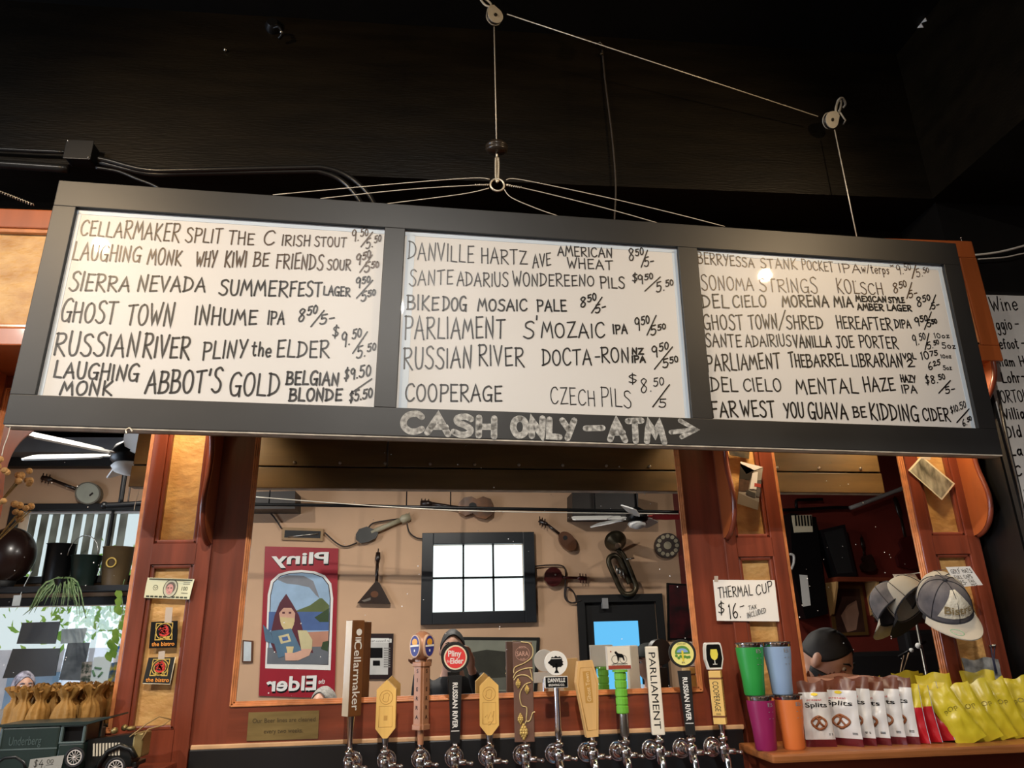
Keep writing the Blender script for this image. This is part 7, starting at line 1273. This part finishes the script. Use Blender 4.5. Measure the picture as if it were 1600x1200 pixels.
def capsule(mb, a, b, r0, r1, flat=None, n=14):
    a, b = Vector(a), Vector(b); d = (b - a); pts = []; rr = []
    for t in (-.0, .04, .3, .6, .96, 1.0): pts.append(a + d * t)
    mb.tube(pts, [r0 * .75, r0, r0 * .7 + r1 * .3, r0 * .35 + r1 * .65, r1, r1 * .75], n, flat=flat); mb.ball(tuple(a), r0 * .98, nu=12, nv=8); mb.ball(tuple(b), r1 * .98, nu=12, nv=8)
def hand_pts(mb, wrist, d, palm_n, curl=.5):
    d = Vector(d).normalized(); n = Vector(palm_n); n = (n - d * n.dot(d)).normalized(); s = d.cross(n)
    c = Vector(wrist); mb.box((0, 0, 0), (.075, .085, .028), frame(c + d * .05, s, d), bev=.010)
    for k, L in enumerate((.070, .080, .075, .058)):
        p = c + d * .090 + s * (.028 - .019 * k); q = p; dd = d.copy()
        for j, f in enumerate((.45, .32, .23)):
            e = q + dd * (L * f); mb.tube([q, e], [.0095 - .001 * j, .0088 - .001 * j], 8); mb.ball(tuple(e), .0088 - .001 * j, nu=8, nv=6); q = e; dd = (dd + n * curl * .6).normalized()
    p = c + d * .030 + s * .036; e = p + (s * .7 + d * .6 + n * .3).normalized() * .035; mb.tube([p, e], [.012, .0105], 8); f2 = e + (s * .2 + d * .9 + n * .3).normalized() * .028; mb.tube([e, f2], [.0105, .008], 8); mb.ball(tuple(f2), .008, nu=8, nv=6)
def remesh(o, v, it=3):
    m = o.modifiers.new('remesh', 'REMESH'); m.mode = 'VOXEL'; m.voxel_size = v; m.use_smooth_shade = True
    s = o.modifiers.new('smooth', 'SMOOTH'); s.iterations = it; s.factor = .5
def person(lab, feet, hd, yaw, pitch, J, hair, shirt, trousers, skin=SKIN, vox=.011, beard=None, group=None, hairlen=0, cap=None, roll=0):
    t = thing('person', lab, 'person', feet, group=group)
    H = Matrix.Translation(Vector(hd)) @ Matrix.Rotation(yaw, 4, 'Z') @ Matrix.Rotation(-pitch, 4, 'X') @ Matrix.Rotation(roll, 4, 'Y')
    neck = Vector(J['neck']); chest = Vector(J['chest']); pel = Vector(J['pelvis'])
    mb = MB(); head_pts(mb, H); hb = H @ Vector((0, -.020, -.075)); capsule(mb, hb, neck, .060, .070)
    mb.tube([neck, chest, chest.lerp(pel, .5), pel], [.07, .13, .115, .13], 18, flat=.7)
    for s in ('l', 'r'):
        sh, el, wr = (Vector(J[s][k]) for k in range(3)); capsule(mb, sh, el, .044, .036); capsule(mb, el, wr, .037, .026); hand_pts(mb, wr, wr - el, J.get('palm', (0, 0, -1)), .55)
        hip, kn, an = (Vector(J['leg' + s][k]) for k in range(3)); capsule(mb, hip, kn, .075, .05); capsule(mb, kn, an, .05, .035)
    b = mb.build('body', skin, t); remesh(b, vox)
    mb = MB(); sl = Vector(J['l'][0]); sr_ = Vector(J['r'][0]); ax = (sl - sr_); fw = ax.cross(neck - pel).normalized()
    pts = [neck.lerp(chest, .15), neck.lerp(chest, .45), chest, chest.lerp(pel, .5), pel + (pel - chest) * .12]; 
    M0 = [(.072, .068), (.165, .10), (.185, .125), (.165, .118), (.18, .128)]
    vs = []; n = 26; axn = ax.normalized()
    for p, (rx, ry) in zip(pts, M0):
        for k in range(n): a = 2 * pi * k / n; vs.append(p + axn * (rx * cos(a)) + fw * (ry * sin(a)))
    mb.add(vs, [(j * n + k, j * n + (k + 1) % n, (j + 1) * n + (k + 1) % n, (j + 1) * n + k) for j in range(len(pts) - 1) for k in range(n)] + [tuple(range(n - 1, -1, -1)), tuple(range((len(pts) - 1) * n, len(pts) * n))], 0, True)
    for s in ('l', 'r'):
        sh, el, wr = (Vector(J[s][k]) for k in range(3)); capsule(mb, sh, el, .064, .050)
        capsule(mb, el, el.lerp(wr, .85 if J.get('long', True) else .1), .050, .038)
    c = mb.build('shirt', shirt, t); remesh(c, vox * 1.2, 4)
    mb = MB(); mb.tube([pel + Vector((0, 0, .06)), pel - Vector((0, 0, .06))], [.165, .175], 20, flat=.75)
    for s in ('l', 'r'): hip, kn, an = (Vector(J['leg' + s][k]) for k in range(3)); capsule(mb, hip, kn, .092, .066); capsule(mb, kn, an, .066, .052)
    c = mb.build('trousers', trousers, t); remesh(c, vox * 1.3, 4)
    for s in ('l', 'r'): an = Vector(J['leg' + s][2]); mb = MB(); d = Vector((-sin(yaw), cos(yaw), 0)); mb.ball((0, 0, 0), (.045, .125, .05), frame((an.x + d.x * .06, an.y + d.y * .06, .045), d.cross(Vector((0, 0, 1))), d)); mb.build('shoe', BLACKD, t)
    # hair shell
    mb = MB()
    def HP(u, v):
        a = 2 * pi * u; fr = max(0.0, sin(a)); lim = -.10 - hairlen * (1 - fr) + .72 * fr ** 1.4; tt = math.asin(max(-.99, min(.99, lim))) ; th = tt + (pi / 2 - tt) * v; k = 1.055 + .03 * noise.noise(Vector((cos(a) * 3, sin(a) * 3, v * 5)))
        w = 1 + hairlen * .25
        return Vector((cos(th) * cos(a) * .076 * k * w, cos(th) * sin(a) * .098 * k * (1 if fr else w), sin(th) * .116 * k * (.99)))
    mb.grid(HP, 40, 16, wrap=True, M=H); hs = mb.build('hair', hair, t); so = hs.modifiers.new('solid', 'SOLIDIFY'); so.thickness = .008; so.offset = -1
    mb = MB()
    for s in (-1, 1): mb.ball((0, 0, 0), (.011, .008, .009), H @ Matrix.Translation((s * .030, .083, .003)), nu=10, nv=8)
    e = mb.build('eyes', mat('eye white', (206, 200, 194), .3), t); mb = MB()
    for s in (-1, 1): mb.ball((0, 0, 0), (.005, .004, .005), H @ Matrix.Translation((s * .030, .0895, .002)), nu=8, nv=6)
    mb.build('iris', HAIRD, e); mb = MB()
    for s in (-1, 1): mb.tube([H @ Vector((s * q, w_, z_)) for q, w_, z_ in ((.012, .098, .022), (.030, .095, .028), (.048, .080, .022))], [.003, .0042, .002], 6)
    mb.build('eyebrows', hair, t); mb = MB(); mb.tube([H @ Vector((q, .094 - abs(q) * .25, -.058)) for q in (-.024, -.012, 0, .012, .024)], [.002, .0045, .005, .0045, .002], 6); mb.build('lips', mat('lips', (150, 92, 84), .5), t)
    if beard:
        mb = MB(); mb.grid(lambda u, v: Vector((cos(-.45 + (pi + .9) * u) * .0645 * (1 - .24 * v), .012 + sin(-.45 + (pi + .9) * u) * .088, -.045 - .062 * v)), 22, 6, M=H); bd = mb.build('beard', beard, t); so = bd.modifiers.new('solid', 'SOLIDIFY'); so.thickness = .006; so.offset = 0
    if cap:
        mb = MB(); mb.grid(lambda u, v: Vector((cos(v * pi / 2) * cos(2 * pi * u) * .088, cos(v * pi / 2) * sin(2 * pi * u) * .112, .035 + sin(v * pi / 2) * .10)), 30, 10, wrap=True, M=H); mb.prism([(-.075, .08), (-.05, .16), (0, .185), (.05, .16), (.075, .08)], .034, .040, H); cp_ = mb.build('cap', cap, t)
    return t
def stand(x, y, hz, yaw, lean=(0, 0), reach=.30, drop=.34):
    f = Vector((-sin(yaw), cos(yaw), 0)); s = Vector((cos(yaw), sin(yaw), 0)); nb = Vector((x, y, hz - .16)) - f * .035; pel = Vector((x, y, (hz - .16) * .62)) - f * (.04 + lean[0]); ch = nb.lerp(pel, .36)
    J = {'neck': nb, 'chest': ch, 'pelvis': pel, 'palm': (0, 0, -1)}
    for k, sg in (('l', -1), ('r', 1)):
        sh = nb + s * (.19 * sg) - Vector((0, 0, .075)); el = sh + s * (.05 * sg) - Vector((0, 0, .27)) + f * .04; wr = el + f * reach * .75 - s * (.06 * sg) - Vector((0, 0, .04)); J[k] = (sh, el, wr)
        hp = pel + s * (.09 * sg) - Vector((0, 0, .05)); an = Vector((x, y, .09)) + s * (.11 * sg) - f * .03; kn = hp.lerp(an, .5) + f * .03; J['leg' + k] = (hp, kn, an)
    return J
m0 = MV(1291, 1028, 1.56); yw = radians(-42)
J = stand(m0.x - .02, m0.y - .06, m0.z + .04, yw, (.12, 0)); J['neck'] = Vector(m0) + Vector((-.055, -.045, -.135)); J['long'] = False
person('bartender with short dark hair and trimmed beard looking down, reflected in the right mirror', (m0.x, m0.y, 0), m0, yw, radians(30), J, HAIRD, mat('black shirt', (18, 18, 20), .8), mat('dark trousers', (24, 24, 28), .8), vox=.0075, beard=HAIRD)
m0 = Vector((.10, -.30, 1.47)); J = stand(m0.x, m0.y, 1.50, 0.0); J['l'] = (J['l'][0], J['l'][0] + Vector((-.03, .10, -.24)), Vector((-.10, .02, 1.38))); J['r'] = (J['r'][0], J['r'][0] + Vector((.03, .10, -.24)), Vector((.20, .02, 1.38)))
person('photographer in dark clothes facing the bar, seen behind the taps in the mirror', (m0.x, m0.y, 0), m0, 0, radians(-8), J, HAIRD, mat('black jacket', (16, 16, 18), .8), mat('dark jeans', (26, 30, 40), .8), vox=.012)
m0 = MV(1014, 1036, -.7); yw = radians(75); J = stand(m0.x, m0.y, m0.z + .03, yw)
person('customer in a dark cap and pale shirt seen in profile in the middle mirror', (m0.x, m0.y, 0), m0, yw, radians(-4), J, HAIRD, mat('pale blue shirt', (150, 170, 190), .8), mat('dark jeans', (26, 30, 40), .8), vox=.013, cap=mat('dark cap', (18, 22, 20), .8))
m0 = MV(505, 1102, -.9); yw = radians(20); J = stand(m0.x, m0.y, m0.z + .03, yw)
person('seated customer with grey hair, top of the head seen under the red sign', (m0.x, m0.y, 0), m0, yw, radians(-10), J, HAIRG, mat('white jumper', (200, 198, 194), .8), mat('dark trousers', (24, 24, 28), .8), vox=.013, hairlen=.4)
m0 = MV(36, 1072, -2.4); yw = radians(-40); J = stand(m0.x, m0.y, m0.z + .03, yw)
person('customer with pale streaked hair in front of the storefront, above the paper bags', (m0.x, m0.y, 0), m0, yw, 0, J, mat('streaked hair', (60, 56, 66), .7, c2=(180, 176, 190), scale=30), mat('grey top', (120, 116, 112), .8), mat('dark jeans', (26, 30, 40), .8), vox=.014, hairlen=.3)
